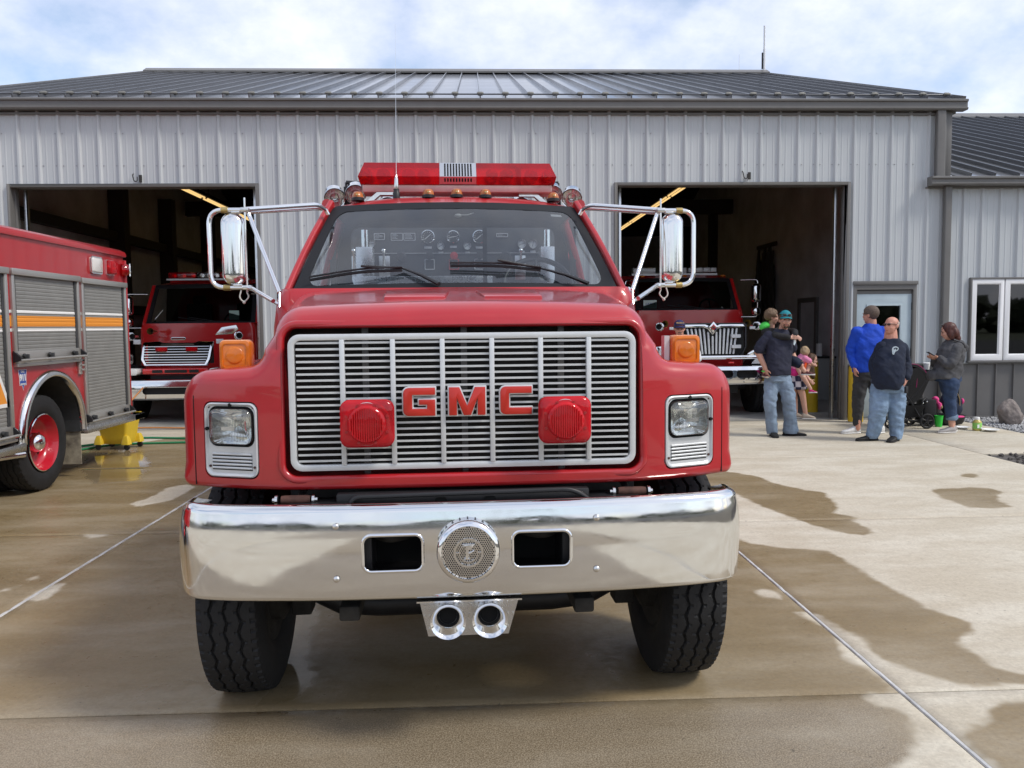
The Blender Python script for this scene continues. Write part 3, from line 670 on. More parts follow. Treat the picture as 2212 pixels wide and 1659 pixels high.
def tread_plate():
    m = P("tread_plate", (0.56, 0.56, 0.56), .28, 1.0, rvar=.08, vscale=20)
    N, L = m.node_tree.nodes, m.node_tree.links; b = N["Principled BSDF"]
    tcn = N.new("ShaderNodeTexCoord"); outs = []
    for ang, off in ((45, 0.0), (-45, 0.5)):
        mp = N.new("ShaderNodeMapping"); mp.inputs["Rotation"].default_value = (0, R(ang), 0); mp.inputs["Scale"].default_value = (38, 38, 14) ; L.new(tcn.outputs["Object"], mp.inputs[0])
        mp.inputs["Location"].default_value = (off, 0, off)
        v = N.new("ShaderNodeTexVoronoi"); v.feature = 'F1'; v.inputs["Randomness"].default_value = 0.0; v.inputs["Scale"].default_value = 1.0; L.new(mp.outputs[0], v.inputs["Vector"]); 
        r = N.new("ShaderNodeMapRange"); r.inputs[1].default_value = .22; r.inputs[2].default_value = .10; L.new(v.outputs["Distance"], r.inputs[0]); outs.append(r.outputs[0])
    a = N.new("ShaderNodeMath"); a.operation = 'MAXIMUM'; L.new(outs[0], a.inputs[0]); L.new(outs[1], a.inputs[1])
    bp = N.new("ShaderNodeBump"); bp.inputs["Strength"].default_value = .8; bp.inputs["Distance"].default_value = .004; L.new(a.outputs[0], bp.inputs["Height"]); L.new(bp.outputs[0], b.inputs["Normal"])
tread_plate()
ft = thing("fire_truck", "big red fire truck parked in front with a slatted chrome grille and chrome bumper", "fire truck", (-0.041, 3.033, 0), R(2.2))
def yf(x, z):
    a = abs(x); y = .15 + .02*(a/.7)**2
    if a > .6: y += .125*((a-.6)/.49)**2
    if z > 1.25: y += .075*((z-1.25)/.45)**2
    return y
def arcp(cx, cz, r, a0, a1, n): return [(cx+r*math.cos(R(a0+(a1-a0)*i/n)), cz+r*math.sin(R(a0+(a1-a0)*i/n))) for i in range(n+1)]
def hood_outline(v):
    W = 1.128-.01*v; zb = .975; zf = 1.436+.01*v; hw = .775+.155*v; zt = 1.685+.105*v; rc = .11+.05*v; fr_ = .07-.03*v; ti = .035-.01*v
    p = [(W*.97*i/8, zb) for i in range(8)]
    p += arcp(W-.035, zb+.035, .035, -90, 0, 4)
    p += [(W, zb+.035+(zf-.13-zb-.035)*i/5) for i in range(1, 5)]
    p += [(W-.125*(1-math.cos(R(a)))-.0, zf-.13+.13*math.sin(R(a))) for a in range(0, 91, 10)]
    x1 = hw+fr_; p += [(W-.125+(x1-W+.125)*i/5, zf+.012*i/5) for i in range(1, 5)]
    p += [(x1-fr_*math.sin(R(a)), zf+.012+fr_*(1-math.cos(R(a)))) for a in range(0, 91, 15)]
    z0, z1 = zf+.012+fr_, zt-rc
    p += [(hw-ti*i/4, z0+(z1-z0)*i/4) for i in range(1, 4)]
    p += [(hw-ti-rc*(1-math.cos(R(a))), z1+rc*math.sin(R(a))) for a in range(0, 91, 10)]
    xe = hw-ti-rc; p += [(xe*(1-i/9), zt+.016*(1-(1-i/9)**2)) for i in range(1, 10)]
    return p
def mirror_full(p): return p + [(-x, z) for x, z in p[-2:0:-1]]
def normals2(p):
    n = len(p); out = []
    for i in range(n):
        a, b = p[i-1], p[(i+1) % n]; tx, tz = b[0]-a[0], b[1]-a[1]; l = math.hypot(tx, tz) or 1
        out.append((tz/l, -tx/l))
    return out
def hood_mesh():
    rings = []; p0 = mirror_full(hood_outline(0)); nn = normals2(p0)
    def rad(x, z): return .022 if z < 1.05 else (.055 if z < 1.5 else .055+.05*min(1, (z-1.5)/.15))
    K = 7; front = []
    for k in range(K+1):
        a = R(90*k/K); ring = []
        for (x, z), (nx, nz) in zip(p0, nn):
            r = rad(x, z); i_ = r*(1-math.sin(a)); xx, zz = x-nx*i_, z-nz*i_
            ring.append(Vector((xx, yf(xx, zz)+r*(1-math.cos(a)), zz)))
        front.append(ring)
    cz = 1.24; inner = []
    for s in (.02, .15, .3, .45, .6, .72, .84, .93):
        inner.append([Vector((q.x*s, yf(q.x*s, cz+(q.z-cz)*s), cz+(q.z-cz)*s)) for q in front[0]])
    rings = inner + front
    for i in range(1, 11):
        v = i/10; ring = []
        for j, (x, z) in enumerate(mirror_full(hood_outline(v))):
            y0 = front[-1][j].y; y = y0+(1.44-y0)*v; ring.append(Vector((x, y, z)))
        rings.append(ring)
    m = MB(); m.rings(rings); return m
cutters = [MB().prism(rrect(1.405, .588, .06, 6, 0, 1.313), (0, .38, 0), X_, Z_, .6)]
for s in (-1, 1):
    cutters.append(MB().lathe([(.60, -.3), (.60, .42)], (s*1.0, .76, .49), (1, 0, 0), 40))
def head_frame(s):
    """plane of the lamp bezel: origin at its centre"""
    a = Vector((s*.79, yf(.79, 1.17), 1.167)); b = Vector((s*1.03, yf(1.03, 1.17), 1.167)); xd = (b-a).normalized()*s; o = (a+b)/2 + Vector((0, -.004, 0)); return o, xd
for s in (-1, 1):
    o, xd = head_frame(s); nd = xd.cross(Z_); cutters.append(MB().prism(rrect(.246, .300, .035, 5), o - nd*.09, xd, Z_, .3))
hood = cut("hood", hood_mesh(), "paint_red", cutters, ft, smooth=32)
# red rolled lip round the grille opening
mb = MB(); mb.tube([(x, yf(x, z)+.012, z) for x, z in rrect(1.415, .598, .064, 8, 0, 1.313)], .0165, 8, closed=True); obj("grille_surround", mb, "paint_red", ft, smooth=80)
mb = MB(); mb.bx(-.70, .70, .370, .379, 1.02, 1.605); obj("radiator", mb, "grime", ft)
mb = MB(); mb.bx(-.66, .66, .20, .38, 1.0, 1.018); mb.bx(-.66, .66, .27, .38, 1.608, 1.62); mb.bx(-.715, -.703, .26, .38, 1.0, 1.60); mb.bx(.703, .715, .26, .38, 1.0, 1.60); obj("radiator_shroud", mb, "black_void", ft)
mb = MB()
for x in (-.39, .39, 0): mb.bx(x-.012, x+.012, .28, .30, 1.0, 1.61)
obj("radiator_brace", mb, "siding_dark", ft)
# panel gap between nose and fender
for s in (-1, 1):
    pts = []
    for (x, z), (nx, nz) in zip(mirror_full(hood_outline(0)), normals2(mirror_full(hood_outline(0)))):
        pass
    xx = 1.066
    zs = [.985+.35*i/10 for i in range(11)]
    mb = MB(); mb.tube([(s*xx, yf(xx, z)+.001, z) for z in zs] , .0026, 6)
    mb.tube([(s*xx, yf(xx, 1.335)+.001, 1.335), (s*(xx-.012), yf(xx, 1.36)+.032, 1.375), (s*(xx-.02), .42, 1.415), (s*(xx-.025), .6, 1.432), (s*(xx-.03), 1.0, 1.436)], .0028, 6)
    obj("panel_gap", mb, "black_void", ft)
# grille: outer frame, posts, bars
GX, GZ0, GZ1, GY = .672, 1.048, 1.574, .172
mb = MB(); mb.frame(rrect(2*GX, GZ1-GZ0, .045, 6, 0, (GZ0+GZ1)/2), rrect(2*GX-.048, GZ1-GZ0-.048, .026, 6, 0, (GZ0+GZ1)/2), (0, GY, 0), X_, Z_, -.03); obj("grille_frame", mb, "silver_paint", ft, bevel=.004)
posts = [-.463, -.268, -.078, .113, .302, .486]
posts = [-.468, -.276, -.086, .105, .295, .484]
po = None
for x in posts:
    if po is None:
        mb = MB(); mb.bx(-.0095, .0095, GY-.006, GY+.02, GZ0+.022, GZ1-.022); po = obj("grille_post", mb, "silver_paint", ft, bevel=.003, loc=(x, 0, 0))
    else: inst(po, (x, 0, 0), ft)
edges = [-GX+.02] + posts + [GX-.02]; nb = 20
for i in range(7):
    a, b = edges[i]+.0097, edges[i+1]-.0097; bo = None
    for k in range(nb):
        z = GZ0+.038+(GZ1-GZ0-.072)*k/(nb-1)
        if bo is None:
            mb = MB(); mb.rings([[(x, GY+.006+q, w) for q, w in ((0, .0046), (0, -.0034), (.020, -.005), (.020, .002))] for x in (a, b)]); bo = obj("grille_bar", mb, "silver_paint", ft, smooth=20, loc=(0, 0, z))
        else: inst(bo, (0, 0, z), ft)
# letters
def offset_poly(p, d):
    n = len(p); out = []; ar = sum(p[i][0]*p[(i+1) % n][1]-p[(i+1) % n][0]*p[i][1] for i in range(n)); sg = 1 if ar > 0 else -1
    for i in range(n):
        a, b, c = Vector(p[i-1]), Vector(p[i]), Vector(p[(i+1) % n]); e1 = (b-a).normalized(); e2 = (c-b).normalized()
        n1_ = Vector((e1.y, -e1.x))*sg; n2_ = Vector((e2.y, -e2.x))*sg; m_ = (n1_+n2_); m_ = m_/max(.45, m_.dot(n1_)) if m_.length > 1e-6 else n1_
        out.append(tuple(b+m_*d))
    return out
q = .020
def rc_l(w, h): return [(0+q*(1-math.cos(R(a))), h-q+q*math.sin(R(a))) for a in (90, 60, 30, 0)] + [(q*(1-math.cos(R(a))), q-q*math.sin(R(a))) for a in (0, 30, 60, 90)]
h = .108; w = .122
G_ = [(w, 0), (w, .062), (.060, .062), (.060, .043), (w-.031, .043), (w-.031, .027), (.034, .027), (.034, h-.027), (w, h-.027), (w, h)] + rc_l(w, h)
C_ = [(w, 0), (w, .026), (.034, .026), (.034, h-.026), (w, h-.026), (w, h)] + rc_l(w, h)
wm = .140
M_ = [(0, 0), (.030, 0), (.030, .066), (.056, 0), (.084, 0), (.110, .066), (.110, 0), (.140, 0), (.140, h), (.100, h), (.070, .036), (.040, h), (0, h)]
for ch, poly, x0 in (("G", G_, -.238), ("M", M_, -.063), ("C", C_, .135)):
    z0 = 1.257
    mb = MB(); mb.prism(offset_poly(poly, .005), (x0, .158, z0), X_, Z_, -.012); b_ = obj("grille_letter", mb, "silver_paint", ft, bevel=.0015); b_["label"] = "silver edged red letter %s on the grille" % ch
    mb = MB(); mb.prism(poly, (x0, .150, z0), X_, Z_, -.009); obj("letter_face", mb, "letter_red", b_, bevel=.0012)
# red flashers on the grille
for s, cx_ in ((-1, -.371), (1, .379)):
    f = empty("flasher", parent=ft); c = (cx_, .075, 1.237)
    mb = MB(); mb.prism(rrect(.190, .168, .02, 5), (cx_, .158, 1.237), X_, Z_, .045); obj("flasher_base", mb, "black_plastic", f, bevel=.004)
    rr = []
    for k, (g_, yy) in enumerate(((0, .118), (0, .098), (.006, .088), (.016, .083), (.030, .081))): rr.append([(cx_+a, yy, 1.237+b) for a, b in rrect(.202-2*g_, .180-2*g_, .035, 6)])
    mb = MB(); mb.rings(rr); obj("flasher_lens", mb, "flasher_red", f, smooth=50)
    mb = MB(); mb.lathe([(.088, .0), (.080, .012), (.070, .004), (.060, -.010), (.040, -.022), (.015, -.028), (.0, -.028)], (cx_, .096, 1.237), (0, -1, 0), 36, 's'); obj("flasher_reflector", mb, "reflector_soft", f, smooth=60)
    mb = MB(); rings = []
    for r_, y_ in ((.072, .080), (.070, .072), (.055, .066), (.03, .062), (.0, .061)):
        rings.append([(cx_+r_*math.cos(2*math.pi*j/36), y_, 1.237+r_*math.sin(2*math.pi*j/36)) for j in range(36)])
    mb.rings(rings); obj("flasher_dome", mb, "flasher_red", f, smooth=60)
    mb = MB()
    for k in range(-7, 8):
        x_ = k*.0085; hh = math.sqrt(max(0, .064**2-x_**2)); mb.bx(cx_+x_-.0018, cx_+x_+.0018, .058-.0*abs(k), .067, 1.237-hh, 1.237+hh)
    o = obj("lens_flutes", mb, "flasher_red", f); o["kind"] = "stuff"
    mb = MB()
    for k in range(8):
        a = R(45*k+22.5); mb.lathe([(.0055, 0), (.0055, .004)], (cx_+.082*math.cos(a), .082, 1.237+.076*math.sin(a)), (0, -1, 0), 8)
    o = obj("flasher_screws", mb, "paint_red_dark", f); o["kind"] = "stuff"
# headlamps
for s in (-1, 1):
    o, xd = head_frame(s); nd = xd.cross(Z_)                      # nd points away from the truck
    if nd.y > 0: nd = -nd
    hl = empty("headlight", parent=ft); up0 = Z_
    def hp(a, b, d=0): return o + xd*a + Z_*b + nd*d
    def ringp(pts, d): return [hp(a, b, d) for a, b in pts]
    cl = .052
    ou = rrect(.236, .290, .034, 6); inn = rrect(.206, .158, .036, 6, 0, cl)
    mb = MB(); mb.rings([ringp(ou, -.05), ringp(ou, -.002), ringp(rrect(.226, .280, .030, 6), .0005), ringp(rrect(.212, .262, .028, 6), -.008), ringp(inn, -.008), ringp(inn, -.05)], False); obj("lamp_bezel", mb, "silver_paint", hl, smooth=30)
    mb = MB(); mb.frame(rrect(.208, .160, .037, 6, 0, cl), rrect(.192, .144, .030, 6, 0, cl), hp(0, 0, -.012), xd, Z_, -.025 if xd.cross(Z_).dot(nd) > 0 else .025); obj("lamp_gasket", mb, "black_void", hl, smooth=30)
    mb = MB(); L_ = rrect(.188, .140, .030, 6, 0, cl); mb.rings([ringp([(a*k, cl+(b-cl)*k) for a, b in L_], d) for k, d in ((1, -.02), (.985, .004), (.92, .012), (.7, .018), (.4, .021), (.02, .022))], False); obj("lamp_lens", mb, "lens_clear", hl, smooth=50)
    mb = MB(); mb.rings([ringp([(a*k, cl+(b-cl)*k) for a, b in L_], d) for k, d in ((.96, -.006), (.9, -.016), (.75, -.034), (.5, -.05), (.2, -.058), (.03, -.059))], False); obj("lamp_reflector", mb, "reflector", hl, smooth=60)
    mb = MB()
    for k in range(-13, 14):
        a = k*.0066; mb.box(hp(a, cl-.012, .013-.00045*abs(k)), (.0013, .004, .085 if abs(k) < 11 else .06), rot=Matrix((xd, nd, Z_)).transposed())
    o2 = obj("lens_flutes", mb, "lens_clear", hl); o2["kind"] = "stuff"
    mb = MB(); mb.box(hp(0, cl-.006, .014), (.06, .004, .014), rot=Matrix((xd, nd, Z_)).transposed()); mb.box(hp(s*-.03, cl+.03, -.03), (.02, .03, .02), rot=Matrix((xd, nd, Z_)).transposed()); obj("lamp_bulb", mb, "reflector_soft", hl)
    bo = None
    for k in range(5):
        z = -.056-.0135*k
        mb = MB(); mb.tube([hp(-.088, z, -.008), hp(.088, z, -.008)], .0052, 8); obj("bezel_louvre", mb, "silver_paint", hl, smooth=60)
    mb = MB()
    for k in range(5): mb.box(hp(0, -.0625-.0135*k, -.0075), (.180, .002, .004), rot=Matrix((xd, nd, Z_)).transposed())
    obj("louvre_slots", mb, "black_void", hl)["kind"] = "stuff"
    mb = MB()
    for a, b in ((-.1, .128), (.1, .128), (-.1, -.105), (.1, -.105)): mb.lathe([(.005, 0), (.005, .004)], hp(a, b, -.008), nd, 8)
    obj("bezel_screws", mb, "rust", hl)["kind"] = "stuff"
    mb = MB(); mb.lathe([(.007, 0), (.007, .012)], hp(0, .137, -.01), nd, 8); mb.lathe([(.007, 0), (.007, .012)], hp(s*.108, cl-.01, -.01), nd, 8); obj("lamp_adjuster", mb, "black_void", hl)
    # turn signal on the fender
    ts = empty("turn_signal", parent=ft); cx_ = s*.932 + .008; y0 = .40
    mb = MB(); rr = [[(cx_+a, yy, 1.490+b) for a, b in rrect(.126-2*g_, .126-2*g_, .020, 6)] for g_, yy in ((0.004, .485), (0, .46), (0, .412), (.004, .402), (.012, .398))]; mb.rings(rr); obj("signal_body", mb, "amber_lens", ts, smooth=40)
    mb = MB(); mb.frame(rrect(.100, .100, .016, 6), rrect(.092, .092, .014, 6), (cx_, .399, 1.490), X_, Z_, .004)
    mb.lathe([(.036, 0), (.034, .0025), (.028, .004), (0, .006)], (cx_, .3985, 1.490), (0, -1, 0), 28)
    obj("signal_lens_rings", mb, "amber_lens", ts, smooth=40)
    mb = MB(); mb.bx(cx_-.034, cx_+.034, .415, .475, 1.405, 1.432); obj("signal_foot", mb, "black_plastic", ts)
    mb = MB(); mb.rings([[(cx_+a*k, .44+b*k, z) for a, b in rrect(.135, .20, .02, 4)] for k, z in ((1.12, 1.38), (1, 1.412), (.9, 1.416))]); obj("signal_pedestal", mb, "paint_red", ts, smooth=40)
    if s > 0: mb = MB(); mb.bx(cx_-.088, cx_-.066, .42, .47, 1.44, 1.55); obj("signal_bracket", mb, "silver_paint", ts)
# bumper
plan = [Vector(p) for p in ((0, 0, 0), (.3, .004, 0), (.55, .014, 0), (.8, .038, 0), (.95, .066, 0), (1.03, .098, 0), (1.075, .145, 0), (1.098, .205, 0), (1.106, .30, 0))]
def dens(p, n=6):
    out = []
    for i in range(len(p)-1):
        a0 = p[max(0, i-1)]; a, b = p[i], p[i+1]; b1 = p[min(len(p)-1, i+2)]
        for k in range(n):
            t = k/n; out.append(0.5*((2*a)+(b-a0)*t+(2*a0-5*a+4*b-b1)*t*t+(-a0+3*a-3*b+b1)*t**3))
    return out+[p[-1]]
half = dens([plan[0]*1.0]+plan[1:]); full = [Vector((-p.x, p.y, 0)) for p in half[:0:-1]] + half
BZ0, BZ1 = .585, .945
def bprof():
    o_ = []
    for a in range(0, 91, 15): o_.append((.022-.022*math.sin(R(a)), BZ0+.022-.022*math.cos(R(a))))
    o_ += [(-.003, .65), (-.0055, .71), (-.007, .77), (-.0057, .82), (-.0028, .86), (.002, .896)]
    T_ = .003
    for a in range(0, 121, 12): o_.append((.038-.032*math.cos(R(a)), BZ1-.032+.032*math.sin(R(a))))
    o_.append((.10, BZ1-.012))
    i_ = [(.10, BZ1-.020)] + [(.038-.024*math.cos(R(a)), BZ1-.032+.024*math.sin(R(a))) for a in range(90, -1, -15)] + [(.006, .77)] + [(.026-.018*math.sin(R(a)), BZ0+.028-.018*math.cos(R(a))) for a in range(90, -1, -15)]
    return o_ + i_
bp_ = bprof(); rings = []
for i, p in enumerate(full):
    a, b = full[max(0, i-1)], full[min(len(full)-1, i+1)]; t = (b-a).normalized(); n_ = Vector((-t.y, t.x, 0)); 
    e = min(1, max(0, (abs(p.x)-1.06)/.045)); dz = .012*e
    rings.append([p + n_*q_[0] + Z_*(q_[1] + (dz if q_[1] < .7 else -dz)) for q_ in bp_])
mb = MB(); mb.rings(rings)
cs = [MB().prism(rrect(.212, .128, .026, 5, x_, .766), (0, .2, 0), X_, Z_, .5) for x_ in (-.278, .274)]
bump_o = cut("bumper", mb, "chrome_worn", cs, ft, smooth=40)
for x_ in (-.278, .274):
    mb = MB(); mb.tube([(x_+a, -.001, .766+b) for a, b in rrect(.220, .136, .030, 6)], .007, 8, closed=True); obj("tow_hole_rim", mb, "chrome", bump_o, smooth=80)
    mb = MB(); mb.bx(x_-.16, x_+.16, .26, .28, .62, .92); obj("tow_pocket", mb, "black_void", bump_o)
    mb = MB(); mb.tube(rounded_path([(x_-.09*(1 if x_ > 0 else -1), .2, .80), (x_+.02*(1 if x_ > 0 else -1), .09, .80), (x_+.09*(1 if x_ > 0 else -1), .2, .80)], .05), .022, 10); obj("tow_hook", mb, "grime", bump_o, smooth=80)
for x_, z in ((-.485, .871), (-.486, .674), (.483, .876), (.482, .680)):
    mb = MB(); mb.lathe([(.0125, 0), (.011, .005), (.006, .0075), (0, .008)], (x_, .003, z), (0, -1, 0), 16); obj("bumper_bolt", mb, "stainless", bump_o, smooth=60)
# siren on the bumper
sr = empty("siren", parent=ft); c = Vector((-.002, 0, .782))
mb = MB(); mb.lathe([(.112, .08), (.112, -.05), (.116, -.056), (.116, -.07), (.110, -.082), (.098, -.086), (.095, -.078)], c, (0, 1, 0), 56, 'e'); obj("siren_housing", mb, "chrome", sr, smooth=50)
mb = MB()
for k in range(24):
    a = 2*math.pi*k/24; mb.box(c + Vector((.1125*math.cos(a), -.022, .1125*math.sin(a))), (.002, .05, .005), rot=Matrix.Rotation(-a, 3, 'Y'))
obj("siren_slots", mb, "black_plastic", sr)["kind"] = "stuff"
mb = MB(); mb.lathe([(.097, 0), (.0, .006)], c + Vector((0, -.078, 0)), (0, -1, 0), 48); obj("siren_grille", mb, "stainless", sr, smooth=60)
mb = MB(); st_ = .0082
for i in range(-14, 15):
    for j in range(-14, 15):
        x_ = (i + .5*(j % 2))*st_; z_ = j*st_*.866; r_ = math.hypot(x_, z_)
        if r_ < .093: mb.lathe([(.0029, 0), (.0029, .0004)], c + Vector((x_, -.0787-.006*(1-r_/.097), z_)), (0, -1, 0), 6)
obj("perforation", mb, "black_void", sr, smooth=0, fix=False)["kind"] = "stuff"
mb = MB()
for r0_, r1_ in ((.054, .046), (.035, .031)): mb.frame(circle(r0_, 40), circle(r1_, 40), c + Vector((0, -.082, 0)), X_, Z_, .006)
for a in (0, 90, 180, 270): mb.box(c + Vector((.041*math.cos(R(a)), -.085, .041*math.sin(R(a)))), (.014, .004, .003), rot=Matrix.Rotation(-R(a), 3, 'Y'))
obj("emblem_ring", mb, "stainless", sr, smooth=40)
mb = MB(); cc = c + Vector((-.004, -.084, 0))
mb.prism([(-.012, -.024), (.008, -.024), (.008, -.019), (.004, -.019), (.004, .010), (.012, .014), (.020, .020), (.024, .030), (-.010, .030), (-.020, .024), (-.006, .024), (-.006, -.019), (-.012, -.019)], cc, X_, Z_, .008)
mb.prism([(.004, -.006), (.010, -.004), (.026, .008), (.024, .011), (.008, .002), (.004, .002)], cc, X_, Z_, .007); mb.bx(cc.x-.02, cc.x+.028, cc.y-.008, cc.y, cc.z+.030, cc.z+.034)
obj("emblem_letter", mb, "chrome", sr, bevel=.001)
# air horns under the bumper
hb = obj("horn_plate", MB().prism([(-.188, .573), (.192, .573), (.150, .428), (-.155, .428)], (0, .048, 0), X_, Z_, -.006), "tread_plate", ft)
mb = MB(); mb.bx(-.195, .198, .0, .054, .573, .579); obj("horn_bracket", mb, "stainless", ft)
for x_ in (-.079, .075):
    mb = MB(); mb.lathe([(.058, 0.004), (.0655, -.002), (.066, .004), (.060, .010), (.054, .035), (.042, .07), (.036, .30), (.014, .30), (.020, .17), (.030, .085), (.033, .08), (.040, .036), (.044, .032), (.050, .012)], (x_, -.05, .516), (0, 1, 0), 40, '', True); obj("air_horn", mb, "chrome", ft, smooth=70)
    mb = MB(); mb.lathe([(.0335, 0), (.0, .001)], (x_, .024, .516), (0, -1, 0), 20); obj("horn_throat", mb, "black_void", ft)
# tyres
def tyre_mesh(Rr=.50, W=.265, na=420, rough=True):
    hw = W/2; tr = hw*.86; cs_ = []
    nt = 76
    side = [(hw*.72, .285), (hw*.84, .305), (hw*.97, .345), (hw*1.0, .39), (hw*.98, .43), (hw*.93, .462), (hw*.89, .480)]
    prof_ = [(-a, r_*Rr/.5, 0) for a, r_ in side] + [(-tr+2*tr*i/(nt-1), None, 1) for i in range(nt)] + [(a, r_*Rr/.5, 0) for a, r_ in side[::-1]]
    rings = []
    for k in range(na):
        th = 2*math.pi*k/na; ring = []; ph = (k % 12)/12.0; tri = abs(ph*2-1)*2-1
        for a, r_, t in prof_:
            if t:
                r0_ = Rr - .010*(abs(a)/tr)**2.2; d = 0
                for g0 in (-.056, 0.0, .056):
                    gg = g0+.0065*tri
                    if abs(a-gg) < .0052: d = .013
                    elif rough and k % 12 in (0, 6) and 0 < (a-gg)*(1 if k % 12 == 0 else -1) < .017: d = max(d, .006)
                if rough and abs(a) > tr-.020 and k % 6 in (0, 1): d = max(d, .007)
                r_ = r0_-d
            ring.append((a, r_*math.cos(th), r_*math.sin(th)))
        rings.append(ring)
    m = MB(); n = len(rings[0]); vs = [p for r in rings for p in r]; fs = []
    for k in range(na):
        a = k*n; b = ((k+1) % na)*n
        for j in range(n-1): fs.append((a+j, a+j+1, b+j+1, b+j))
    m.add(vs, fs); return m
def wheel(parent, x, y, z, s, proto=None, rim="grime"):
    w = empty("wheel", (x, y, z), 0, parent)
    if proto: 
        for ch in proto.children: inst(ch, parent=w)
        w.rotation_euler = (0, 0, 0 if s == proto["side"] else math.pi); return w
    w["side"] = s
    obj("tyre", tyre_mesh(), "rubber", w, smooth=30, fix=False)
    mb = MB(); mb.lathe([(.287, -.10), (.292, -.085), (.275, -.07), (.262, -.03), (.262, .07), (.275, .10), (.287, .11), (.284, .114), (.255, .10), (.24, .03), (.20, .0), (.12, .02), (.10, .06), (.0, .06)], (0, 0, 0), (s, 0, 0), 40); obj("rim", mb, rim, w, smooth=40)
    mb = MB(); mb.lathe([(.20, 0), (.20, -.14), (.16, -.16), (.0, -.16)], (0, 0, 0), (s, 0, 0), 32); obj("brake_drum", mb, "grime", w, smooth=40)
    return w
w0 = wheel(ft, 0.968, .76, .476, 1); wheel(ft, -.962, .76, .476, -1, w0)
for s in (-1, 1):
    for xx in (.98, .68): wheel(ft, s*xx, 5.3, .476, s if xx > .8 else -s, w0)
# chassis
for s in (-1, 1):
    mb = MB(); mb.bx(s*.40-.04, s*.40+.04, .06, 7.2, .64, .86); obj("frame_rail", mb, "black_metal", ft, bevel=.006)
    mb = MB(); mb.lathe([(.016, -.055), (.018, -.04), (.018, .04), (.016, .055)], (s*.655, .17, .940), (1, 0, 0), 16); obj("hood_pivot", mb, "rust", ft, smooth=40)
    for q_ in (-.068, .062):
        mb = MB(); mb.lathe([(.020, 0), (.020, .010), (.010, .011), (.010, .020)], (s*.655+q_, .17, .940), (1 if q_ > 0 else -1, 0, 0), 12); obj("pivot_bolt", mb, "stainless", ft)
    mb = MB(); mb.bx(s*.40-.05, s*.40+.28*s+.0, .10, .26, .88, .93) if s > 0 else mb.bx(-.68, -.35, .10, .26, .88, .93); obj("pivot_bracket", mb, "black_metal", ft, bevel=.006)
    mb = MB(); mb.bx(s*.46-.04, s*.46+.04, .15, 1.35, .46, .52); obj("leaf_spring", mb, "grime", ft, bevel=.01)
    mb = MB(); mb.tube(rounded_path([(s*.62, .30, .99), (s*.66, .24, .93), (s*.52, .20, .90), (s*.45, .4, .88)], .06), .014, 8); obj("hose", mb, "black_plastic", ft, smooth=80)
    mb = MB(); mb.lathe([(.09, -.05), (.10, 0), (.09, .08), (.0, .08)], (s*.74, .76, .47), (s, 0, 0), 20); mb.box((s*.74, .76, .40), (.09, .12, .2)); obj("steering_knuckle", mb, "grime", ft, bevel=.01)
mb = MB(); mb.tube([(-.78, .76, .46), (-.70, .76, .42), (-.56, .76, .345), (-.4, .76, .33), (.4, .76, .33), (.56, .76, .345), (.70, .76, .42), (.78, .76, .46)], .062, 10); obj("front_axle", mb, "black_metal", ft, smooth=60)
mb = MB(); mb.bx(-.62, .62, .47, 2.9, .60, .635); mb.bx(-.45, .45, .9, 1.5, .36, .5); obj("belly_sun_stop", mb, "black_metal", ft, bevel=.02)  # added under the engine to keep sun off the ground below
for s in (-1, 1):
    mb = MB(); mb.bx(s*.86-.21, s*.86+.21, .235, .248, .64, .885); obj("sun_stop_plate", mb, "black_void", ft)  # unseen plate added behind the bumper end to stop a sun spot
mb = MB(); mb.tube([(-.75, .98, .44), (.75, .98, .44)], .022, 8); obj("tie_rod", mb, "grime", ft)
mb = MB(); mb.rings([[(x_, y_, z_) for y_, z_ in ((.10, .60), (.10, .66), (.36, .66), (.36, .52+.02*abs(x_)), (.2, .545+.05*abs(x_)))] for x_ in (-.60, -.45, 0, .45, .60)]); obj("front_crossmember", mb, "black_metal", ft, bevel=.01)
mb = MB(); mb.bx(-.36, .36, .50, 1.5, .50, 1.2); mb.bx(-.25, .25, .7, 1.4, .40, .52); obj("engine", mb, "grime", ft, bevel=.03)
mb = MB(); mb.bx(-.72, .72, .40, .45, .66, .99); obj("radiator_lower_tank", mb, "black_metal", ft, bevel=.015)
for x_ in (-.10, .09):
    mb = MB(); mb.prism(rrect(.045, .025, .01, 3, x_, .93), (0, .138, 0), X_, Z_, .004); obj("crossbar_slot", mb, "black_void", ft)
mb = MB(); mb.bx(-.50, .48, .14, .2, .905, .965); obj("hood_crossbar", mb, "black_metal", ft, bevel=.01)
mb = MB(); mb.tube(rounded_path([(-.45, .13, .88), (-.44, .12, .955), (.42, .12, .965), (.50, .13, .90)], .05), .010, 8); obj("coolant_pipe", mb, "black_plastic", ft, smooth=80)
mb = MB(); mb.bx(-.38, .38, 1.5, 7.0, .66, .82); mb.bx(-.16, .16, 2.0, 4.8, .48, .68); mb.tube([(-.9, 5.3, .476), (.9, 5.3, .476)], .08, 10); mb.ell((0, 5.3, .476), (.2, .2, .2)); obj("driveline", mb, "grime", ft)
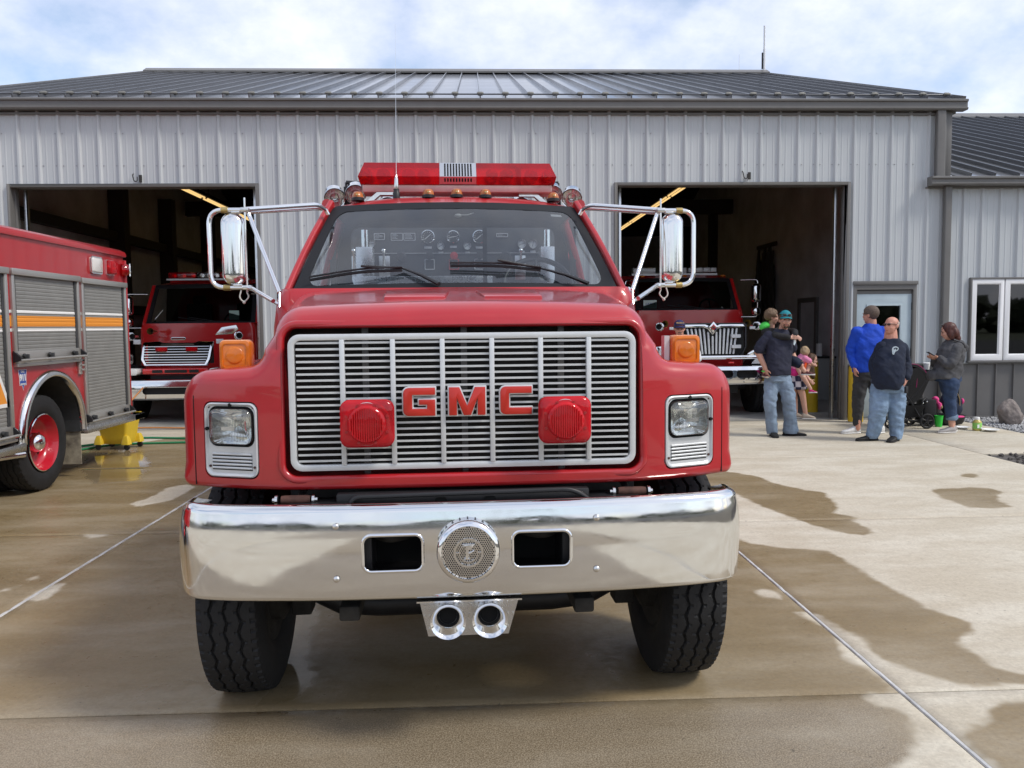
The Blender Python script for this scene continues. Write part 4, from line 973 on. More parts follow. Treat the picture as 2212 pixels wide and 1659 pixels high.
# cab
WB, WT = (.872, 1.46, 1.812), (.722, 2.02, 2.332)
def ws(u, v, off=0.0):
    x_ = (WB[0]+(WT[0]-WB[0])*v)*u; y_ = WB[1]+(WT[1]-WB[1])*v+.10*u*u; z_ = WB[2]+(WT[2]-WB[2])*v-.012*u*u+.012*math.sin(math.pi*v)
    return Vector((x_, y_-off*.68, z_+off*.73))
nu, nv = 28, 12
def strip_(u0, u1, v0, v1, off, n1=28, n2=4): return [[ws(u0+(u1-u0)*i/n1, v0+(v1-v0)*j/n2, off) for j in range(n2+1)] for i in range(n1+1)]
wsh = obj("windshield", MB().grid(strip_(-.985, .985, .02, .98, 0, 28, 12)), "windshield", ft, smooth=60)
def wrr(u0, u1, v0, v1, r, n=7):
    out = []
    for qx, qy, a0 in ((u1, v1, 0), (u0, v1, 90), (u0, v0, 180), (u1, v0, 270)):
        sx_, sy_ = (1 if qx == u1 else -1), (1 if qy == v1 else -1)
        for i in range(n+1):
            a = R(a0+90*i/n); out.append((qx-sx_*r*.55+r*.55*math.cos(a), qy-sy_*r+r*math.sin(a)))
    return out
def dens2(p, n=6): return [(p[i][0]+(p[(i+1) % len(p)][0]-p[i][0])*k/n, p[i][1]+(p[(i+1) % len(p)][1]-p[i][1])*k/n) for i in range(len(p)) for k in range(n)]
outl = dens2(wrr(-1.02, 1.02, -.03, 1.015, .06), 6); inl = dens2(wrr(-.952, .952, .035, .928, .14), 6)
mb = MB(); mb.rings([[ws(a, b, -.004) for a, b in outl], [ws(a, b, .006) for a, b in outl], [ws(a, b, .003) for a, b in inl], [ws(a, b, -.004) for a, b in inl]], False); obj("windshield_gasket", mb, "rubber_seal", ft, smooth=40)
cab = MB()
sec = []
for z_, xw, y0_, y1_ in ((.95, .97, 1.38, 2.98), (1.30, .985, 1.37, 3.0), (1.60, .975, 1.37, 3.0), (1.75, .955, 1.38, 3.0), (1.805, .935, 1.42, 2.985)):
    sec.append([(a, (y0_+y1_)/2+b, z_) for a, b in rrect(2*xw, y1_-y0_, .08, 5)])
cab.rings(sec, False); obj("cab_body", cab, "paint_red", ft, smooth=35)
mb = MB(); mb.grid([[(x_, y_, 1.20) for y_ in (1.40, 2.98)] for x_ in (-.95, .95)]); obj("cab_floor", mb, "dash", ft)
def pillar(name, a, b, wx, wy, mat="paint_red"):
    a, b = Vector(a), Vector(b); d = (b-a).normalized(); s = 1 if a.x > 0 else -1
    sx_ = Vector((s, 0, 0)); sx_ = (sx_-d*sx_.dot(d)).normalized(); sy_ = d.cross(sx_)
    mb = MB(); mb.rings([[p + sx_*(u_*wx) + sy_*(v_*wy) for u_, v_ in rrect(1, 1, .3, 4)] for p in [a+(b-a)*t+sx_*.012*math.sin(math.pi*t) for t in (0, .2, .4, .6, .8, 1)]]); return obj(name, mb, mat, ft, smooth=50)
for s in (-1, 1):
    pillar("windshield_pillar", (s*.925, 1.585, 1.79), (s*.748, 2.13, 2.345), .036, .06)
    pillar("door_pillar", (s*.93, 2.92, 1.79), (s*.775, 2.88, 2.345), .06, .12)
    mb = MB(); mb.rings([[Vector((s*(.775+a*.03), y_, 2.345+b*.03)) for a, b in circle(1, 10)] for y_ in (2.12, 2.90)]); obj("roof_rail", mb, "paint_red", ft, smooth=60)
    g0_ = [(s*.925, 1.62, 1.81), (s*.925, 2.88, 1.81), (s*.785, 2.84, 2.33), (s*.78, 2.14, 2.33)]
    mb = MB(); mb.add(g0_, [(0, 1, 2, 3)]); obj("door_glass", mb, "cab_glass", ft)
    mb = MB(); mb.tube([(s*.986, 1.62, 1.80), (s*.99, 1.62, 1.0)], .003, 5); obj("door_gap", mb, "black_void", ft)
def roofz(u): return 2.408-.062*abs(u)**3.2
rows = []
for t in range(13):
    f_ = t/12; row = []
    for i in range(25):
        u = -1+2*i/24
        if f_ <= .25: q_ = f_/.25; y_ = 2.035+.10*u*u+.22*q_; z_ = 2.337-.012*u*u+(roofz(u)-2.337+.012*u*u)*math.sin(q_*math.pi/2)
        else: q_ = (f_-.25)/.75; y_ = (2.255+.10*u*u)+(2.97-2.255-.10*u*u)*q_; z_ = roofz(u)-.02*q_**6
        row.append((u*(.745+.025*min(1, f_*3)), y_, z_))
    rows.append(row)
mb = MB(); mb.grid(rows); mb.grid([[(p[0], p[1]+.004, p[2]-.02) for p in r] for r in rows]); obj("cab_roof", mb, "paint_red", ft, smooth=50)
mb = MB(); mb.grid([[(p[0]*.98, p[1]+.01, p[2]-.035) for p in r] for r in rows]); obj("headliner", mb, "dash", ft, smooth=50)
# rear wall of the cab with its wide window
o_ = rrect(1.84, .60, .05, 5, 0, 2.06); mb = MB(); mb.frame([(a*(1-.14*max(0, (b-1.8)/.5)), b) for a, b in rrect(1.86, 1.16, .05, 5, 0, 1.77)], rrect(1.46, .44, .07, 5, 0, 2.085), (0, 2.95, 0), X_, Z_, -.03); obj("cab_rear_wall", mb, "dash", ft)
mb = MB(); mb.frame(rrect(1.50, .48, .08, 5, 0, 2.085), rrect(1.445, .425, .065, 5, 0, 2.085), (0, 2.945, 0), X_, Z_, .012); mb.bx(.205, .235, 2.935, 2.96, 1.87, 2.30); obj("rear_window_frame", mb, "black_plastic", ft)
mb = MB(); mb.add([(-.73, 2.955, 1.865), (.73, 2.955, 1.865), (.73, 2.955, 2.305), (-.73, 2.955, 2.305)], [(0, 1, 2, 3)]); obj("rear_window", mb, "cab_glass", ft)
mb = MB(); mb.rings([[(x_, y_, z_) for y_, z_ in ((1.46, 1.55), (1.47, 1.80), (1.75, 1.79), (1.86, 1.74), (1.86, 1.5))] for x_ in (-.90, .90)]); mb.bx(.30, .66, 1.60, 1.84, 1.76, 1.82); obj("dashboard", mb, "dash", ft, bevel=.02)
mb = MB(); c_ = Vector((.49, 1.98, 1.845)); tilt = Matrix.Rotation(R(-38), 3, 'X')
mb.tube([c_ + tilt @ Vector((.205*math.cos(2*math.pi*k/40), 0, .205*math.sin(2*math.pi*k/40))) for k in range(40)], .016, 8, closed=True)
for a in (200, 340, 90): mb.tube([c_, c_ + tilt @ Vector((.2*math.cos(R(a)), 0, .2*math.sin(R(a))))], .012, 6)
mb.ell(c_, (.06, .04, .06)); mb.tube([c_, c_+Vector((0, -.25, -.2))], .03, 8); obj("steering_wheel", mb, "black_plastic", ft, smooth=80)
mb = MB(); mb.box((-.5, 2.62, 1.50), (.62, .5, .2)); mb.box((-.5, 2.82, 1.70), (.62, .14, .34)); mb.box((.5, 2.62, 1.50), (.62, .5, .2)); mb.box((.5, 2.82, 1.70), (.62, .14, .34)); obj("bench_seat", mb, "dash", ft, bevel=.04)
mb = MB(); mb.ell(ws(.02, .90, -.035), (.022, .014, .012)); mb.tube(rounded_path([ws(.03, .90, -.03), ws(.09, .895, -.03), ws(.15, .93, -.03)], .03), .004, 6); obj("mirror_stub_cable", mb, "mud_white", ft, smooth=80)
mb = MB(); mb.grid([[ws(u_, v_, -.004) for v_ in (.865, .895)] for u_ in (.78, .87)]); obj("inspection_sticker", mb, "label_silver", ft)
# wipers
for pts, bl in ((((-.122, 1.475, 1.845), (-.30, 1.58, 1.918)), ((-.80, 1.585, 1.872), (-.52, 1.555, 1.915), (-.30, 1.565, 1.922))), (((.69, 1.51, 1.845), (.46, 1.59, 1.915)), ((-.04, 1.575, 1.945), (.22, 1.57, 1.945), (.46, 1.59, 1.920)))):
    pts = [Vector(p)+Vector((0, -.03, .0)) for p in pts]; bl = [Vector(p)+Vector((0, -.035, 0)) for p in bl]
    wp = empty("wiper", parent=ft)
    mb = MB(); mb.tube([pts[0]+Vector((.02, -.01, -.02)), pts[0]+(pts[1]-pts[0])*.4, pts[1]], [.020, .015, .009], 8, flat=.6); mb.tube([pts[1], bl[1]+Vector((0, -.008, .012))], .007, 6); obj("wiper_arm", mb, "black_plastic", wp, smooth=60)
    bb = rounded_path(bl, .3, 8); mb = MB(); mb.tube(bb, .006, 6); mb.tube([p+Vector((0, .012, -.016)) for p in bb], .005, 6, flat=1.8); obj("wiper_blade", mb, "black_plastic", wp, smooth=60)
# raised pads on the hood
for x0, x1 in ((-.33, -.07), (.095, .345)):
    mb = MB(); mb.rings([[(x_, y_, zz_+k) for x_, y_, zz_ in ((x0, .52, 1.716), (x1, .52, 1.716), (x1+.02, .95, 1.758), (x0-.02, .95, 1.758))] for k in (-.03, .012)]); obj("hood_pad", mb, "paint_red", ft, bevel=.008)
# clearance lamps and aerial
for x_, y_, z_ in ((-.60, 2.24, 2.392), (-.163, 2.19, 2.402), (.012, 2.19, 2.404), (.190, 2.19, 2.402), (.622, 2.24, 2.390)):
    cl_ = empty("clearance_lamp", (x_, y_, z_), 0, ft)
    mb = MB(); mb.rings([[(a*k, b*k*1.3, z) for a, b in circle(.040, 20)] for k, z in ((1, -.012), (1, .004), (.9, .008))]); obj("lamp_base", mb, "black_plastic", cl_, smooth=40)
    mb = MB(); mb.rings([[(a*k, b*k*1.3, z) for a, b in circle(.036, 20)] for k, z in ((1, .007), (.97, .018), (.82, .034), (.6, .042), (.2, .045), (.02, .045))]); obj("lamp_dome", mb, "amber_dim", cl_, smooth=60)
    mb = MB(); mb.lathe([(.006, 0), (.006, .006)], (0, -.045, .02), (0, -1, .2), 8); obj("lamp_screw", mb, "brass", cl_)
an = empty("aerial", (-.362, 2.24, 2.395), 0, ft)
mb = MB(); mb.lathe([(.022, 0), (.022, .035), (.018, .04), (.018, .06)], (0, 0, 0), (0, 0, 1), 16); obj("aerial_base", mb, "black_plastic", an, smooth=40)
mb = MB(); mb.lathe([(.012, .06), (.015, .075), (.012, .12), (.004, .145), (.0014, .15), (.0011, .7), (.0008, 1.06)], (0, 0, 0), (.012, 0, 1), 10); obj("aerial_whip", mb, "stainless", an, smooth=40)
# light bar
lb = empty("light_bar", (.025, 2.36, 0), 0, ft)
cs_ = [(0.02, 2.508), (-.012, 2.552), (.055, 2.650), (.235, 2.650), (.305, 2.552), (.27, 2.508)]
def lbr(x_, sh): 
    k = {0: (0, 0), 1: (.0, 0)}[sh]; return [(x_, a, b) for a, b in cs_]
for s in (-1, 1):
    e = [( s*.622, .02, 2.508), (s*.634, -.008, 2.552), (s*.597, .055, 2.650), (s*.597, .235, 2.650), (s*.634, .30, 2.552), (s*.622, .27, 2.508)]
    i_ = [(s*.118, a, b) for a, b in cs_]; f2 = [(s*.585, a, b) for a, b in cs_]
    mb = MB(); mb.rings([i_, f2, e]); obj("bar_lens", mb, "lens_red", lb, smooth=15)
    mb = MB(); mb.bx(min(s*.125, s*.60), max(s*.125, s*.60), .16, .165, 2.515, 2.63); obj("mirror_panel", mb, "reflector_soft", lb)
    for x_ in (.20, .33, .47, .56):
        a = {.20: 25, .33: -15, .47: 10, .56: 40}[x_]; ax = Vector((math.sin(R(a))*s, -math.cos(R(a)), .1)).normalized()
        mb = MB(); mb.lathe([(.044, 0.05), (.047, .048), (.04, .03), (.028, .012), (.012, 0), (0, 0)], (s*x_, .12, 2.570), ax, 24, 's'); obj("rotator", mb, "reflector_soft", lb, smooth=70)
        mb = MB(); mb.ell(Vector((s*x_, .12, 2.570))+ax*.03, .012, 8, 6); obj("lamp_bulb", mb, "lens_clear", lb)
    mb = MB(); mb.bx(min(s*.38, s*.41), max(s*.38, s*.41), .06, .22, 2.515, 2.63); obj("divider", mb, "paint_red_dark", lb)
mb = MB(); mb.rings([[(x_, a, b) for a, b in cs_] for x_ in (-.117, .117)]); obj("bar_speaker", mb, "stainless", lb, smooth=15)
mb = MB(); e1 = (Vector((0, .055, 2.650))-Vector((0, -.012, 2.552))); nn_ = Vector((0, -e1.z, e1.y)).normalized()
for i in range(10):
    for j in range(6):
        p = Vector((-.083+.0185*i, -.012, 2.552))+e1*(.10+.155*j); mb.box(p+nn_*.001, (.010, .012, .004), rot=Matrix.Rotation(math.atan2(e1.z, e1.y), 3, 'X'))
e2 = Vector((0, .032, -.044))
for i in range(10): mb.box(Vector((-.083+.0185*i, -.012, 2.552))+e2*.45+Vector((0, -.002, -.001)), (.010, .003, .022), rot=Matrix.Rotation(R(36), 3, 'X'))
obj("speaker_slots", mb, "black_void", lb)["kind"] = "stuff"
mb = MB(); mb.rings([[(x_*k, a, b) for a, b in ((.03, 2.506), (.26, 2.506), (.24, 2.462), (.05, 2.462))] for x_, k in ((-.61, 1), (.61, 1))]); obj("bar_tray", mb, "tray_pale", lb, bevel=.006)
for s in (-1, 1):
    mb = MB(); mb.prism([(s*.60, 2.395), (s*.52, 2.462), (s*.40, 2.462), (s*.40, 2.445), (s*.50, 2.445), (s*.56, 2.395)], (0, .10, 0), X_, Z_, .05 if s < 0 else -.05); obj("bar_foot", mb, "stainless", lb)
# work lights beside the light bar
for k, (x_, z_, y_, tx_) in enumerate(((-.800, 2.468, 2.70, .25), (-.655, 2.485, 2.66, .1), (-.45, 2.425, 2.80, 0), (.812, 2.470, 2.70, -.25), (.672, 2.485, 2.66, -.1), (.47, 2.425, 2.80, 0))):
    wl_ = empty("work_light", parent=ft); ax = Vector((tx_*.6, -.80, -.42)).normalized(); c_ = Vector((x_, y_, z_))
    mb = MB(); mb.lathe([(.066, .0), (.070, .004), (.071, -.01), (.066, -.02), (.066, -.075), (.055, -.10), (.02, -.105), (0, -.105)], c_, ax, 32, 's'); obj("lamp_can", mb, "chrome", wl_, smooth=40)
    mb = MB(); mb.lathe([(.063, .0), (.055, -.02), (.035, -.045), (.01, -.055), (0, -.055)], c_, ax, 28, 's'); obj("lamp_reflector", mb, "reflector", wl_, smooth=60)
    mb = MB(); mb.lathe([(.066, .001), (.045, .006), (.0, .009)], c_, ax, 28); obj("lamp_lens", mb, "lens_clear", wl_, smooth=60)
for s in (-1, 1):
    mb = MB(); mb.tube([(s*.60, 2.78, 2.58), (s*.73, 2.78, 2.585)], .014, 8); mb.tube([(s*.73, 2.78, 2.585), (s*.735, 2.78, 2.42)], .008, 6); mb.bx(min(s*.70, s*.75), max(s*.70, s*.75), 2.80, 2.86, 2.40, 2.56); obj("light_handle", mb, "black_plastic", ft, smooth=60)
mb = MB(); mb.bx(-.86, .86, 2.84, 2.89, 2.385, 2.43); mb.bx(-.86, -.82, 2.84, 2.89, 1.6, 2.43); mb.bx(.82, .86, 2.84, 2.89, 1.6, 2.43); obj("light_rack", mb, "black_metal", ft)
# mirrors
for s in (-1, 1):
    k = s; mi = empty("side_mirror", parent=ft)
    def mx_(x_, y_, z_): return Vector((x_*k, y_, z_))
    yt, yb = 1.50, 1.50
    mb = MB(); mb.tube(rounded_path([mx_(1.115, yt, 2.222), mx_(1.305, yt, 2.222), mx_(1.305, yb, 1.815), mx_(1.125, yb, 1.815)], .075, 8), .0125, 10); obj("mirror_loop", mb, "chrome", mi, smooth=80)
    mb = MB(); mb.tube(rounded_path([mx_(1.12, yt, 2.226), mx_(.80, 1.90, 2.31), mx_(.765, 1.97, 2.295), mx_(.748, 1.98, 2.262)], .05, 6), .0125, 10); obj("mirror_arm", mb, "chrome", mi, smooth=80)
    mb = MB(); mb.tube(rounded_path([mx_(1.12, yt+.02, 2.212), mx_(.85, 2.25, 2.335), mx_(.76, 2.4, 2.34)], .05, 6), .0105, 10); obj("mirror_arm", mb, "stainless", mi, smooth=80)
    mb = MB(); mb.tube(rounded_path([mx_(1.10, yt, 2.205), mx_(1.09, yt-.005, 2.18), mx_(.893, 1.20, 1.775)], .03, 4), .0115, 10); mb.tube([mx_(.893, 1.20, 1.775), mx_(.888, 1.16, 1.70)], .006, 6); obj("mirror_strut", mb, "chrome", mi, smooth=80)
    mb = MB(); mb.tube(rounded_path([mx_(1.14, yb, 1.815), mx_(1.09, yb-.03, 1.81), mx_(.935, 1.25, 1.735)], .04, 5), .0115, 10); mb.tube([mx_(1.09, yb, 1.81), mx_(.93, 1.36, 1.72)], .009, 8); obj("mirror_lower_arm", mb, "chrome", mi, smooth=80)
    cxm = 1.182; ang = R(13)*(-k)
    h_ = empty("mirror_head_mount", mx_(cxm, 1.50, 2.018), 0, mi); bpy.data.objects.remove(h_)
    mr_ = []
    for g_, yy in ((.014, .026), (.0, .022), (0, .0), (.006, -.012), (.018, -.022), (.036, -.027), (.055, -.028)):
        ring = []
        for a, b in rrect(.122-2*min(g_, .05), .378-2*g_, .055-.4*g_ if g_ < .05 else .02, 8):
            q_ = Matrix.Rotation(ang, 3, 'Z') @ Vector((a, yy, 0)); ring.append(mx_(cxm, 1.50, 2.018)+Vector((q_.x, q_.y, b)))
        mr_.append(ring)
    mb = MB(); mb.rings(mr_); obj("mirror_head", mb, "chrome_worn", mi, smooth=40)
    mb = MB(); mb.tube([mx_(1.115, 1.485, 1.79), mx_(1.115, 1.485, 2.285)], .005, 6); obj("mirror_rod", mb, "stainless", mi)
    for zz_ in (2.222, 1.815):
        mb = MB(); mb.tube([mx_(1.205, 1.50, zz_), mx_(1.240, 1.50, zz_)], .0165, 10); obj("mirror_clamp", mb, "brass", mi, smooth=60)
        mb = MB(); mb.box(mx_(1.115, 1.495, zz_), (.045, .05, .022)); mb.box(mx_(1.165, 1.50, zz_ + (-.012 if zz_ > 2 else .012)), (.045, .03, .014)); obj("mirror_bracket", mb, "stainless", mi, bevel=.004)
    mb = MB(); mb.tube(rounded_path([mx_(1.118, 1.485, 1.79), mx_(1.105, 1.48, 1.765), mx_(1.13, 1.47, 1.735), mx_(1.155, 1.47, 1.76), mx_(1.145, 1.48, 1.80)], .02, 5), .004, 6); mb.ell(mx_(1.13, 1.47, 1.736), .009, 8, 6); obj("mirror_wire", mb, "mud_white", mi, smooth=80)
# pump panel behind the cab
pp = empty("pump_panel", parent=ft)
mb = MB(); mb.bx(-.93, .93, 3.90, 3.95, 1.4, 2.46); obj("panel_board", mb, "panel_black", pp, bevel=.01)
mb = MB(); mb.bx(-.80, .80, 3.888, 3.899, 2.199, 2.204); obj("panel_strip", mb, "label_silver", pp)
def gauge(x_, z_, r_, ndl=35):
    g_ = MB(); g_.lathe([(r_, 0), (r_, .02), (r_*.9, .026), (r_*.84, .02), (r_*.84, .012)], (x_, 3.899, z_), (0, -1, 0), 28, 'e'); go = obj("gauge", g_, "chrome", pp, smooth=40)
    d_ = MB(); d_.lathe([(r_*.85, 0), (0, .001)], (x_, 3.888, z_), (0, -1, 0), 24); obj("gauge_dial", d_, "panel_black" if r_ > .04 else "gauge_white", go)
    n_ = MB()
    for a in range(-30, 211, 24): n_.box((x_+.68*r_*math.cos(R(a)), 3.886, z_+.68*r_*math.sin(R(a))), (r_*.2, .002, r_*.07), rot=Matrix.Rotation(-R(a), 3, 'Y'))
    n_.box((x_, 3.885, z_), (r_*1.2, .002, r_*.08), rot=Matrix.Rotation(-R(ndl), 3, 'Y')); obj("gauge_marks", n_, "gauge_white" if r_ > .04 else "panel_black", go)["kind"] = "stuff"
    l_ = MB(); l_.bx(x_-r_*.55, x_+r_*.55, 3.894, 3.899, z_-r_*1.5-.012, z_-r_*1.5+.006); obj("gauge_label", l_, "label_silver", pp)
for a in ((-.202, 2.335, .056, 40), (.007, 2.334, .052, 10), (.222, 2.334, .056, 40), (-.097, 2.262, .036, 30), (.122, 2.262, .036, 30), (.575, 2.275, .040, 20), (.668, 2.275, .040, 80), (-.66, 2.28, .034, 0)): gauge(*a)
for x_, z_, w_, h__ in ((-.597, 2.338, .088, .055), (-.455, 2.336, .098, .062), (-.352, 2.336, .098, .062), (.412, 2.348, .098, .032)):
    l_ = MB(); l_.frame(rrect(w_, h__, .006, 2, x_, z_), rrect(w_-.010, h__-.010, .004, 2, x_, z_), (0, 3.898, 0), X_, Z_, .006); o = obj("data_plate", l_, "label_silver", pp)
    l_ = MB(); rnd = random.Random(int(x_*100))
    for q_ in range(4): l_.bx(x_-w_*.38, x_-w_*.38+w_*rnd.uniform(.3, .7), 3.895, 3.899, z_+h__*(.28-.18*q_), z_+h__*(.28-.18*q_)+h__*.07)
    obj("plate_lines", l_, "label_silver", o)["kind"] = "stuff"
for x_ in (-.19, .01, .22):
    l_ = MB(); l_.frame(rrect(.085, .09, .008, 2, x_, 2.11), rrect(.068, .073, .006, 2, x_, 2.11), (0, 3.898, 0), X_, Z_, .008); o = obj("valve_plate", l_, "label_silver" if x_ != .01 else "paint_red", pp)
    l_ = MB(); l_.lathe([(.02, 0), (.02, .05), (.032, .055), (.032, .075), (0, .08)], (x_, 3.898, 2.175), (0, -1, 0), 16); obj("valve_knob", l_, "black_plastic" if x_ != .01 else "paint_red", pp, smooth=40)
for x_ in (-.42, .44): l_ = MB(); l_.lathe([(.04, 0), (.045, .04), (.03, .06), (0, .06)], (x_, 3.898, 2.17), (0, -1, 0), 16); obj("panel_cap", l_, "black_plastic", pp, smooth=40)
for x_ in (-.56, .56, -.80):
    l_ = MB(); l_.tube([(x_, 3.86, 2.06), (x_, 3.82, 2.20)], .010, 8); l_.ell((x_, 3.82, 2.215), .02, 10, 7); o = obj("pull_lever", l_, "stainless", pp, smooth=60)
    l_ = MB(); l_.bx(x_-.045, x_+.045, 3.885, 3.899, 1.98, 2.18); obj("lever_plate", l_, "aluminium", pp, bevel=.004)
for s, x0, x1 in ((-1, -.765, -.632), (1, .700, .825)):
    mb = MB(); mb.bx(x0, x1, 3.62, 3.80, 1.5, 2.23); obj("tread_plate_post", mb, "tread_plate", ft, bevel=.008)
    mb = MB(); xm = (x0+x1)/2; mb.tube([(xm, 3.71, 2.23), (xm, 3.71, 2.37)], .028, 12); obj("post_handle", mb, "chrome", ft, smooth=60)
mb = MB(); mb.bx(-.9, .30, 3.40, 3.88, 1.4, 1.985); obj("tread_plate_step", mb, "tread_plate", ft, bevel=.008)
mb = MB(); mb.bx(-1.0, 1.0, 3.96, 7.4, .86, 2.30); obj("rear_body", mb, "paint_red", ft, bevel=.02)
mb = MB(); mb.bx(-.98, .98, 3.05, 3.96, .86, 1.38); obj("pump_housing", mb, "paint_red", ft, bevel=.02)
# ------------------------------------------------------------------ rescue truck with shutters, at the left edge
P("shutter", (0.275, 0.275, 0.258), 0.5, 0.25, var=.12, vscale=5, rvar=.06)
P("shutter_frame", (0.50, 0.49, 0.46), .38, .7)
P("stripe_white", (0.80, 0.80, 0.77), .5); P("stripe_orange", (0.80, 0.30, 0.035), .5)
P("wheel_red", (0.50, 0.010, 0.025), .25, coat=.7)
P("flap_tan", (0.42, 0.38, 0.29), .7, var=.6, vscale=9, vcol=(.12, .10, .08))
P("sticker_blue", (0.03, 0.08, 0.35), .4)
P("lens_milky", (0.66, 0.64, 0.60), .2, coat=.6)
P("dark_liner", (0.05, 0.052, 0.055), .6, var=.3, vscale=9)
rt = thing("rescue_truck", "red rescue truck body with grey roll-up shutters and an orange stripe at the left edge", "fire truck", (-5.5, 8.4, 0))
SX = 1.2                                                  # its side plane faces +x
def Yl(y): return y-8.4
body = MB(); rings = []
for z, g in ((.60, 0), (2.43, 0), (2.475, 0), (2.478, -.028), (2.50, -.032), (2.535, -.02), (2.56, .02), (2.57, .06)):
    rings.append([(a, b, z) for a, b in rrect(2*(SX-g), 5.4-2*g, .05, 4, 0, Yl(10.42)-2.7)])
body.rings(rings)
wc = (Yl(8.55), .55)
cut("rescue_body", body, "paint_red", [MB().lathe([(.585, -.5), (.585, .1)], (SX, wc[0], wc[1]), (1, 0, 0), 48), MB().bx(SX-.5, SX+.1, wc[0]-.585, wc[0]+.585, .3, wc[1])], rt, smooth=30)
mb = MB()
def arch(r, x): return [(x, wc[0]+r*math.cos(R(a)), wc[1]+r*math.sin(R(a))) for a in np.linspace(180, 0, 33)]
mb.rings([[(SX-.02, wc[0]+r*math.cos(R(a)), wc[1]+r*math.sin(R(a))) if False else (SX+dx, wc[0]+r*math.cos(R(a)), wc[1]-.005+r*math.sin(R(a))) for r, dx in ((.585, -.02), (.585, .035), (.60, .05), (.64, .04), (.655, .0), (.655, -.005))] for a in np.linspace(182, -2, 45)])
obj("wheel_arch_trim", mb, "chrome_worn", rt, smooth=60)
mb = MB(); mb.grid([[(x, wc[0]+.58*math.cos(R(a)), wc[1]+.58*math.sin(R(a))) for x in (SX-.47, SX-.01)] for a in np.linspace(181, -1, 33)]); mb.bx(SX-.49, SX-.47, wc[0]-.58, wc[0]+.58, .3, 1.14); obj("arch_liner", mb, "dark_liner", rt, smooth=40)
mb = MB(); mb.bx(SX-.42, SX-.01, wc[0]+.572, wc[0]+.584, .50, .62); obj("liner_skirt", mb, "dark_liner", rt)
# wheel: deep red dish with a chrome hub cap
wr = empty("wheel", (SX-.03, Yl(8.42), .48), 0, rt)
tm = tyre_mesh(.48, .27, 240); tm.v = [(p[0]-.135, p[1], p[2]) for p in tm.v]; obj("tyre", tm, "rubber", wr, smooth=30, fix=False)
mb = MB(); mb.lathe([(.282, -.02), (.288, -.005), (.280, -.0)], (0, 0, 0), (1, 0, 0), 48, '', True); obj("rim_edge", mb, "chrome", wr, smooth=50)
mb = MB(); mb.lathe([(.280, -.003), (.268, -.03), (.255, -.09), (.235, -.125), (.15, -.145), (.06, -.15), (0, -.15)], (0, 0, 0), (1, 0, 0), 48, 's'); obj("rim", mb, "wheel_red", wr, smooth=50)
mb = MB(); mb.lathe([(.098, -.15), (.10, -.09), (.095, -.07), (.08, -.035), (.05, -.010), (0, 0)], (0, 0, 0), (1, 0, 0), 36); obj("hub_cap", mb, "chrome", wr, smooth=60)
for k in range(6):
    a = R(60*k+20); mb = MB(); mb.prism(circle(.028, 14), (-.139, .185*math.cos(a), .185*math.sin(a)), Y_, Z_, .003); obj("hand_hole", mb, "black_void", wr)
w2 = inst(wr, (SX-.33, Yl(8.42), .48), rt); 
for ch in wr.children:
    if ch.name.startswith("tyre"): inst(ch, parent=w2)
for yy_ in (8.42, 4.2):
    w3 = inst(wr, (-SX+.05, Yl(yy_), .48), rt, (0, 0, math.pi))
    for ch in wr.children: inst(ch, parent=w3)
w3 = inst(wr, (SX-.03, Yl(4.2), .48), rt)
for ch in wr.children: inst(ch, parent=w3)
mb = MB(); mb.tube([(-1, Yl(8.42), .48), (1, Yl(8.42), .48)], .08, 10); mb.bx(-.5, .5, Yl(3), Yl(10.3), .45, .62); obj("chassis", mb, "black_metal", rt)
mb = MB(); mb.rings([[(x, Yl(9.14)+y, z) for x, y in ((SX-.40, 0), (SX-.02, 0), (SX-.02, .012), (SX-.40, .012))] for z in (.14, .55)]); obj("mud_flap", mb, "flap_tan", rt)
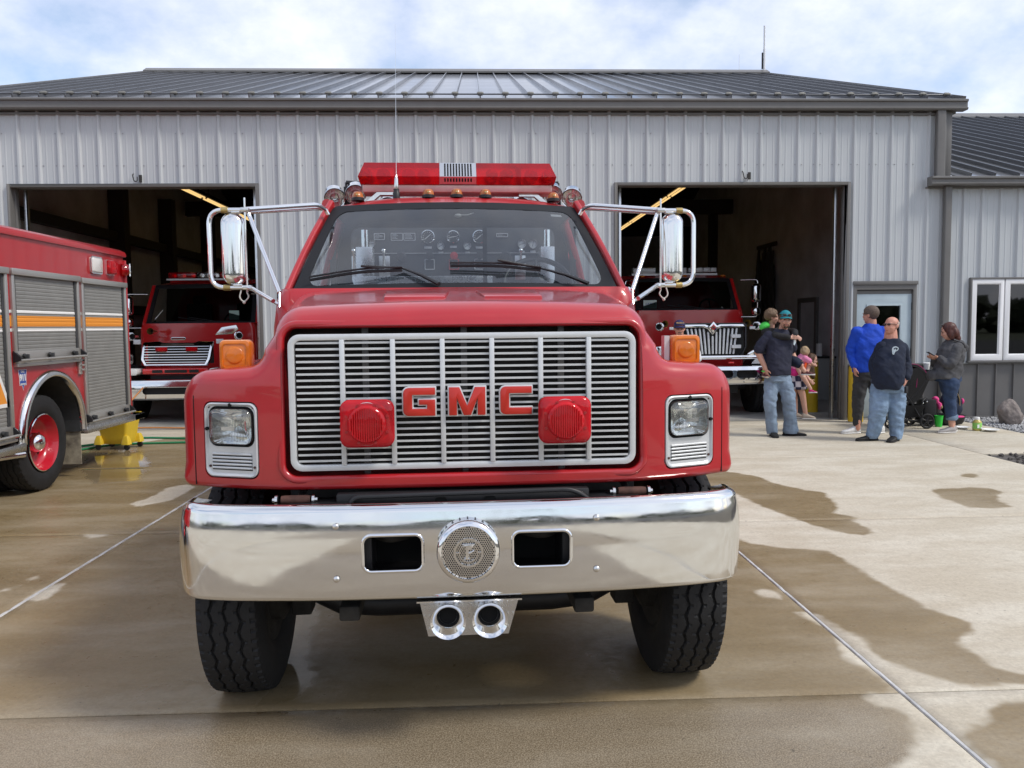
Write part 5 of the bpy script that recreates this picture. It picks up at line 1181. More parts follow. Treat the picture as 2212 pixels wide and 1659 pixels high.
# shutters
def slat(z):
    t = (z % .0365)/.0365; return -.0026 if t < .08 else (.0 if t < .16 else .0+.0008*math.sin(math.pi*(t-.16)/.84))
def shutter(y0, y1, z0, z1, bar=True):
    s = empty("roll_up_door", parent=rt); a, b = Yl(y0), Yl(y1); fw = .045
    zs = sorted({z0+.10, z1-.05} | {round(k*.0365+q, 5) for k in range(10, 70) for q in (0, .0029, .0058, .015, .027) if z0+.10 < k*.0365+q < z1-.05})
    mb = MB(); mb.grid([[(SX+.004+slat(z+1e-6), y, z) for z in zs] for y in (a+fw, b-fw)]); o = obj("shutter_slats", mb, "shutter", s, smooth=15, fix=False); o["kind"] = "stuff"
    for p, q in ((a, a+fw), (b-fw, b)):
        mb = MB(); mb.bx(SX-.005, SX+.030, p, q, z0, z1); obj("shutter_rail", mb, "shutter_frame", s, bevel=.006)
    for p in (b-fw-.038, a+fw):
        mb = MB(); mb.bx(SX-.002, SX+.013, p, p+.038, z0+.02, z1-.02); obj("shutter_seal", mb, "dark_liner", s)
    mb = MB(); mb.bx(SX-.005, SX+.045, a-.01, b+.01, z1-.06, z1); obj("shutter_header", mb, "shutter_frame", s, bevel=.006)
    for lo, hi, m_ in ((1.764, 1.790, "stripe_white"), (1.637, 1.738, "stripe_orange"), (1.590, 1.619, "stripe_white")):
        zz_ = sorted({lo, hi} | {z for z in zs if lo < z < hi}); mb = MB(); mb.grid([[(SX+.006+slat(z+1e-6), y, z) for z in zz_] for y in (a+fw, b-fw-.038)]); obj("door_stripe", mb, m_, s, smooth=15, fix=False)
    mb = MB(); mb.bx(SX-.004, SX+.020, a+fw, b-fw, z0, z0+.12); mb.bx(SX-.005, SX+.05, a, b, z0-.025, z0); obj("shutter_sill", mb, "shutter_frame", s, bevel=.004)
    zb = z0+.035; mb = MB(); mb.tube([(SX+.075, a-.01, zb), (SX+.075, b+.0, zb)], .013, 10); obj("lift_bar", mb, "shutter_frame", s, smooth=60)
    mb = MB()
    for t in (.12, .48, .86):
        y = a+(b-a)*t; mb.box((SX+.045, y, zb+.03), (.05, .022, .05)); mb.lathe([(.018, 0), (.018, .02)], (SX+.03, y-.03, zb+.045), (1, 0, 0), 10); mb.box((SX+.06, y, zb), (.04, .03, .03))
    obj("bar_latch", mb, "dark_liner", s, bevel=.004)
    mb = MB()
    for y in (a+.015, b-.01): mb.prism([(0, -.04), (.07, -.02), (.07, .01), (0, .07)], (SX+.012, y, zb+.02), X_, Z_, .03)
    obj("bar_end", mb, "black_plastic", s)
    return s
shutter(6.42, 7.80, .60, 2.175); shutter(7.87, 9.17, 1.285, 2.175); shutter(9.23, 10.37, .56, 2.165); shutter(5.08, 6.36, .60, 2.175)
mb = MB()
for lo, hi, m_ in ((1.764, 1.790, "stripe_white"), (1.637, 1.738, "stripe_orange"), (1.590, 1.619, "stripe_white")):
    for y0, y1 in ((7.80, 7.87), (9.17, 9.23), (10.37, 10.41)):
        mb = MB(); mb.bx(SX, SX+.003, Yl(y0), Yl(y1), lo, hi); obj("body_stripe", mb, m_, rt)
# lower running boards of tread plate
for y0, y1, x1 in ((9.16, 10.72, SX+.055), (5.0, 7.93, SX+.055)):
    mb = MB(); mb.bx(SX-.3, x1, Yl(y0), Yl(y1), .47, .545); obj("running_board", mb, "tread_plate", rt, bevel=.006)
mb = MB(); mb.bx(-SX, SX+.055, Yl(10.42), Yl(10.72), .47, .545); obj("rear_step", mb, "tread_plate", rt, bevel=.006)
mb = MB(); mb.bx(SX-.03, SX+.028, Yl(10.38), Yl(10.42), .55, 2.44); obj("corner_post", mb, "paint_red", rt, bevel=.012)
mb = MB(); mb.tube([(SX-.2, Yl(7.7), .42), (SX-.02, Yl(8.02), .42)], .03, 12); obj("exhaust_pipe", mb, "stainless", rt, smooth=60)
# lamps
fl = empty("flood_lamp", parent=rt)
mb = MB(); mb.rings([[(SX+x, Yl(9.63)+a*k, 2.325+b*k) for a, b in rrect(.25, .17, .025, 4)] for x, k in ((-.0, 1.04), (.012, 1.04), (.012, 1), (.03, .96), (.04, .85))]); mb2 = mb; obj("lamp_lens", mb, "lens_milky", fl, smooth=50)
mb = MB(); mb.frame(rrect(.275, .195, .03, 4), rrect(.24, .16, .025, 4), (SX+.018, Yl(9.63), 2.325), Y_, Z_, .006); obj("lamp_rim", mb, "chrome", fl)
fl = empty("warning_lamp", parent=rt)
mb = MB(); mb.rings([[(SX+x, Yl(10.0)+a*k, 2.325+b*k) for a, b in rrect(.19, .16, .025, 4)] for x, k in ((.0, 1.04), (.03, 1.0), (.055, .92), (.062, .8))]); obj("lamp_lens", mb, "lens_red", fl, smooth=40)
mb = MB(); mb.bx(SX, SX+.012, Yl(9.90), Yl(10.10), 2.24, 2.41); mb.lathe([(.05, .0), (.02, -.03), (0, -.03)], (SX+.05, Yl(10.0), 2.325), (1, 0, 0), 18, 's'); obj("lamp_reflector", mb, "reflector_soft", fl)
fl = empty("beacon", parent=rt)
mb = MB(); mb.lathe([(.072, -.03), (.074, .02), (.06, .045), (.03, .05), (0, .05)], (SX+.03, Yl(10.34), 2.32), (1, .5, 0), 24); obj("beacon_lens", mb, "lens_red", fl, smooth=40)
mb = MB(); 
for a in (0, 60, 120): mb.box((SX+.085, Yl(10.365), 2.32), (.012, .012, .15), rot=Matrix.Rotation(R(26), 3, 'Z') @ Matrix.Rotation(R(a), 3, 'X'))
obj("beacon_guard", mb, "chrome", fl)
mb = MB(); mb.bx(SX-.001, SX+.03, Yl(9.10), Yl(9.16), 1.12, 1.30)
for z in (1.16, 1.21, 1.26): mb.bx(SX+.03, SX+.05, Yl(9.12), Yl(9.18), z, z+.02)
obj("door_latch_plate", mb, "shutter_frame", rt, bevel=.004)
# emergency call sticker
es = empty("emergency_sticker", parent=rt); cy = Yl(8.02); cz = 1.13
mb = MB(); mb.prism([(-.075, .10), (.075, .10), (.06, .02), (.06, -.05), (.02, -.05), (0, -.10), (-.02, -.05), (-.06, -.05), (-.06, .02)], (SX+.0005, cy, cz), Y_, Z_, .001); obj("sticker_base", mb, "stripe_white", es)
mb = MB(); mb.prism([(-.068, .096), (.068, .096), (.052, .02), (-.052, .02)], (SX+.0018, cy, cz), Y_, Z_, .0008); mb.prism([(-.055, -.03), (.055, -.03), (.055, -.046), (.017, -.046), (0, -.09), (-.017, -.046), (-.055, -.046)], (SX+.0018, cy, cz), Y_, Z_, .0008); mb.prism([(-.05, .02), (.05, .02), (.055, -.03), (-.055, -.03)], (SX+.0018, cy, cz), Y_, Z_, .0008); obj("sticker_field", mb, "sticker_blue", es)
text("sticker_lettering", "CALL", "stripe_white", .026, (SX+.0034, cy, cz+.08), Y_, Z_, es, .0006, .0008)
text("sticker_lettering", "911", "stripe_white", .085, (SX+.0034, cy, cz+.022), Y_, Z_, es, .0008, .004, sx=.85)
text("sticker_lettering", "EMERGENCY", "stripe_white", .017, (SX+.0034, cy, cz-.038), Y_, Z_, es, .0006, .0006)
mb = MB(); mb.frame([(-.16, -.12), (.16, -.12), (0, .20)], [(-.10, -.085), (.10, -.085), (0, .12)], (SX+.012, Yl(7.62), 1.02), Y_, Z_, .001); o = obj("warning_decal", mb, "stripe_white", rt)
mb = MB(); mb.prism([(-.10, -.085), (.10, -.085), (0, .12)], (SX+.011, Yl(7.62), 1.02), Y_, Z_, .001); obj("decal_fill", mb, "stripe_orange", o)
# its cab, mostly outside the picture
mb = MB(); mb.rings([[(a, b, z) for a, b in rrect(2*w_, 1.9+dy, .15, 5, 0, Yl(3.9)-dy/2)] for z, w_, dy in ((.55, 1.18, .3), (1.25, 1.2, .3), (1.3, 1.19, .2), (2.2, 1.1, -.05), (2.35, 1.02, -.15))]); obj("rescue_cab", mb, "paint_red", rt, smooth=35)
for s in (-1, 1):
    mb = MB(); mb.add([(s*1.196, Yl(3.2), 1.4), (s*1.196, Yl(4.6), 1.4), (s*1.125, Yl(4.6), 2.1), (s*1.125, Yl(3.4), 2.1)], [(0, 1, 2, 3)]); obj("cab_window", mb, "glass_dark", rt)

# ------------------------------------------------------------------ the two trucks standing in the bays
P("paint_red_bay_lit", (0.66, 0.018, 0.020), 0.22, coat=.8)  # brighter red makes up for missing light on the trucks in the bays
P("grille_dark", (0.012, 0.012, 0.012), .6)
P("paper", (0.70, 0.78, 0.72), .7)
P("paper_green", (0.45, 0.62, 0.52), .7)
glass_mat("glass_truck", (0.22, 0.25, 0.25), refl=0.03)
P("light_grey_lens", (0.62, 0.64, 0.66), .25, coat=.5)
def outline2(q, v):
    W, zb, zf, hw, zt, rc, fr_, ti = [a+(b-a)*v for a, b in zip(q[0], q[1])]
    p = [(W*.97*i/6, zb) for i in range(6)] + arcp(W-.03, zb+.03, .03, -90, 0, 3)
    p += [(W, zb+.03+(zf-.12-zb-.03)*i/4) for i in range(1, 4)]
    p += [(W-.12*(1-math.cos(R(a))), zf-.12+.12*math.sin(R(a))) for a in range(0, 91, 15)]
    x1 = hw+fr_; p += [(W-.12+(x1-W+.12)*i/4, zf+.015*i/4) for i in range(1, 4)]
    p += [(x1-fr_*math.sin(R(a)), zf+.015+fr_*(1-math.cos(R(a)))) for a in range(0, 91, 22)]
    z0, z1 = zf+.015+fr_, zt-rc; p += [(hw-ti*i/3, z0+(z1-z0)*i/3) for i in range(1, 3)]
    p += [(hw-ti-rc*(1-math.cos(R(a))), z1+rc*math.sin(R(a))) for a in range(0, 91, 15)]
    xe = hw-ti-rc; p += [(xe*(1-i/6), zt+.03*(1-(1-i/6)**2)) for i in range(1, 7)]
    return p
def hood2(q, yfn, yend, cz, rad):
    p0 = mirror_full(outline2(q, 0)); nn = normals2(p0); front = []
    for k in range(6):
        a = R(18*k); ring = []
        for (x, z), (nx, nz) in zip(p0, nn):
            r_ = .018 if z < q[0][1]+.08 else rad
            i_ = r_*(1-math.sin(a)); xx, zz = x-nx*i_, z-nz*i_; ring.append(Vector((xx, yfn(xx, zz)+r_*(1-math.cos(a)), zz)))
        front.append(ring)
    inner = [[Vector((p.x*s, yfn(p.x*s, cz+(p.z-cz)*s), cz+(p.z-cz)*s)) for p in front[0]] for s in (.02, .2, .4, .6, .78, .9)]
    rings = inner+front
    for i in range(1, 9):
        v = i/8; rings.append([Vector((x, front[-1][j].y+(yend-front[-1][j].y)*v, z)) for j, (x, z) in enumerate(mirror_full(outline2(q, v)))])
    m = MB(); m.rings(rings); return m
def bay_cab(t, xb, xt, zb, zt, y0, y1, yr):
    """greenhouse, windshield, doors of a cab: half widths at belt and roof, heights, depths"""
    mb = MB(); mb.rings([[(a, b, z) for a, b in rrect(2*w_, yr-y0+.1, .1, 4, 0, (yr+y0)/2)] for z, w_ in ((.75, xb+.06), (zb-.1, xb+.05), (zb, xb+.01))]); obj("cab_body", mb, "paint_red_bay_lit", t, smooth=35)
    def W_(u, v, off=0): return Vector(((xb-.05+(xt-xb)*v)*u, y0+(y1-y0)*v+.12*u*u-off*.7, zb+(zt-zb)*v+off*.7-.01*u*u))
    mb = MB(); mb.grid([[W_(-1+2*i/16, j/6) for j in range(7)] for i in range(17)]); obj("windshield", mb, "glass_truck", t, smooth=60)
    ol = dens2([(1.05, 1.05), (-1.05, 1.05), (-1.05, -.05), (1.05, -.05)], 12); il = dens2([(.95, .95), (-.95, .95), (-.95, .05), (.95, .05)], 12)
    mb = MB(); mb.rings([[W_(a, b, -.01) for a, b in ol], [W_(a, b, .012) for a, b in ol], [W_(a, b, .008) for a, b in il], [W_(a, b, -.01) for a, b in il]], False); obj("windshield_gasket", mb, "black_plastic", t, smooth=40)
    for s in (-1, 1):
        mb = MB(); a, b = W_(s*1.07, -.08), W_(s*1.07, 1.06); mb.rings([[p+Vector((x_*.07, y_*.08, 0)) for x_, y_ in rrect(1, 1, .3, 3)] for p in (a, a.lerp(b, .5), b)]); obj("windshield_pillar", mb, "paint_red_bay_lit", t, smooth=50)
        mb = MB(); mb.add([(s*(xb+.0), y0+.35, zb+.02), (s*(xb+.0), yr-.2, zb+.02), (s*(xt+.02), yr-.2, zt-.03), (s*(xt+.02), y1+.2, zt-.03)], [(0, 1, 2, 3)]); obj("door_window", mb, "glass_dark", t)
        mb = MB(); mb.bx(s*xb-.05, s*xb+.05, yr-.2, yr, zb, zt); obj("rear_pillar", mb, "paint_red_bay_lit", t)
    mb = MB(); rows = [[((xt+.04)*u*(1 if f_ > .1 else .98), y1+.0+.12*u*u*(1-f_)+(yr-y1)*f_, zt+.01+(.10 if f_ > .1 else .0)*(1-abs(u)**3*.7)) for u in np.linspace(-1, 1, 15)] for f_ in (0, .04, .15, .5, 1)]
    mb.grid(rows); obj("cab_roof", mb, "paint_red_bay_lit", t, smooth=50)
    mb = MB(); mb.bx(-xb+.06, xb-.06, yr-.06, yr, .9, zt); mb.bx(-xb, xb, y0+.1, yr, .9, zb-.12); mb.bx(-xb+.02, xb-.02, y0+.02, y0+.5, zb-.12, zb-.02); obj("cab_interior", mb, "dash", t)
    for x_ in (-.5, .5):
        mb = MB(); mb.box((x_, yr-.4, zb+.1), (.5, .14, .62)); mb.box((x_, yr-.4, zb+.48), (.26, .1, .18)); obj("seat", mb, "dash", t, bevel=.05)
    mb = MB(); c_ = Vector((.55, y0+.45, zb+.05)); tl = Matrix.Rotation(R(-35), 3, 'X'); mb.tube([c_+tl @ Vector((.21*math.cos(2*math.pi*k/28), 0, .21*math.sin(2*math.pi*k/28))) for k in range(28)], .016, 6, closed=True)
    for a in (90, 210, 330): mb.tube([c_, c_+tl @ Vector((.2*math.cos(R(a)), 0, .2*math.sin(R(a))))], .014, 6)
    obj("steering_wheel", mb, "black_plastic", t, smooth=60)
    for s in (-1, 1):
        mb = MB(); a = W_(s*.1+.25, .02, .02); mb.tube([a, W_(s*.1+.25-.55, .14, .02)], .009, 6); obj("wiper", mb, "black_plastic", t)
    return W_
def bay_mirror(t, x, y, z0, z1, s, xin, mat="chrome"):
    m_ = empty("side_mirror", parent=t)
    mb = MB(); mb.tube(rounded_path([(s*xin, y+.15, z1), (s*x, y, z1), (s*x, y, z0), (s*xin, y+.1, z0)], .06, 5), .013, 8); obj("mirror_loop", mb, "black_metal" if mat != "chrome" else "chrome", m_, smooth=80)
    mb = MB(); mb.rings([[(s*(x-.03)+a*k, y-.03+dy, (z0+z1)/2+.10+b*k) for a, b in rrect(.16, .36, .05, 5)] for dy, k in ((.06, 1), (0, 1), (-.04, .9), (-.06, .7))]); obj("mirror_head", mb, mat, m_, smooth=50)
    mb = MB(); mb.rings([[(s*(x-.03)+a*k, y-.03+dy, z0+.10+b*k) for a, b in rrect(.15, .15, .05, 5)] for dy, k in ((.06, 1), (0, 1), (-.04, .9), (-.05, .7))]); obj("mirror_head", mb, mat, m_, smooth=50)
def bay_under(t, W):
    for s in (-1, 1): wheel(t, s*(W-.17), .82, .47, s, w0)
    mb = MB(); mb.tube([(-.8, .82, .46), (.8, .82, .46)], .06, 8); mb.bx(-.45, .45, .2, 6, .55, .8); mb.bx(-.5, .5, .3, 1.2, .38, .8); obj("chassis", mb, "black_metal", t)
    mb = MB(); mb.bx(-1.15, 1.15, 3.2, 7.5, .7, 2.6); obj("rear_body", mb, "paint_red_bay_lit", t, bevel=.03)
def trumpet(t, p, d=(0, -1, 0), r=.075):
    mb = MB(); mb.lathe([(r, 0), (r*1.02, -.006), (r*.8, -.03), (r*.45, -.10), (r*.25, -.3), (r*.2, -.3), (r*.38, -.1), (r*.7, -.03)], p, d, 24, '', True); obj("air_horn", mb, "brass" if r < .07 else "chrome", t, smooth=70)
    mb = MB(); mb.lathe([(r*.5, -.09), (0, -.091)], p, d, 16); obj("horn_throat", mb, "black_void", t)
# left bay: bonneted truck with a wide chrome grille of thin horizontal bars
lt = thing("fire_truck", "red fire truck in the left bay with thin horizontal chrome grille bars", "fire truck", (-5.13, 14.2, 0))
def yl(x, z): return .14+.13*max(0, (abs(x)-.35)/.75)**2+.42*max(0, (z-1.02)/.42)**2*.6
q_ = ((1.10, .80, 1.14, .71, 1.44, .21, .10, .07), (1.14, .80, 1.20, 1.00, 1.70, .14, .05, .03))
cuts = [MB().prism([(-.50, .985), (.50, .985), (.565, 1.10), (.575, 1.34), (.30, 1.36), (.26, 1.345), (-.26, 1.345), (-.30, 1.36), (-.575, 1.34), (-.565, 1.10)], (0, .42, 0), X_, Z_, .6)] + [MB().lathe([(.60, -.25), (.60, .5)], (s*1.0, .82, .47), (1, 0, 0), 32) for s in (-1, 1)]
cut("hood", hood2(q_, yl, 1.42, 1.08, .05), "paint_red_bay_lit", cuts, lt, smooth=32)
mb = MB(); mb.bx(-.56, .56, .405, .419, 1.0, 1.34); obj("radiator", mb, "grille_dark", lt)
ou = [(-.52, .965), (.52, .965), (.585, 1.08), (.600, 1.345), (.585, 1.375), (.33, 1.385), (.27, 1.36), (-.27, 1.36), (-.33, 1.385), (-.585, 1.375), (-.600, 1.345), (-.585, 1.08)]
inn = [(-.49, 1.0), (.49, 1.0), (.535, 1.09), (.555, 1.315), (.54, 1.33), (.34, 1.33), (.27, 1.315), (-.27, 1.315), (-.34, 1.33), (-.54, 1.33), (-.555, 1.315), (-.535, 1.09)]
gr = empty("grille", parent=lt)
def gy(x, z): return yl(x, z)-.012
mb = MB(); mb.rings([[(x, gy(x, z)+d, z) for x, z in o_] for o_, d in ((ou, .06), (ou, .01), (offset_poly(ou, -.012), -.012), (inn, -.004), (inn, .06))], False); obj("grille_frame", mb, "chrome", gr, smooth=35)
for k in range(7):
    z = 1.03+.044*k; hw_ = .50+.045*min(1, k/3)
    mb = MB(); mb.rings([[(x, gy(x, z)+a, z+b) for a, b in ((0, .007), (-.004, 0), (0, -.007), (.03, -.005), (.03, .005))] for x in np.linspace(-hw_, hw_, 9)]); obj("grille_bar", mb, "chrome", gr, smooth=30)
for s in (-1, 1):
    mb = MB(); x_ = s*.255; mb.rings([[(x_+a*k, gy(x_, 1.25)-.03+dy, 1.255+b*k) for a, b in rrect(.19, .075, .012, 3)] for dy, k in ((.06, 1), (0, 1), (-.015, .9))]); o = obj("flasher", mb, "lens_red", gr, smooth=40)
    mb = MB(); mb.prism(rrect(.19, .075, .012, 3, x_, 1.255), (0, gy(x_, 1.25)+.025, 0), X_, Z_, .01); obj("flasher_base", mb, "reflector_soft", o)
mb = MB(); mb.prism(rrect(.25, .05, .024, 6, 0, 1.432), (0, yl(0, 1.39)-.005, 0), X_, Z_, .03); bd = obj("maker_badge", mb, "chrome", lt, bevel=.006)
mb = MB(); mb.prism(rrect(.235, .036, .017, 6, 0, 1.432), (0, yl(0, 1.39)-.035, 0), X_, Z_, .003); obj("badge_field", mb, "black_plastic", bd)
text("badge_lettering", "FREIGHTLINER", "chrome", .030, (0, yl(0, 1.39)-.039, 1.432), X_, Z_, bd, .001, .001)
mb = MB(); mb.bx(-.55, .55, .09, .16, .83, .93); mb2 = mb; obj("lower_valance", mb, "paint_red_bay_lit", lt, bevel=.02)
for x0, x1 in ((-.38, -.21), (-.17, .20), (.24, .40)):
    mb = MB(); mb.bx(x0, x1, .082, .10, .855, .905); obj("valance_slot", mb, "grille_dark", lt)
for s in (-1, 1):
    mb = MB(); mb.prism(rrect(.34, .11, .05, 5, s*.76, .875), (0, .30, 0), X_, Z_, .30); obj("corner_guard", mb, "white_paint", lt, bevel=.01)
    mb = MB(); x_ = s*.86; mb.rings([[(x_+a*k, yl(.86, 1.08)-.02+dy+.06*abs(a), 1.085+b*k) for a, b in rrect(.20, .17, .04, 5)] for dy, k in ((.10, 1), (.02, 1), (-.0, .92))]); o = obj("headlight", mb, "lens_clear", lt, smooth=40)
    mb = MB(); mb.lathe([(.07, 0), (.03, .05), (0, .05)], (x_, yl(.86, 1.08)+.01, 1.085), (0, 1, 0), 20, 's'); mb.prism(rrect(.19, .16, .04, 5, x_, 1.085), (0, yl(.86, 1.08)+.07, 0), X_, Z_, .01); obj("lamp_reflector", mb, "reflector", o)
    mb = MB(); mb.bx(s*.70-.06, s*.70+.06, .30, .34, 1.34, 1.42); obj("fender_lamp", mb, "light_grey_lens", lt, bevel=.008)
    trumpet(lt, (s*.93, .62, 1.47)); trumpet(lt, (s*.72, .95, 1.56), r=.06)
mb = MB(); mb.prism([(.50, 1.48), (.62, 1.62), (.88, 1.66), (.92, 1.58), (.80, 1.50)], (0, .72, 0), X_, Z_, .03); obj("intake_grille", mb, "stainless", lt, bevel=.01)
mb = MB(); rings = []
for x_ in np.linspace(-1.16, 1.16, 21):
    yb_ = .13*max(0, (abs(x_)-.5)/.66)**2; rings.append([(x_, yb_+a, z) for a, z in ((.02, .40), (-.02, .43), (-.03, .55), (-.03, .66), (-.01, .73), (.04, .745), (.10, .74), (.10, .42))])
mb.rings(rings); bo = cut("bumper", mb, "chrome_worn", [MB().prism(rrect(1.02, .115, .05, 5, 0, .555), (0, .3, 0), X_, Z_, .6)], lt, smooth=40)
mb = MB(); mb.bx(-.6, .6, .05, .08, .46, .66); obj("bumper_void", mb, "grille_dark", bo)
mb = MB(); mb.bx(-.96, -.76, -.002, .02, .50, .60); obj("bumper_decal", mb, "white_paint", bo)
bay_under(lt, 1.14)
bay_cab(lt, 1.02, .98, 1.70, 2.40, 1.38, 1.80, 3.4)
mb = MB(); mb.bx(.52, .70, 1.53, 1.54, 1.76, 1.93); obj("windshield_note", mb, "paper_green", lt)
bay_mirror(lt, 1.28, 1.35, 1.62, 2.24, -1, .95, "chrome"); bay_mirror(lt, 1.28, 1.35, 1.62, 2.24, 1, .95, "chrome")
lb = empty("light_bar", parent=lt)
for x0, x1, m_ in ((-.75, -.22, "lens_red"), (.22, .75, "lens_red"), (-.21, .21, "lens_clear")):
    mb = MB(); mb.bx(x0, x1, 2.0, 2.25, 2.56, 2.68); obj("bar_lens", mb, m_, lb, bevel=.03)
    for k in range(3):
        mb = MB(); mb.lathe([(.045, .04), (.03, 0), (0, 0)], (x0+(x1-x0)*(k+.5)/3, 2.15, 2.62), (0, -1, 0), 16, 's'); obj("rotator", mb, "reflector_soft", lb, smooth=60)
mb = MB(); mb.bx(-.78, .78, 2.0, 2.25, 2.525, 2.555); obj("bar_base", mb, "silver_paint", lb)
# right bay: bonneted truck with vertical chrome bars under a diamond badge
gt = thing("fire_truck", "red fire truck in the right bay with a vertical bar grille and diamond badge", "fire truck", (4.06, 14.0, 0))
def yr_(x, z): return .12+.10*max(0, (abs(x)-.4)/.75)**2+.10*max(0, (z-1.2)/.4)**2
q_ = ((1.08, .92, 1.36, .70, 1.66, .15, .10, .05), (1.14, .92, 1.40, .98, 1.84, .14, .05, .03))
cuts = [MB().lathe([(.62, -.25), (.62, .5)], (s*1.0, .82, .47), (1, 0, 0), 32) for s in (-1, 1)] + [MB().prism([(-.52, 1.02), (.52, 1.02), (.60, 1.2), (.63, 1.60), (.55, 1.625), (-.55, 1.625), (-.63, 1.60), (-.60, 1.2)], (0, .30, 0), X_, Z_, .5)]
cut("hood", hood2(q_, yr_, 1.75, 1.25, .05), "paint_red_bay_lit", cuts, gt, smooth=32)
mb = MB(); mb.bx(-.59, .59, .285, .299, 1.03, 1.60); obj("radiator", mb, "grille_dark", gt)
gr = empty("grille", parent=gt)
mb = MB(); mb.rings([[(x, yr_(x, z)-.01+d, z) for x, z in o_] for o_, d in (([(-.50, 1.03), (.50, 1.03), (.585, 1.2), (.61, 1.585), (.535, 1.61), (-.535, 1.61), (-.61, 1.585), (-.585, 1.2)], .05), ([(-.50, 1.03), (.50, 1.03), (.585, 1.2), (.61, 1.585), (.535, 1.61), (-.535, 1.61), (-.61, 1.585), (-.585, 1.2)], 0), ([(-.485, 1.05), (.485, 1.05), (.565, 1.2), (.588, 1.57), (.52, 1.59), (-.52, 1.59), (-.588, 1.57), (-.565, 1.2)], 0), ([(-.485, 1.05), (.485, 1.05), (.565, 1.2), (.588, 1.57), (.52, 1.59), (-.52, 1.59), (-.588, 1.57), (-.565, 1.2)], .05))], False); obj("grille_surround", mb, "black_plastic", gr, smooth=30)
for s in (-1, 1):
    mb = MB(); pts_ = [(.0, 1.40), (.09, 1.505), (.16, 1.535), (.57, 1.535), (.53, 1.585), (.13, 1.585), (.05, 1.555), (.0, 1.50)]
    mb.prism([(s*a, b) for a, b in pts_], (0, yr_(.3, 1.5)-.005, 0), X_, Z_, .03); obj("grille_crossbar", mb, "chrome", gr, bevel=.008)
for k in range(-6, 7):
    xt_, xb_ = k*.072, k*.060; zt_ = 1.50 if abs(k) > 1 else (1.37 if k == 0 else 1.44)
    mb = MB(); mb.rings([[(x+a, yr_(x, z)-.002+b, z) for a, b in ((-.015, .03), (-.015, 0), (0, -.006), (.015, 0), (.015, .03))] for x, z in ((xb_, 1.075), (xt_, zt_))]); mb.ell((xt_, yr_(xt_, zt_)+.008, zt_), (.018, .014, .018), 8, 6); obj("grille_bar", mb, "silver_paint", gr, smooth=40)
mb = MB(); mb.prism([(0, -.10), (.085, 0), (0, .10), (-.085, 0)], (0, .085, 1.535), X_, Z_, -.02); em = obj("diamond_badge", mb, "chrome", gr, bevel=.006)
mb = MB(); mb.prism([(0, -.055), (.048, 0), (0, .055), (-.048, 0)], (0, .084, 1.535), X_, Z_, .006); obj("badge_field", mb, "letter_red", em, bevel=.003)
mb = MB(); mb.bx(-.035, .035, .074, .078, 1.529, 1.541); mb.bx(-.008, .008, .074, .078, 1.51, 1.56); obj("badge_mark", mb, "chrome", em)
for x_ in (-.40, .40):
    for z in (1.20, 1.38):
        mb = MB(); mb.rings([[(x_+a*k, yr_(x_, z)-.03+dy, z+b*k) for a, b in rrect(.17, .06, .012, 3)] for dy, k in ((.05, 1), (0, 1), (-.012, .9))]); obj("grille_lamp", mb, "light_grey_lens", gr, smooth=40)
mb = MB(); mb.rings([[(x_, .10+.10*max(0, (abs(x_)-.5)/.6)**2+a, z) for a, z in ((.0, .985), (-.012, 1.0), (-.012, 1.03), (.0, 1.045), (.06, 1.045), (.06, .985))] for x_ in np.linspace(-1.0, 1.0, 15)]); obj("chrome_valance", mb, "chrome", gt, smooth=40)
for s in (-1, 1):
    mb = MB(); mb.prism([(s*.60, 1.0), (s*1.06, 1.0), (s*1.06, 1.20), (s*.86, 1.22), (s*.62, 1.08)], (0, yr_(.85, 1.1)-.01, 0), X_, Z_, .04 if s < 0 else -.04); o = obj("lamp_bezel", mb, "chrome", gt, bevel=.008)
    mb = MB(); mb.lathe([(.075, 0), (.06, -.02), (.03, -.03), (0, -.03)], (s*.92, yr_(.85, 1.1)-.05, 1.10), (0, 1, 0), 20); obj("headlight_lens", mb, "lens_clear", o, smooth=50)
    mb = MB(); mb.prism([(s*.68, .90), (s*1.05, .90), (s*1.08, 1.0), (s*.76, 1.0)], (0, .12, 0), X_, Z_, -.03 if s > 0 else .03); obj("corner_decal", mb, "white_paint", gt)
    trumpet(gt, (s*.86, .40, 1.55)); trumpet(gt, (s*.74, .52, 1.60), r=.06)
    mb = MB(); mb.box((s*.70, .16, 1.52), (.10, .03, .05)); obj("marker_lamp", mb, "light_grey_lens", gt, bevel=.008)
    mb = MB(); mb.bx(s*.30-.05, s*.30+.05, .04, .08, .91, .94); obj("tow_eye", mb, "paint_red_bay_lit", gt, bevel=.01)
mb = MB(); rings = []
for x_ in np.linspace(-1.16, 1.16, 25):
    yb_ = .14*max(0, (abs(x_)-.5)/.66)**2; rings.append([(x_, yb_+a, z) for a, z in ((.03, .54), (-.01, .555), (-.03, .60), (-.03, .80), (-.01, .86), (.04, .875), (.10, .87), (.10, .55))])
mb.rings(rings); bo = cut("bumper", mb, "chrome", [MB().prism(rrect(w_, .13, .05, 5, x_, .735), (0, .4, 0), X_, Z_, .6) for x_, w_ in ((0, .62), (.56, .36), (-.56, .36))], gt, smooth=40)
mb = MB(); mb.bx(-.8, .8, .11, .14, .62, .85); obj("bumper_void", mb, "grille_dark", bo)
for x_ in (-.96, .5, .96):
    mb = MB(); mb.lathe([(.015, 0), (.01, .006), (0, .007)], (x_, .14*max(0, (abs(x_)-.5)/.66)**2-.028, .60), (0, -1, 0), 12); obj("bumper_bolt", mb, "stainless", bo)
bay_under(gt, 1.14)
bay_cab(gt, 1.02, .97, 1.86, 2.46, 1.78, 2.15, 3.8)
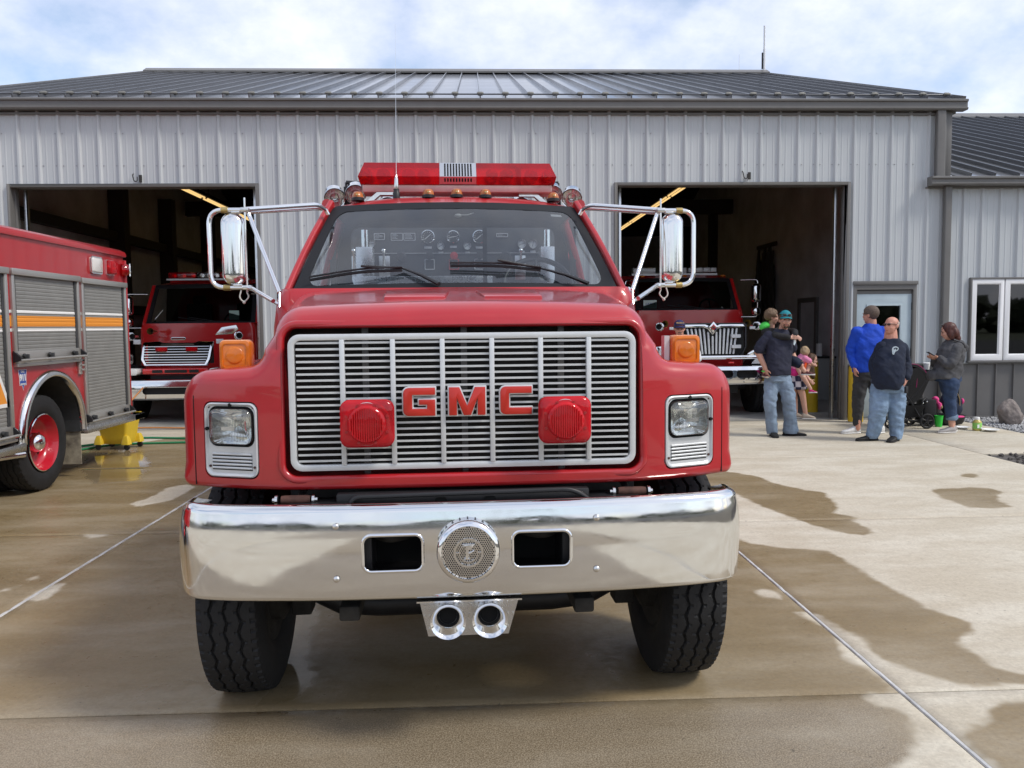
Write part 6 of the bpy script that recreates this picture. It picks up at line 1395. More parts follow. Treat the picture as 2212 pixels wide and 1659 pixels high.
mb = MB(); mb.bx(-.84, -.58, 1.93, 1.94, 1.90, 2.06); o = obj("windshield_note", mb, "paper", gt)
text("note_writing", "6-4 3019", "sticker_blue", .05, (-.71, 1.928, 1.99), X_, Z_, o, .0006)
for x_ in (-.80, -.16, .02, .20, .80):
    mb = MB(); mb.ell((x_, 2.17+.1*abs(x_), 2.535), (.055, .04, .022)); obj("clearance_lamp", mb, "amber_lens", gt, smooth=60)
bay_mirror(gt, 1.26, 1.55, 1.72, 2.42, 1, .98); bay_mirror(gt, 1.26, 1.55, 1.72, 2.42, -1, .98)
lb = empty("light_bar", parent=gt)
for k, (x0, x1) in enumerate(((-.95, -.50), (-.34, .12), (.16, .30), (.31, .45), (.46, .60), (.61, .72))):
    mb = MB(); mb.bx(x0, x1, 2.4, 2.62, 2.62 if k > 1 else 2.60, 2.71); obj("bar_lens", mb, "light_grey_lens", lb, bevel=.012)
mb = MB(); mb.bx(-.97, .74, 2.42, 2.60, 2.56, 2.60); obj("bar_base", mb, "silver_paint", lb)
# ------------------------------------------------------------------ people
from mathutils import noise as mnoise
P("skin", (0.56, 0.30, 0.215), .5, var=.12, vscale=14)
P("skin_ruddy", (0.60, 0.29, 0.21), .5, var=.15, vscale=12)
P("skin_child", (0.62, 0.36, 0.27), .5, var=.08, vscale=14)
P("lip", (0.38, 0.13, 0.11), .5); P("eye_dark", (0.03, 0.022, 0.018), .3)
P("hair_brown", (0.10, 0.058, 0.035), .6, var=.5, vscale=50, stretch=(1, 1, .2), bump=.4, bscale=90)
P("hair_grey_brown", (0.12, 0.085, 0.065), .7, var=.4, vscale=60, bump=.4, bscale=120)
P("hair_sandy", (0.15, 0.095, 0.055), .65, var=.4, vscale=60, bump=.5, bscale=90)
P("hair_blond", (0.42, 0.30, 0.18), .6, var=.4, vscale=40, stretch=(1, 1, .2), bump=.4, bscale=90)
P("hair_auburn", (0.085, 0.026, 0.018), .45, var=.5, vscale=40, stretch=(1, 1, .15), bump=.4, bscale=70)
P("hair_white", (0.52, 0.40, 0.34), .7, var=.2, vscale=60)
P("denim_light", (0.20, 0.29, 0.41), .85, var=.35, vscale=7, bump=.3, bscale=160)
P("denim_faded", (0.21, 0.28, 0.37), .85, var=.4, vscale=6, bump=.3, bscale=160)
P("denim_dark", (0.030, 0.055, 0.115), .85, var=.4, vscale=8, bump=.3, bscale=160)
P("cloth_navy", (0.020, 0.022, 0.042), .85, var=.35, vscale=8, bump=.3, bscale=140)
P("cloth_navy_blue", (0.010, 0.016, 0.036), .85, var=.35, vscale=8, bump=.3, bscale=140)
P("cloth_blue", (0.008, 0.065, 0.52), .8, var=.25, vscale=6, bump=.3, bscale=140)
P("cloth_charcoal", (0.045, 0.045, 0.047), .85, var=.3, vscale=9, bump=.3, bscale=140)
P("cloth_grey", (0.085, 0.085, 0.09), .9, var=.35, vscale=14, bump=.35, bscale=140)
P("cloth_black", (0.014, 0.014, 0.016), .85, bump=.3, bscale=140); P("cloth_green", (0.08, 0.62, 0.09), .8); P("cloth_white", (0.74, 0.74, 0.75), .85, var=.1, vscale=8)
P("cloth_teal", (0.008, 0.20, 0.24), .75, var=.15, vscale=12); P("cloth_capnavy", (0.025, 0.025, 0.09), .8); P("cloth_pink", (0.75, 0.25, 0.42), .8); P("cloth_magenta", (0.62, 0.02, 0.20), .8); P("cloth_orange", (0.80, 0.12, 0.02), .75)
P("shoe_black", (0.016, 0.016, 0.016), .6); P("shoe_white", (0.68, 0.68, 0.67), .55, var=.15, vscale=30); P("shoe_grey", (0.36, 0.34, 0.33), .8, var=.15, vscale=20); P("shoe_maroon", (0.10, 0.02, 0.025), .6); P("shoe_tan", (0.52, 0.44, 0.35), .8); P("sole_white", (0.6, 0.58, 0.55), .7); P("sole_black", (0.02, 0.02, 0.02), .8)
P("lens_shade", (0.03, 0.010, 0.008), .08, coat=.5); P("emblem_pale", (0.55, 0.65, 0.70), .7); P("gold_thread", (0.40, 0.26, 0.09), .6)
def plaid_mat():
    m = P("cloth_plaid", (0.03, 0.03, 0.06), .85); N, L = m.node_tree.nodes, m.node_tree.links; b = N["Principled BSDF"]
    t = N.new("ShaderNodeTexCoord"); c = N.new("ShaderNodeTexChecker"); c.inputs["Scale"].default_value = 11; c.inputs[1].default_value = (.02, .02, .05, 1); c.inputs[2].default_value = (.45, .42, .46, 1); L.new(t.outputs["Object"], c.inputs[0]); L.new(c.outputs[0], b.inputs["Base Color"])
plaid_mat()
def fold(o, amp, sc=(9, 9, 20), seed=0.0, zlim=None):
    """cloth folds: push the surface in and out along its normals"""
    me = o.data; n = len(me.vertices); co = np.empty(n*3); no = np.empty(n*3); me.vertices.foreach_get("co", co); me.vertices.foreach_get("normal", no); co = co.reshape(-1, 3); no = no.reshape(-1, 3)
    d = np.array([mnoise.noise(Vector((p[0]*sc[0]+seed+p[2]*3, p[1]*sc[1], p[2]*sc[2]+p[0]*5))) for p in co])
    e = np.array([mnoise.noise(Vector((p[0]*sc[0]*1.7+p[2]*9+seed, p[1]*sc[1]*1.7-p[2]*6, p[2]*sc[2]*1.5+seed))) for p in co])
    d = np.sign(d)*np.abs(d)**.8 + .8*(.25-np.abs(e)); co += no*(d*amp)[:, None]; me.vertices.foreach_set("co", co.ravel()); me.update()
def limb(mb, pts, rad, n=12):
    p = [Vector(q) for q in pts]; pp, rr = [], []
    for i in range(len(p)-1):
        for k in range(4): t = k/4; pp.append(p[i].lerp(p[i+1], t)); rr.append(rad[i]+(rad[i+1]-rad[i])*t)
    pp.append(p[-1]); rr.append(rad[-1]); mb.tube(pp, rr, n)
    for q, r in zip(p, rad): mb.ell(q, r*.985, 12, 8)
def trunk(mb, rows, yaw=0.0, n=22, pw=2.4):
    c, s = math.cos(R(yaw)), math.sin(R(yaw)); rings = []
    for cx_, cy_, z, rx, ry in rows:
        ring = []
        for k in range(n):
            a = 2*math.pi*k/n; ca, sa = math.cos(a), math.sin(a); x = rx*math.copysign(abs(ca)**(2/pw), ca); y = ry*math.copysign(abs(sa)**(2/pw), sa)
            ring.append((cx_+x*c-y*s, cy_+x*s+y*c, z))
        rings.append(ring)
    mb.rings(rings)
def headrot(yaw, nod=0, tilt=0): return Matrix.Rotation(R(yaw), 3, 'Z') @ Matrix.Rotation(R(tilt), 3, 'Y') @ Matrix.Rotation(R(nod), 3, 'X')
def head(mb, c, q, s=1.0, fat=1.0, child=False):
    c = Vector(c)
    def E(p, r, rr=None): mb.ell(c+q @ (Vector(p)*s), tuple(v*s for v in r), 16, 12, q)
    E((0, .012, .030), (.077*fat, .097, .090)); E((0, -.020, -.028), (.066*fat, .076, .088)); E((0, -.052, -.092), (.034*fat, .032, .026)); E((0, -.030, -.070), (.056*fat, .052, .045))
    E((0, -.097, -.024), (.0135, .019, .014)); E((0, -.092, -.002), (.009, .012, .026)); E((-.033, -.072, .026), (.026, .016, .011)); E((.033, -.072, .026), (.026, .016, .011)); E((-.034, -.068, -.028), (.024*fat, .022, .022)); E((.034, -.068, -.028), (.024*fat, .022, .022)); E((0, -.088, -.060), (.022, .012, .012))
    for k in (-1, 1): E((k*.077*fat, .012, -.010), (.011, .019, .031)); E((k*.084*fat, .020, -.002), (.008, .012, .020))
def face(parent, c, q, s=1.0, beard=None, brow="hair_brown"):
    c = Vector(c); mb = MB()
    for k in (-1, 1): mb.ell(c+q @ (Vector((k*.031, -.083, .008))*s), (.0125*s, .007*s, .006*s), 10, 6, q)
    obj("eyes", mb, "eye_dark", parent, smooth=60); mb = MB(); mb.ell(c+q @ (Vector((0, -.093, -.064))*s), (.023*s, .009*s, .0065*s), 12, 6, q); obj("mouth", mb, "lip", parent, smooth=60); mb = MB()
    for k in (-1, 1): mb.ell(c+q @ (Vector((k*.034, -.085, .027))*s), (.020*s, .008*s, .0045*s), 10, 6, q)
    obj("eyebrows", mb, brow, parent, smooth=60)
def cap_shell(mb, c, q, s, r, cuts, grow=1.06):
    """hair: a grown cranium; cuts = (point, normal) planes in head space that leave the face free"""
    c = Vector(c); mb.ell(c+q @ (Vector((0, .012, .030))*s), tuple(v*s*grow for v in r), 28, 20, q)
def hair_cap(parent, c, q, s, mat, front=-.045, low=-.035, grow=1.055, extra=None, fat=1.0, name="hair"):
    mb = MB(); c = Vector(c); mb.ell(c+q @ (Vector((0, .014, .030))*s), (.079*fat*grow*s, .098*grow*s, .091*grow*s), 40, 28, q)
    if extra: extra(mb)
    o = obj(name, mb, mat, parent, smooth=80, fix=False); bm = bmesh.new(); bm.from_mesh(o.data)
    def inv(v): return (q.transposed() @ (v-c))/s
    kill = [f for f in bm.faces if (lambda p: (p.y < front and p.z < .075) or (p.z < low and p.y < .035) or p.z < low-.045 or (p.y < .012 and p.z < .012))(inv(f.calc_center_median())) and not extra]
    bmesh.ops.delete(bm, geom=kill, context='FACES'); bm.to_mesh(o.data); bm.free(); o.data.polygons.foreach_set("use_smooth", [True]*len(o.data.polygons))
    md = o.modifiers.new("thickness", 'SOLIDIFY'); md.thickness = -.008*s; return o
def hand(mb, w, d, pn, side, s=1.0, curl=25):
    """palm and five fingers; w wrist, d pointing direction, pn palm normal, side +1/-1: where the thumb leaves"""
    w = Vector(w); d = Vector(d).normalized(); pn = Vector(pn); pn = (pn-d*pn.dot(d)).normalized(); x = d.cross(pn)*side
    M_ = Matrix((x, pn, d)).transposed(); mb.ell(w+d*.05*s, (.040*s, .016*s, .056*s), 12, 8, M_)
    for k, (off, ln) in enumerate(((.030, .066), (.010, .075), (-.010, .070), (-.029, .054))):
        p = w+d*.088*s+x*off*s; a = R(curl*.6); pts = [w+d*.05*s+x*off*s*.8, p]; dd = d
        for j in range(3): dd = (d*math.cos(a)+pn*math.sin(a)); p = p+dd*ln*s*(.42, .32, .26)[j]; pts.append(p); a += R(curl)
        mb.tube(pts, [.011*s, .0105*s, .0098*s, .009*s, .0075*s], 8)
    dd = (x*.75+d*.6+pn*.25).normalized(); mb.tube([w+d*.02*s+x*.02*s, w+d*.04*s+x*.042*s, w+d*.04*s+x*.042*s+dd*.035*s, w+d*.04*s+x*.042*s+(dd+d*.5).normalized()*.065*s], [.016*s, .014*s, .011*s, .008*s], 8)
def shoe(parent, heel, d, ln=.29, w=.098, h=.085, up="shoe_black", sole="sole_black", z=0.0):
    d = Vector((d[0], d[1], 0)).normalized(); sd = Vector((-d.y, d.x, 0)); hl = Vector((heel[0], heel[1], z)); s = empty("shoe", parent=parent)
    def ring(t, wd, z0, z1, n=14): 
        c = hl+d*(ln*t); return [c+sd*(wd*w/2*math.copysign(abs(math.cos(a))**.8, math.cos(a)))+Z_*((z0+z1)/2+(z1-z0)/2*math.copysign(abs(math.sin(a))**.7, math.sin(a))) for a in [2*math.pi*k/n for k in range(n)]]
    mb = MB(); mb.rings([ring(t, wd, .018, z1) for t, wd, z1 in ((0.02, .45, h*.75), (.06, .68, h*1.02), (.16, .74, h*1.15), (.30, .76, h*1.08), (.45, .82, h*.86), (.6, .92, h*.68), (.75, .96, h*.56), (.9, .80, h*.46), (.98, .45, h*.36))]); obj("shoe_upper", mb, up, s, smooth=60)
    mb = MB(); mb.rings([ring(t, wd, 0.0, .024) for t, wd in ((0, .5), (.06, .78), (.3, .80), (.45, .86), (.65, 1.0), (.8, 1.0), (.93, .82), (1.0, .45))]); obj("sole", mb, sole, s, smooth=60)
    return s
VX = .0085
def garment(name, parent, mb, mat, amp=.006, sc=(9, 9, 16), seed=0, it=3, clip=None, vox=.0105):
    o = remesh(name, mb, mat, vox, parent, it, .5, clip); fold(o, amp, sc, seed); return o
# 1 -- man in a teal cap carrying a boy on his back
pm = thing("person", "man in teal cap, navy T-shirt and faded jeans carrying a boy on his back", "person", (4.30, 11.45, 0))
hq = headrot(-6, 2, 4); hc = (.005, -.02, 1.635)
mb = MB(); head(mb, hc, hq, 1.0); limb(mb, [(0, .02, 1.56), (-.02, .03, 1.44)], [.058, .066])
limb(mb, [(-.235, .0, 1.42), (-.365, .03, 1.20), (-.275, -.05, .965)], [.058, .048, .034]); hand(mb, (-.275, -.05, .965), (.18, -.16, -.9), (1, .2, 0), 1, 1.0, 30)
limb(mb, [(.10, .06, 1.42), (.165, .17, 1.20), (.21, .02, 1.0)], [.056, .046, .033]); hand(mb, (.21, .02, 1.0), (.3, -.8, -.1), (-1, -.2, .2), -1, 1.0, 40)
trunk(mb, [(-.09, 0, .80, .14, .10), (-.08, 0, 1.1, .15, .10), (-.07, 0, 1.35, .17, .09), (-.04, .02, 1.46, .09, .06)])
limb(mb, [(-.165, 0, .84), (-.19, -.02, .50), (-.155, .01, .07)], [.08, .055, .04]); limb(mb, [(-.0, 0, .84), (.06, -.03, .50), (.125, .03, .07)], [.08, .055, .04])
remesh("body", mb, "skin", VX, pm, 3); face(pm, hc, hq)
mb = MB(); trunk(mb, [(-.085, -.02, .865, .165, .135), (-.09, -.02, .95, .178, .145), (-.085, -.01, 1.1, .182, .15), (-.07, 0, 1.25, .198, .148), (-.065, .0, 1.36, .205, .13), (-.06, .01, 1.43, .19, .105), (-.045, .02, 1.475, .13, .085), (-.03, .02, 1.515, .078, .07)], 14)

garment("t_shirt", pm, mb, "cloth_navy", .010, (7, 7, 9), 1)
mb = MB(); limb(mb, [(-.215, 0, 1.41), (-.30, .015, 1.31), (-.345, .02, 1.235)], [.085, .080, .082]); garment("sleeve", pm, mb, "cloth_navy", 0.008, (9, 9, 9), 21)
mb = MB(); limb(mb, [(.085, .05, 1.41), (.135, .09, 1.30), (.155, .11, 1.245)], [.080, .077, .078]); garment("sleeve", pm, mb, "cloth_navy", 0.008, (9, 9, 9), 22)
mb = MB(); trunk(mb, [(-.085, -.005, .92, .160, .120), (-.085, 0, .84, .172, .13), (-.085, 0, .78, .172, .125)], 10)
limb(mb, [(-.165, 0, .82), (-.190, -.02, .58), (-.195, -.02, .50), (-.165, .0, .25), (-.148, .02, .075)], [.105, .098, .092, .080, .085]); limb(mb, [(-.005, 0, .82), (.055, -.035, .58), (.065, -.035, .50), (.11, .01, .25), (.130, .05, .085)], [.108, .104, .098, .092, .110])
garment("jeans", pm, mb, "denim_faded", .009, (8, 8, 17), 3, clip=[(Vector((0, 0, .035)), Vector((0, 0, -1)))])
shoe(pm, (-.130, .09), (-.1, -1), .28, .105, .085); shoe(pm, (.02, .07), (1, -.16), .33, .105, .08)
def billcap(parent, c, q, s, mat, fat=1.0):
    cp = empty("cap", parent=parent); c = Vector(c); mb = MB(); mb.ell(c+q @ (Vector((0, .012, .036))*s), (.085*fat*s, .106*s, .102*s), 30, 20, q); o = obj("cap_crown", mb, mat, cp, smooth=80, fix=False)
    bm = bmesh.new(); bm.from_mesh(o.data); bmesh.ops.bisect_plane(bm, geom=bm.verts[:]+bm.edges[:]+bm.faces[:], plane_co=c+q @ (Vector((0, 0, .040))*s), plane_no=q @ Vector((0, -.25, -1)), clear_outer=True); bm.to_mesh(o.data); bm.free()
    mb = MB(); rows = []
    for i in range(13):
        a = R(200+140*i/12); rows.append([c+q @ (Vector((.083*math.cos(a)*fat, .012+.102*math.sin(a)*.98-e*(.5+.5*math.sin(math.pi*i/12))*1.15, .052-e*.28-.012*abs(math.cos(a))))*s) for e in (-.01, .0, .03, .06)])
    mb.grid(rows); mb.grid([[p+Vector((0, 0, -.005)) for p in r] for r in rows]); obj("cap_bill", mb, mat, cp, smooth=80, fix=False); return cp
cp = billcap(pm, hc, hq, 1.03, "cloth_teal")
c_ = Vector(hc)
mb = MB()
for k in (-1, 1): mb.ell(c_+hq @ Vector((k*.036, -.094, .078)), (.032, .008, .014), 12, 8, hq)
mb.tube([c_+hq @ Vector((.07, -.07, .082)), c_+hq @ Vector((.088, 0, .075))], .004, 6); mb.tube([c_+hq @ Vector((-.07, -.07, .082)), c_+hq @ Vector((-.088, 0, .075))], .004, 6); obj("sunglasses", mb, "lens_shade", cp, smooth=60)
hair_cap(pm, hc, hq, 1.0, "hair_brown", low=-.02)
mb = MB(); mb.ell(c_+hq @ Vector((0, -.066, -.094)), (.030, .024, .022), 14, 10, hq); mb.ell(c_+hq @ Vector((0, -.092, -.052)), (.026, .008, .006), 12, 6, hq)
for k in (-1, 1): mb.ell(c_+hq @ Vector((k*.030, -.080, -.072)), (.007, .012, .024), 10, 6, hq)
obj("goatee", mb, "hair_brown", pm, smooth=60)
mb = MB(); mb.prism([(-.018, -.03), (.0, -.045), (.012, -.02), (.022, .0), (.014, .035), (-.012, .03)], (.095, -.128, 1.33), Vector((.94, .30, 0)), Z_, .012); obj("shirt_emblem", mb, "emblem_pale", pm)
# 2 -- the boy
pb = thing("person", "small boy in black hoodie with bright green hood riding piggyback on the capped man", "person", (4.30, 11.62, .82))
bq = headrot(75, 5, -6); bc = (-.105, .03, .865)
mb = MB(); head(mb, bc, bq, .86); limb(mb, [(-.10, .04, .79), (-.10, .06, .70)], [.04, .045]); trunk(mb, [(-.06, .09, .25, .10, .08), (-.07, .08, .45, .11, .08), (-.09, .07, .64, .11, .07)])
limb(mb, [(-.19, .03, .66), (-.15, -.25, .60), (.02, -.335, .575)], [.038, .034, .026]); limb(mb, [(.01, .05, .68), (.135, -.20, .645), (.085, -.34, .60)], [.038, .032, .026])
hand(mb, (.02, -.335, .575), (1, -.1, .0), (0, 1, 0), 1, .72, 30); hand(mb, (.10, -.33, .605), (.55, -.35, -.5), (0, 1, 0), -1, .72, 30)
limb(mb, [(-.12, .06, .28), (-.262, -.16, .27), (-.268, -.17, .09)], [.055, .042, .030]); limb(mb, [(.0, .06, .26), (.20, -.16, .21), (.285, -.20, .105)], [.055, .044, .030])
remesh("body", mb, "skin_child", VX, pb, 3); face(pb, bc, bq, .86); fold(hair_cap(pb, bc, bq, .88, "hair_sandy", front=-.058, low=-.045, grow=1.09), .010, (38, 38, 24), 3)
mb = MB(); trunk(mb, [(-.06, .10, .24, .125, .10), (-.07, .09, .45, .13, .10), (-.09, .07, .62, .135, .09), (-.10, .06, .71, .08, .07)]); limb(mb, [(-.20, .03, .66), (-.155, -.25, .60), (.0, -.332, .577)], [.058, .054, .042]); limb(mb, [(.02, .05, .68), (.14, -.20, .645), (.09, -.325, .612)], [.055, .052, .042])
garment("hoodie", pb, mb, "cloth_black", .006, (10, 10, 14), 5)
mb = MB(); mb.ell((-.20, .06, .735), (.075, .10, .055), 14, 10, headrot(0, 0, -35)); mb.ell((-.14, .12, .74), (.09, .07, .06)); garment("hood", pb, mb, "cloth_green", .006, (12, 12, 12), 2)
mb = MB(); limb(mb, [(-.10, .08, .28), (-.255, -.13, .275), (-.262, -.155, .22)], [.085, .075, .066]); limb(mb, [(.0, .08, .27), (.17, -.12, .235), (.215, -.165, .205)], [.085, .075, .070]); garment("shorts", pb, mb, "cloth_navy_blue", .005, (10, 10, 14), 6)
shoe(pb, (-.262, -.10), (-.05, -1), .19, .075, .07, "shoe_maroon", "shoe_tan", .015); shoe(pb, (.25, -.16), (1, -.35), .19, .075, .07, "shoe_maroon", "sole_white", .04)
mb = MB(); mb.tube([Vector((-.268, -.17, .105))+Vector((.034*math.cos(a), .034*math.sin(a), 0)) for a in np.linspace(0, 6.0, 16)], .012, 6); obj("sock", mb, "cloth_green", pb, smooth=60)
# 3 -- girl bending under a toddler
pg = thing("person", "long-haired girl in an orange top and plaid skirt bending forward, toddler on her back", "person", (5.40, 13.50, 0))
gq = headrot(80, 12, 0); gc = (.135, -.02, .985)
mb = MB(); head(mb, gc, gq, .88); limb(mb, [(.09, 0, .94), (.05, 0, .90)], [.045, .05]); limb(mb, [(-.14, .0, .72), (-.06, 0, .82), (.06, 0, .90)], [.095, .09, .09])
limb(mb, [(.06, -.10, .90), (-.02, -.16, .74), (.03, -.20, .66)], [.036, .030, .024]); hand(mb, (.03, -.20, .66), (.6, -.1, -.6), (0, 1, 0), 1, .75, 30); limb(mb, [(.06, .10, .90), (0, .16, .74), (.05, .16, .64)], [.036, .030, .024])
limb(mb, [(-.12, -.06, .68), (-.03, -.07, .39), (.03, -.05, .08)], [.075, .052, .036]); limb(mb, [(-.14, .07, .68), (-.12, .06, .38), (-.09, .07, .06)], [.075, .052, .036]); remesh("body", mb, "skin_child", VX, pg, 3); face(pg, gc, gq, .88)
mb = MB(); mb.ell(Vector(gc)+Vector((-.02, 0, .035)), (.085, .082, .082)); limb(mb, [(.08, -.02, 1.0), (.10, -.07, .85), (.135, -.08, .70)], [.075, .062, .035]); limb(mb, [(.06, .0, .98), (.06, -.09, .85), (.10, -.10, .74)], [.06, .05, .03]); o = garment("hair", pg, mb, "hair_brown", .007, (30, 30, 4), 4)
mb = MB(); limb(mb, [(-.10, 0, .74), (-.03, 0, .83), (.07, 0, .90)], [.115, .11, .10]); mb.ell((.0, -.08, .78), (.08, .05, .10)); garment("top", pg, mb, "cloth_orange", .005, (10, 10, 12), 7)
mb = MB(); mb.ell((-.17, -.02, .78), (.085, .12, .11)); mb.ell((-.02, -.12, .70), (.05, .05, .04)); garment("sash", pg, mb, "cloth_magenta", .005)
mb = MB(); trunk(mb, [(-.13, 0, .74, .12, .12), (-.12, 0, .66, .135, .14), (-.10, 0, .52, .16, .16), (-.10, 0, .50, .15, .15)]); garment("skirt", pg, mb, "cloth_plaid", .006, (18, 18, 3), 2, 2)
shoe(pg, (-.03, -.05), (1, -.1), .22, .085, .10, "shoe_tan", "sole_white"); shoe(pg, (-.14, .07), (1, -.1), .22, .085, .10, "shoe_tan", "sole_white")
pt = thing("person", "blond toddler in pink shirt and pink shoes lying on the bending girl's back", "person", (5.40, 13.46, .45))
tq = headrot(150, 25, 0); tcn = (-.005, -.03, .655)
mb = MB(); head(mb, tcn, tq, .72); limb(mb, [(-.03, 0, .60), (-.10, 0, .48)], [.05, .075]); limb(mb, [(-.02, -.10, .55), (.05, -.13, .50), (.10, -.12, .46)], [.03, .026, .02]); hand(mb, (.10, -.12, .46), (1, 0, -.3), (0, 1, 0), 1, .55, 30)
limb(mb, [(-.13, -.10, .40), (-.09, -.20, .26), (.03, -.20, .07)], [.05, .042, .028]); remesh("body", mb, "skin_child", VX, pt, 3)
fold(hair_cap(pt, tcn, tq, .75, "hair_blond", front=-.05, low=-.06, grow=1.14), .010, (34, 34, 14), 3)
mb = MB(); limb(mb, [(-.03, -.01, .58), (-.13, -.01, .44)], [.08, .10]); limb(mb, [(-.02, -.09, .56), (.03, -.13, .52)], [.05, .046]); garment("shirt", pt, mb, "cloth_pink", .004)
shoe(pt, (.0, -.20), (1, -.1), .135, .06, .06, "cloth_magenta", "sole_white", .0)
# 4 -- man in a royal blue sweatshirt, seen from behind
pu = thing("person", "man in bright blue sweatshirt and dark grey trousers seen from behind by the door", "person", (5.56, 11.60, 0))
uq = headrot(-142, 3, 0); uc = (.038, .0, 1.700)
mb = MB(); head(mb, uc, uq, 1.02); limb(mb, [(.06, .0, 1.62), (.065, .01, 1.48)], [.064, .072]); trunk(mb, [(.0, 0, .85, .15, .10), (.03, 0, 1.2, .17, .11), (.05, 0, 1.42, .17, .09)])
limb(mb, [(-.14, 0, 1.44), (-.215, .05, 1.18), (-.205, -.06, .96)], [.055, .046, .034]); hand(mb, (-.205, -.06, .96), (.15, .05, -1), (1, 0, 0), 1, 1, 25); limb(mb, [(.24, 0, 1.44), (.30, -.03, 1.18), (.26, -.02, .96)], [.055, .046, .034]); hand(mb, (.26, -.02, .96), (-.1, .05, -1), (-1, 0, 0), -1, 1, 25)
limb(mb, [(-.08, 0, .85), (-.12, -.02, .47), (-.115, .0, .08)], [.08, .055, .04]); limb(mb, [(.12, 0, .85), (.17, .0, .47), (.20, .02, .08)], [.08, .055, .04]); remesh("body", mb, "skin_ruddy", VX, pu, 3); face(pu, uc, uq)
hair_cap(pu, uc, uq, 1.02, "hair_grey_brown", front=-.062, low=-.04, grow=1.045)
mb = MB(); trunk(mb, [(.0, 0, .885, .185, .145), (.01, 0, .95, .205, .16), (.02, 0, 1.1, .215, .165), (.04, 0, 1.3, .225, .155), (.045, .0, 1.42, .215, .125), (.055, .0, 1.50, .17, .10), (.06, .0, 1.57, .085, .08)])
garment("sweatshirt", pu, mb, "cloth_blue", .013, (7, 7, 8), 9)
mb = MB(); limb(mb, [(-.135, .0, 1.45), (-.205, .05, 1.22), (-.20, .04, 1.12), (-.195, -.045, .975)], [.095, .085, .080, .058]); garment("sleeve", pu, mb, "cloth_blue", 0.011, (9, 9, 9), 31)
mb = MB(); limb(mb, [(.225, 0, 1.45), (.285, -.03, 1.20), (.255, -.02, .985)], [.095, .085, .058]); garment("sleeve", pu, mb, "cloth_blue", 0.011, (9, 9, 9), 32)
mb = MB(); trunk(mb, [(.0, 0, .95, .175, .13), (.0, 0, .84, .185, .145), (.01, 0, .76, .18, .135)]); limb(mb, [(-.075, .0, .82), (-.12, -.01, .5), (-.118, .01, .28), (-.115, .02, .14)], [.112, .088, .072, .060]); limb(mb, [(.10, 0, .82), (.165, 0, .5), (.195, .01, .14)], [.112, .086, .062]); garment("trousers", pu, mb, "cloth_charcoal", .009, (9, 9, 15), 8)
shoe(pu, (-.065, .03), (-1, -.12), .29, .105, .11, "shoe_white", "shoe_white"); shoe(pu, (.285, .04), (-.85, -.5), .29, .105, .11, "shoe_white", "shoe_white")
# 5 -- bald man in sunglasses
pd = thing("person", "bald heavyset man in sunglasses, navy sweatshirt and light jeans, hands in pockets", "person", (5.50, 10.88, 0))
dq = headrot(-64, -2, 0); dc = (.035, -.01, 1.548)
mb = MB(); head(mb, dc, dq, .97, 1.10); limb(mb, [(.045, .02, 1.47), (.05, .03, 1.33)], [.078, .092]); trunk(mb, [(.0, 0, .72, .17, .12), (.0, -.02, 1.0, .20, .15), (.04, 0, 1.25, .18, .10)])
limb(mb, [(-.075, .01, 1.26), (-.150, .07, 1.04), (-.165, -.07, .82)], [.055, .048, .036]); hand(mb, (-.165, -.07, .82), (.12, -.15, -.9), (1, .2, 0), 1, .98, 25); limb(mb, [(.180, 0, 1.25), (.262, .045, 1.03), (.205, -.11, .845)], [.055, .050, .038]); hand(mb, (.205, -.11, .845), (-.55, -.35, -.65), (-.3, 1, 0), -1, 1.0, 28)
limb(mb, [(-.10, 0, .70), (-.13, -.04, .41), (-.185, .0, .07)], [.09, .06, .042]); limb(mb, [(.12, 0, .70), (.115, -.03, .43), (.115, -.06, .07)], [.09, .06, .042]); remesh("body", mb, "skin_ruddy", VX, pd, 3); face(pd, dc, dq, .97, brow="hair_sandy")
mb = MB(); c_ = Vector(dc)
for k in (-1, 1): mb.ell(c_+dq @ Vector((k*.033, -.094, .014)), (.029, .008, .0165), 14, 8, dq); mb.tube([c_+dq @ Vector((k*.06, -.086, .022)), c_+dq @ Vector((k*.088, 0, .016))], .0042, 6)
mb.tube([c_+dq @ Vector((-.02, -.10, .022)), c_+dq @ Vector((.02, -.10, .022))], .004, 6); obj("sunglasses", mb, "lens_shade", pd, smooth=60)
o = hair_cap(pd, dc, dq, .975, "hair_white", front=.012, low=-.045, grow=1.006, fat=1.1)
bm = bmesh.new(); bm.from_mesh(o.data); q_ = dq.transposed(); bmesh.ops.delete(bm, geom=[f for f in bm.faces if (q_ @ (f.calc_center_median()-c_)).z > .045], context='FACES'); bm.to_mesh(o.data); bm.free(); o.modifiers[0].thickness = -.002
mb = MB(); trunk(mb, [(-.03, -.07, .705, .155, .13), (-.02, -.05, .78, .200, .185), (-.012, -.045, .90, .212, .205), (-.008, -.035, 1.02, .208, .198), (.015, -.015, 1.15, .198, .172), (.045, 0, 1.25, .185, .135), (.05, .01, 1.315, .150, .11), (.05, .015, 1.375, .098, .096)], -14)
garment("sweatshirt", pd, mb, "cloth_navy_blue", .012, (7, 7, 8), 11)
mb = MB(); limb(mb, [(-.075, .01, 1.255), (-.150, .07, 1.05), (-.165, -.01, .88), (-.165, -.06, .835)], [.088, .076, .064, .054]); garment("sleeve", pd, mb, "cloth_navy_blue", 0.011, (9, 9, 9), 41)
mb = MB(); limb(mb, [(.180, .0, 1.245), (.262, .045, 1.045), (.245, -.04, .93), (.205, -.11, .86)], [.090, .082, .072, .056]); garment("sleeve", pd, mb, "cloth_navy_blue", 0.011, (9, 9, 9), 42)
em = empty("shirt_emblem", parent=pd); ex = Vector((.97, -.22, 0)).normalized(); eo = Vector((-.005, -.195, 1.225))
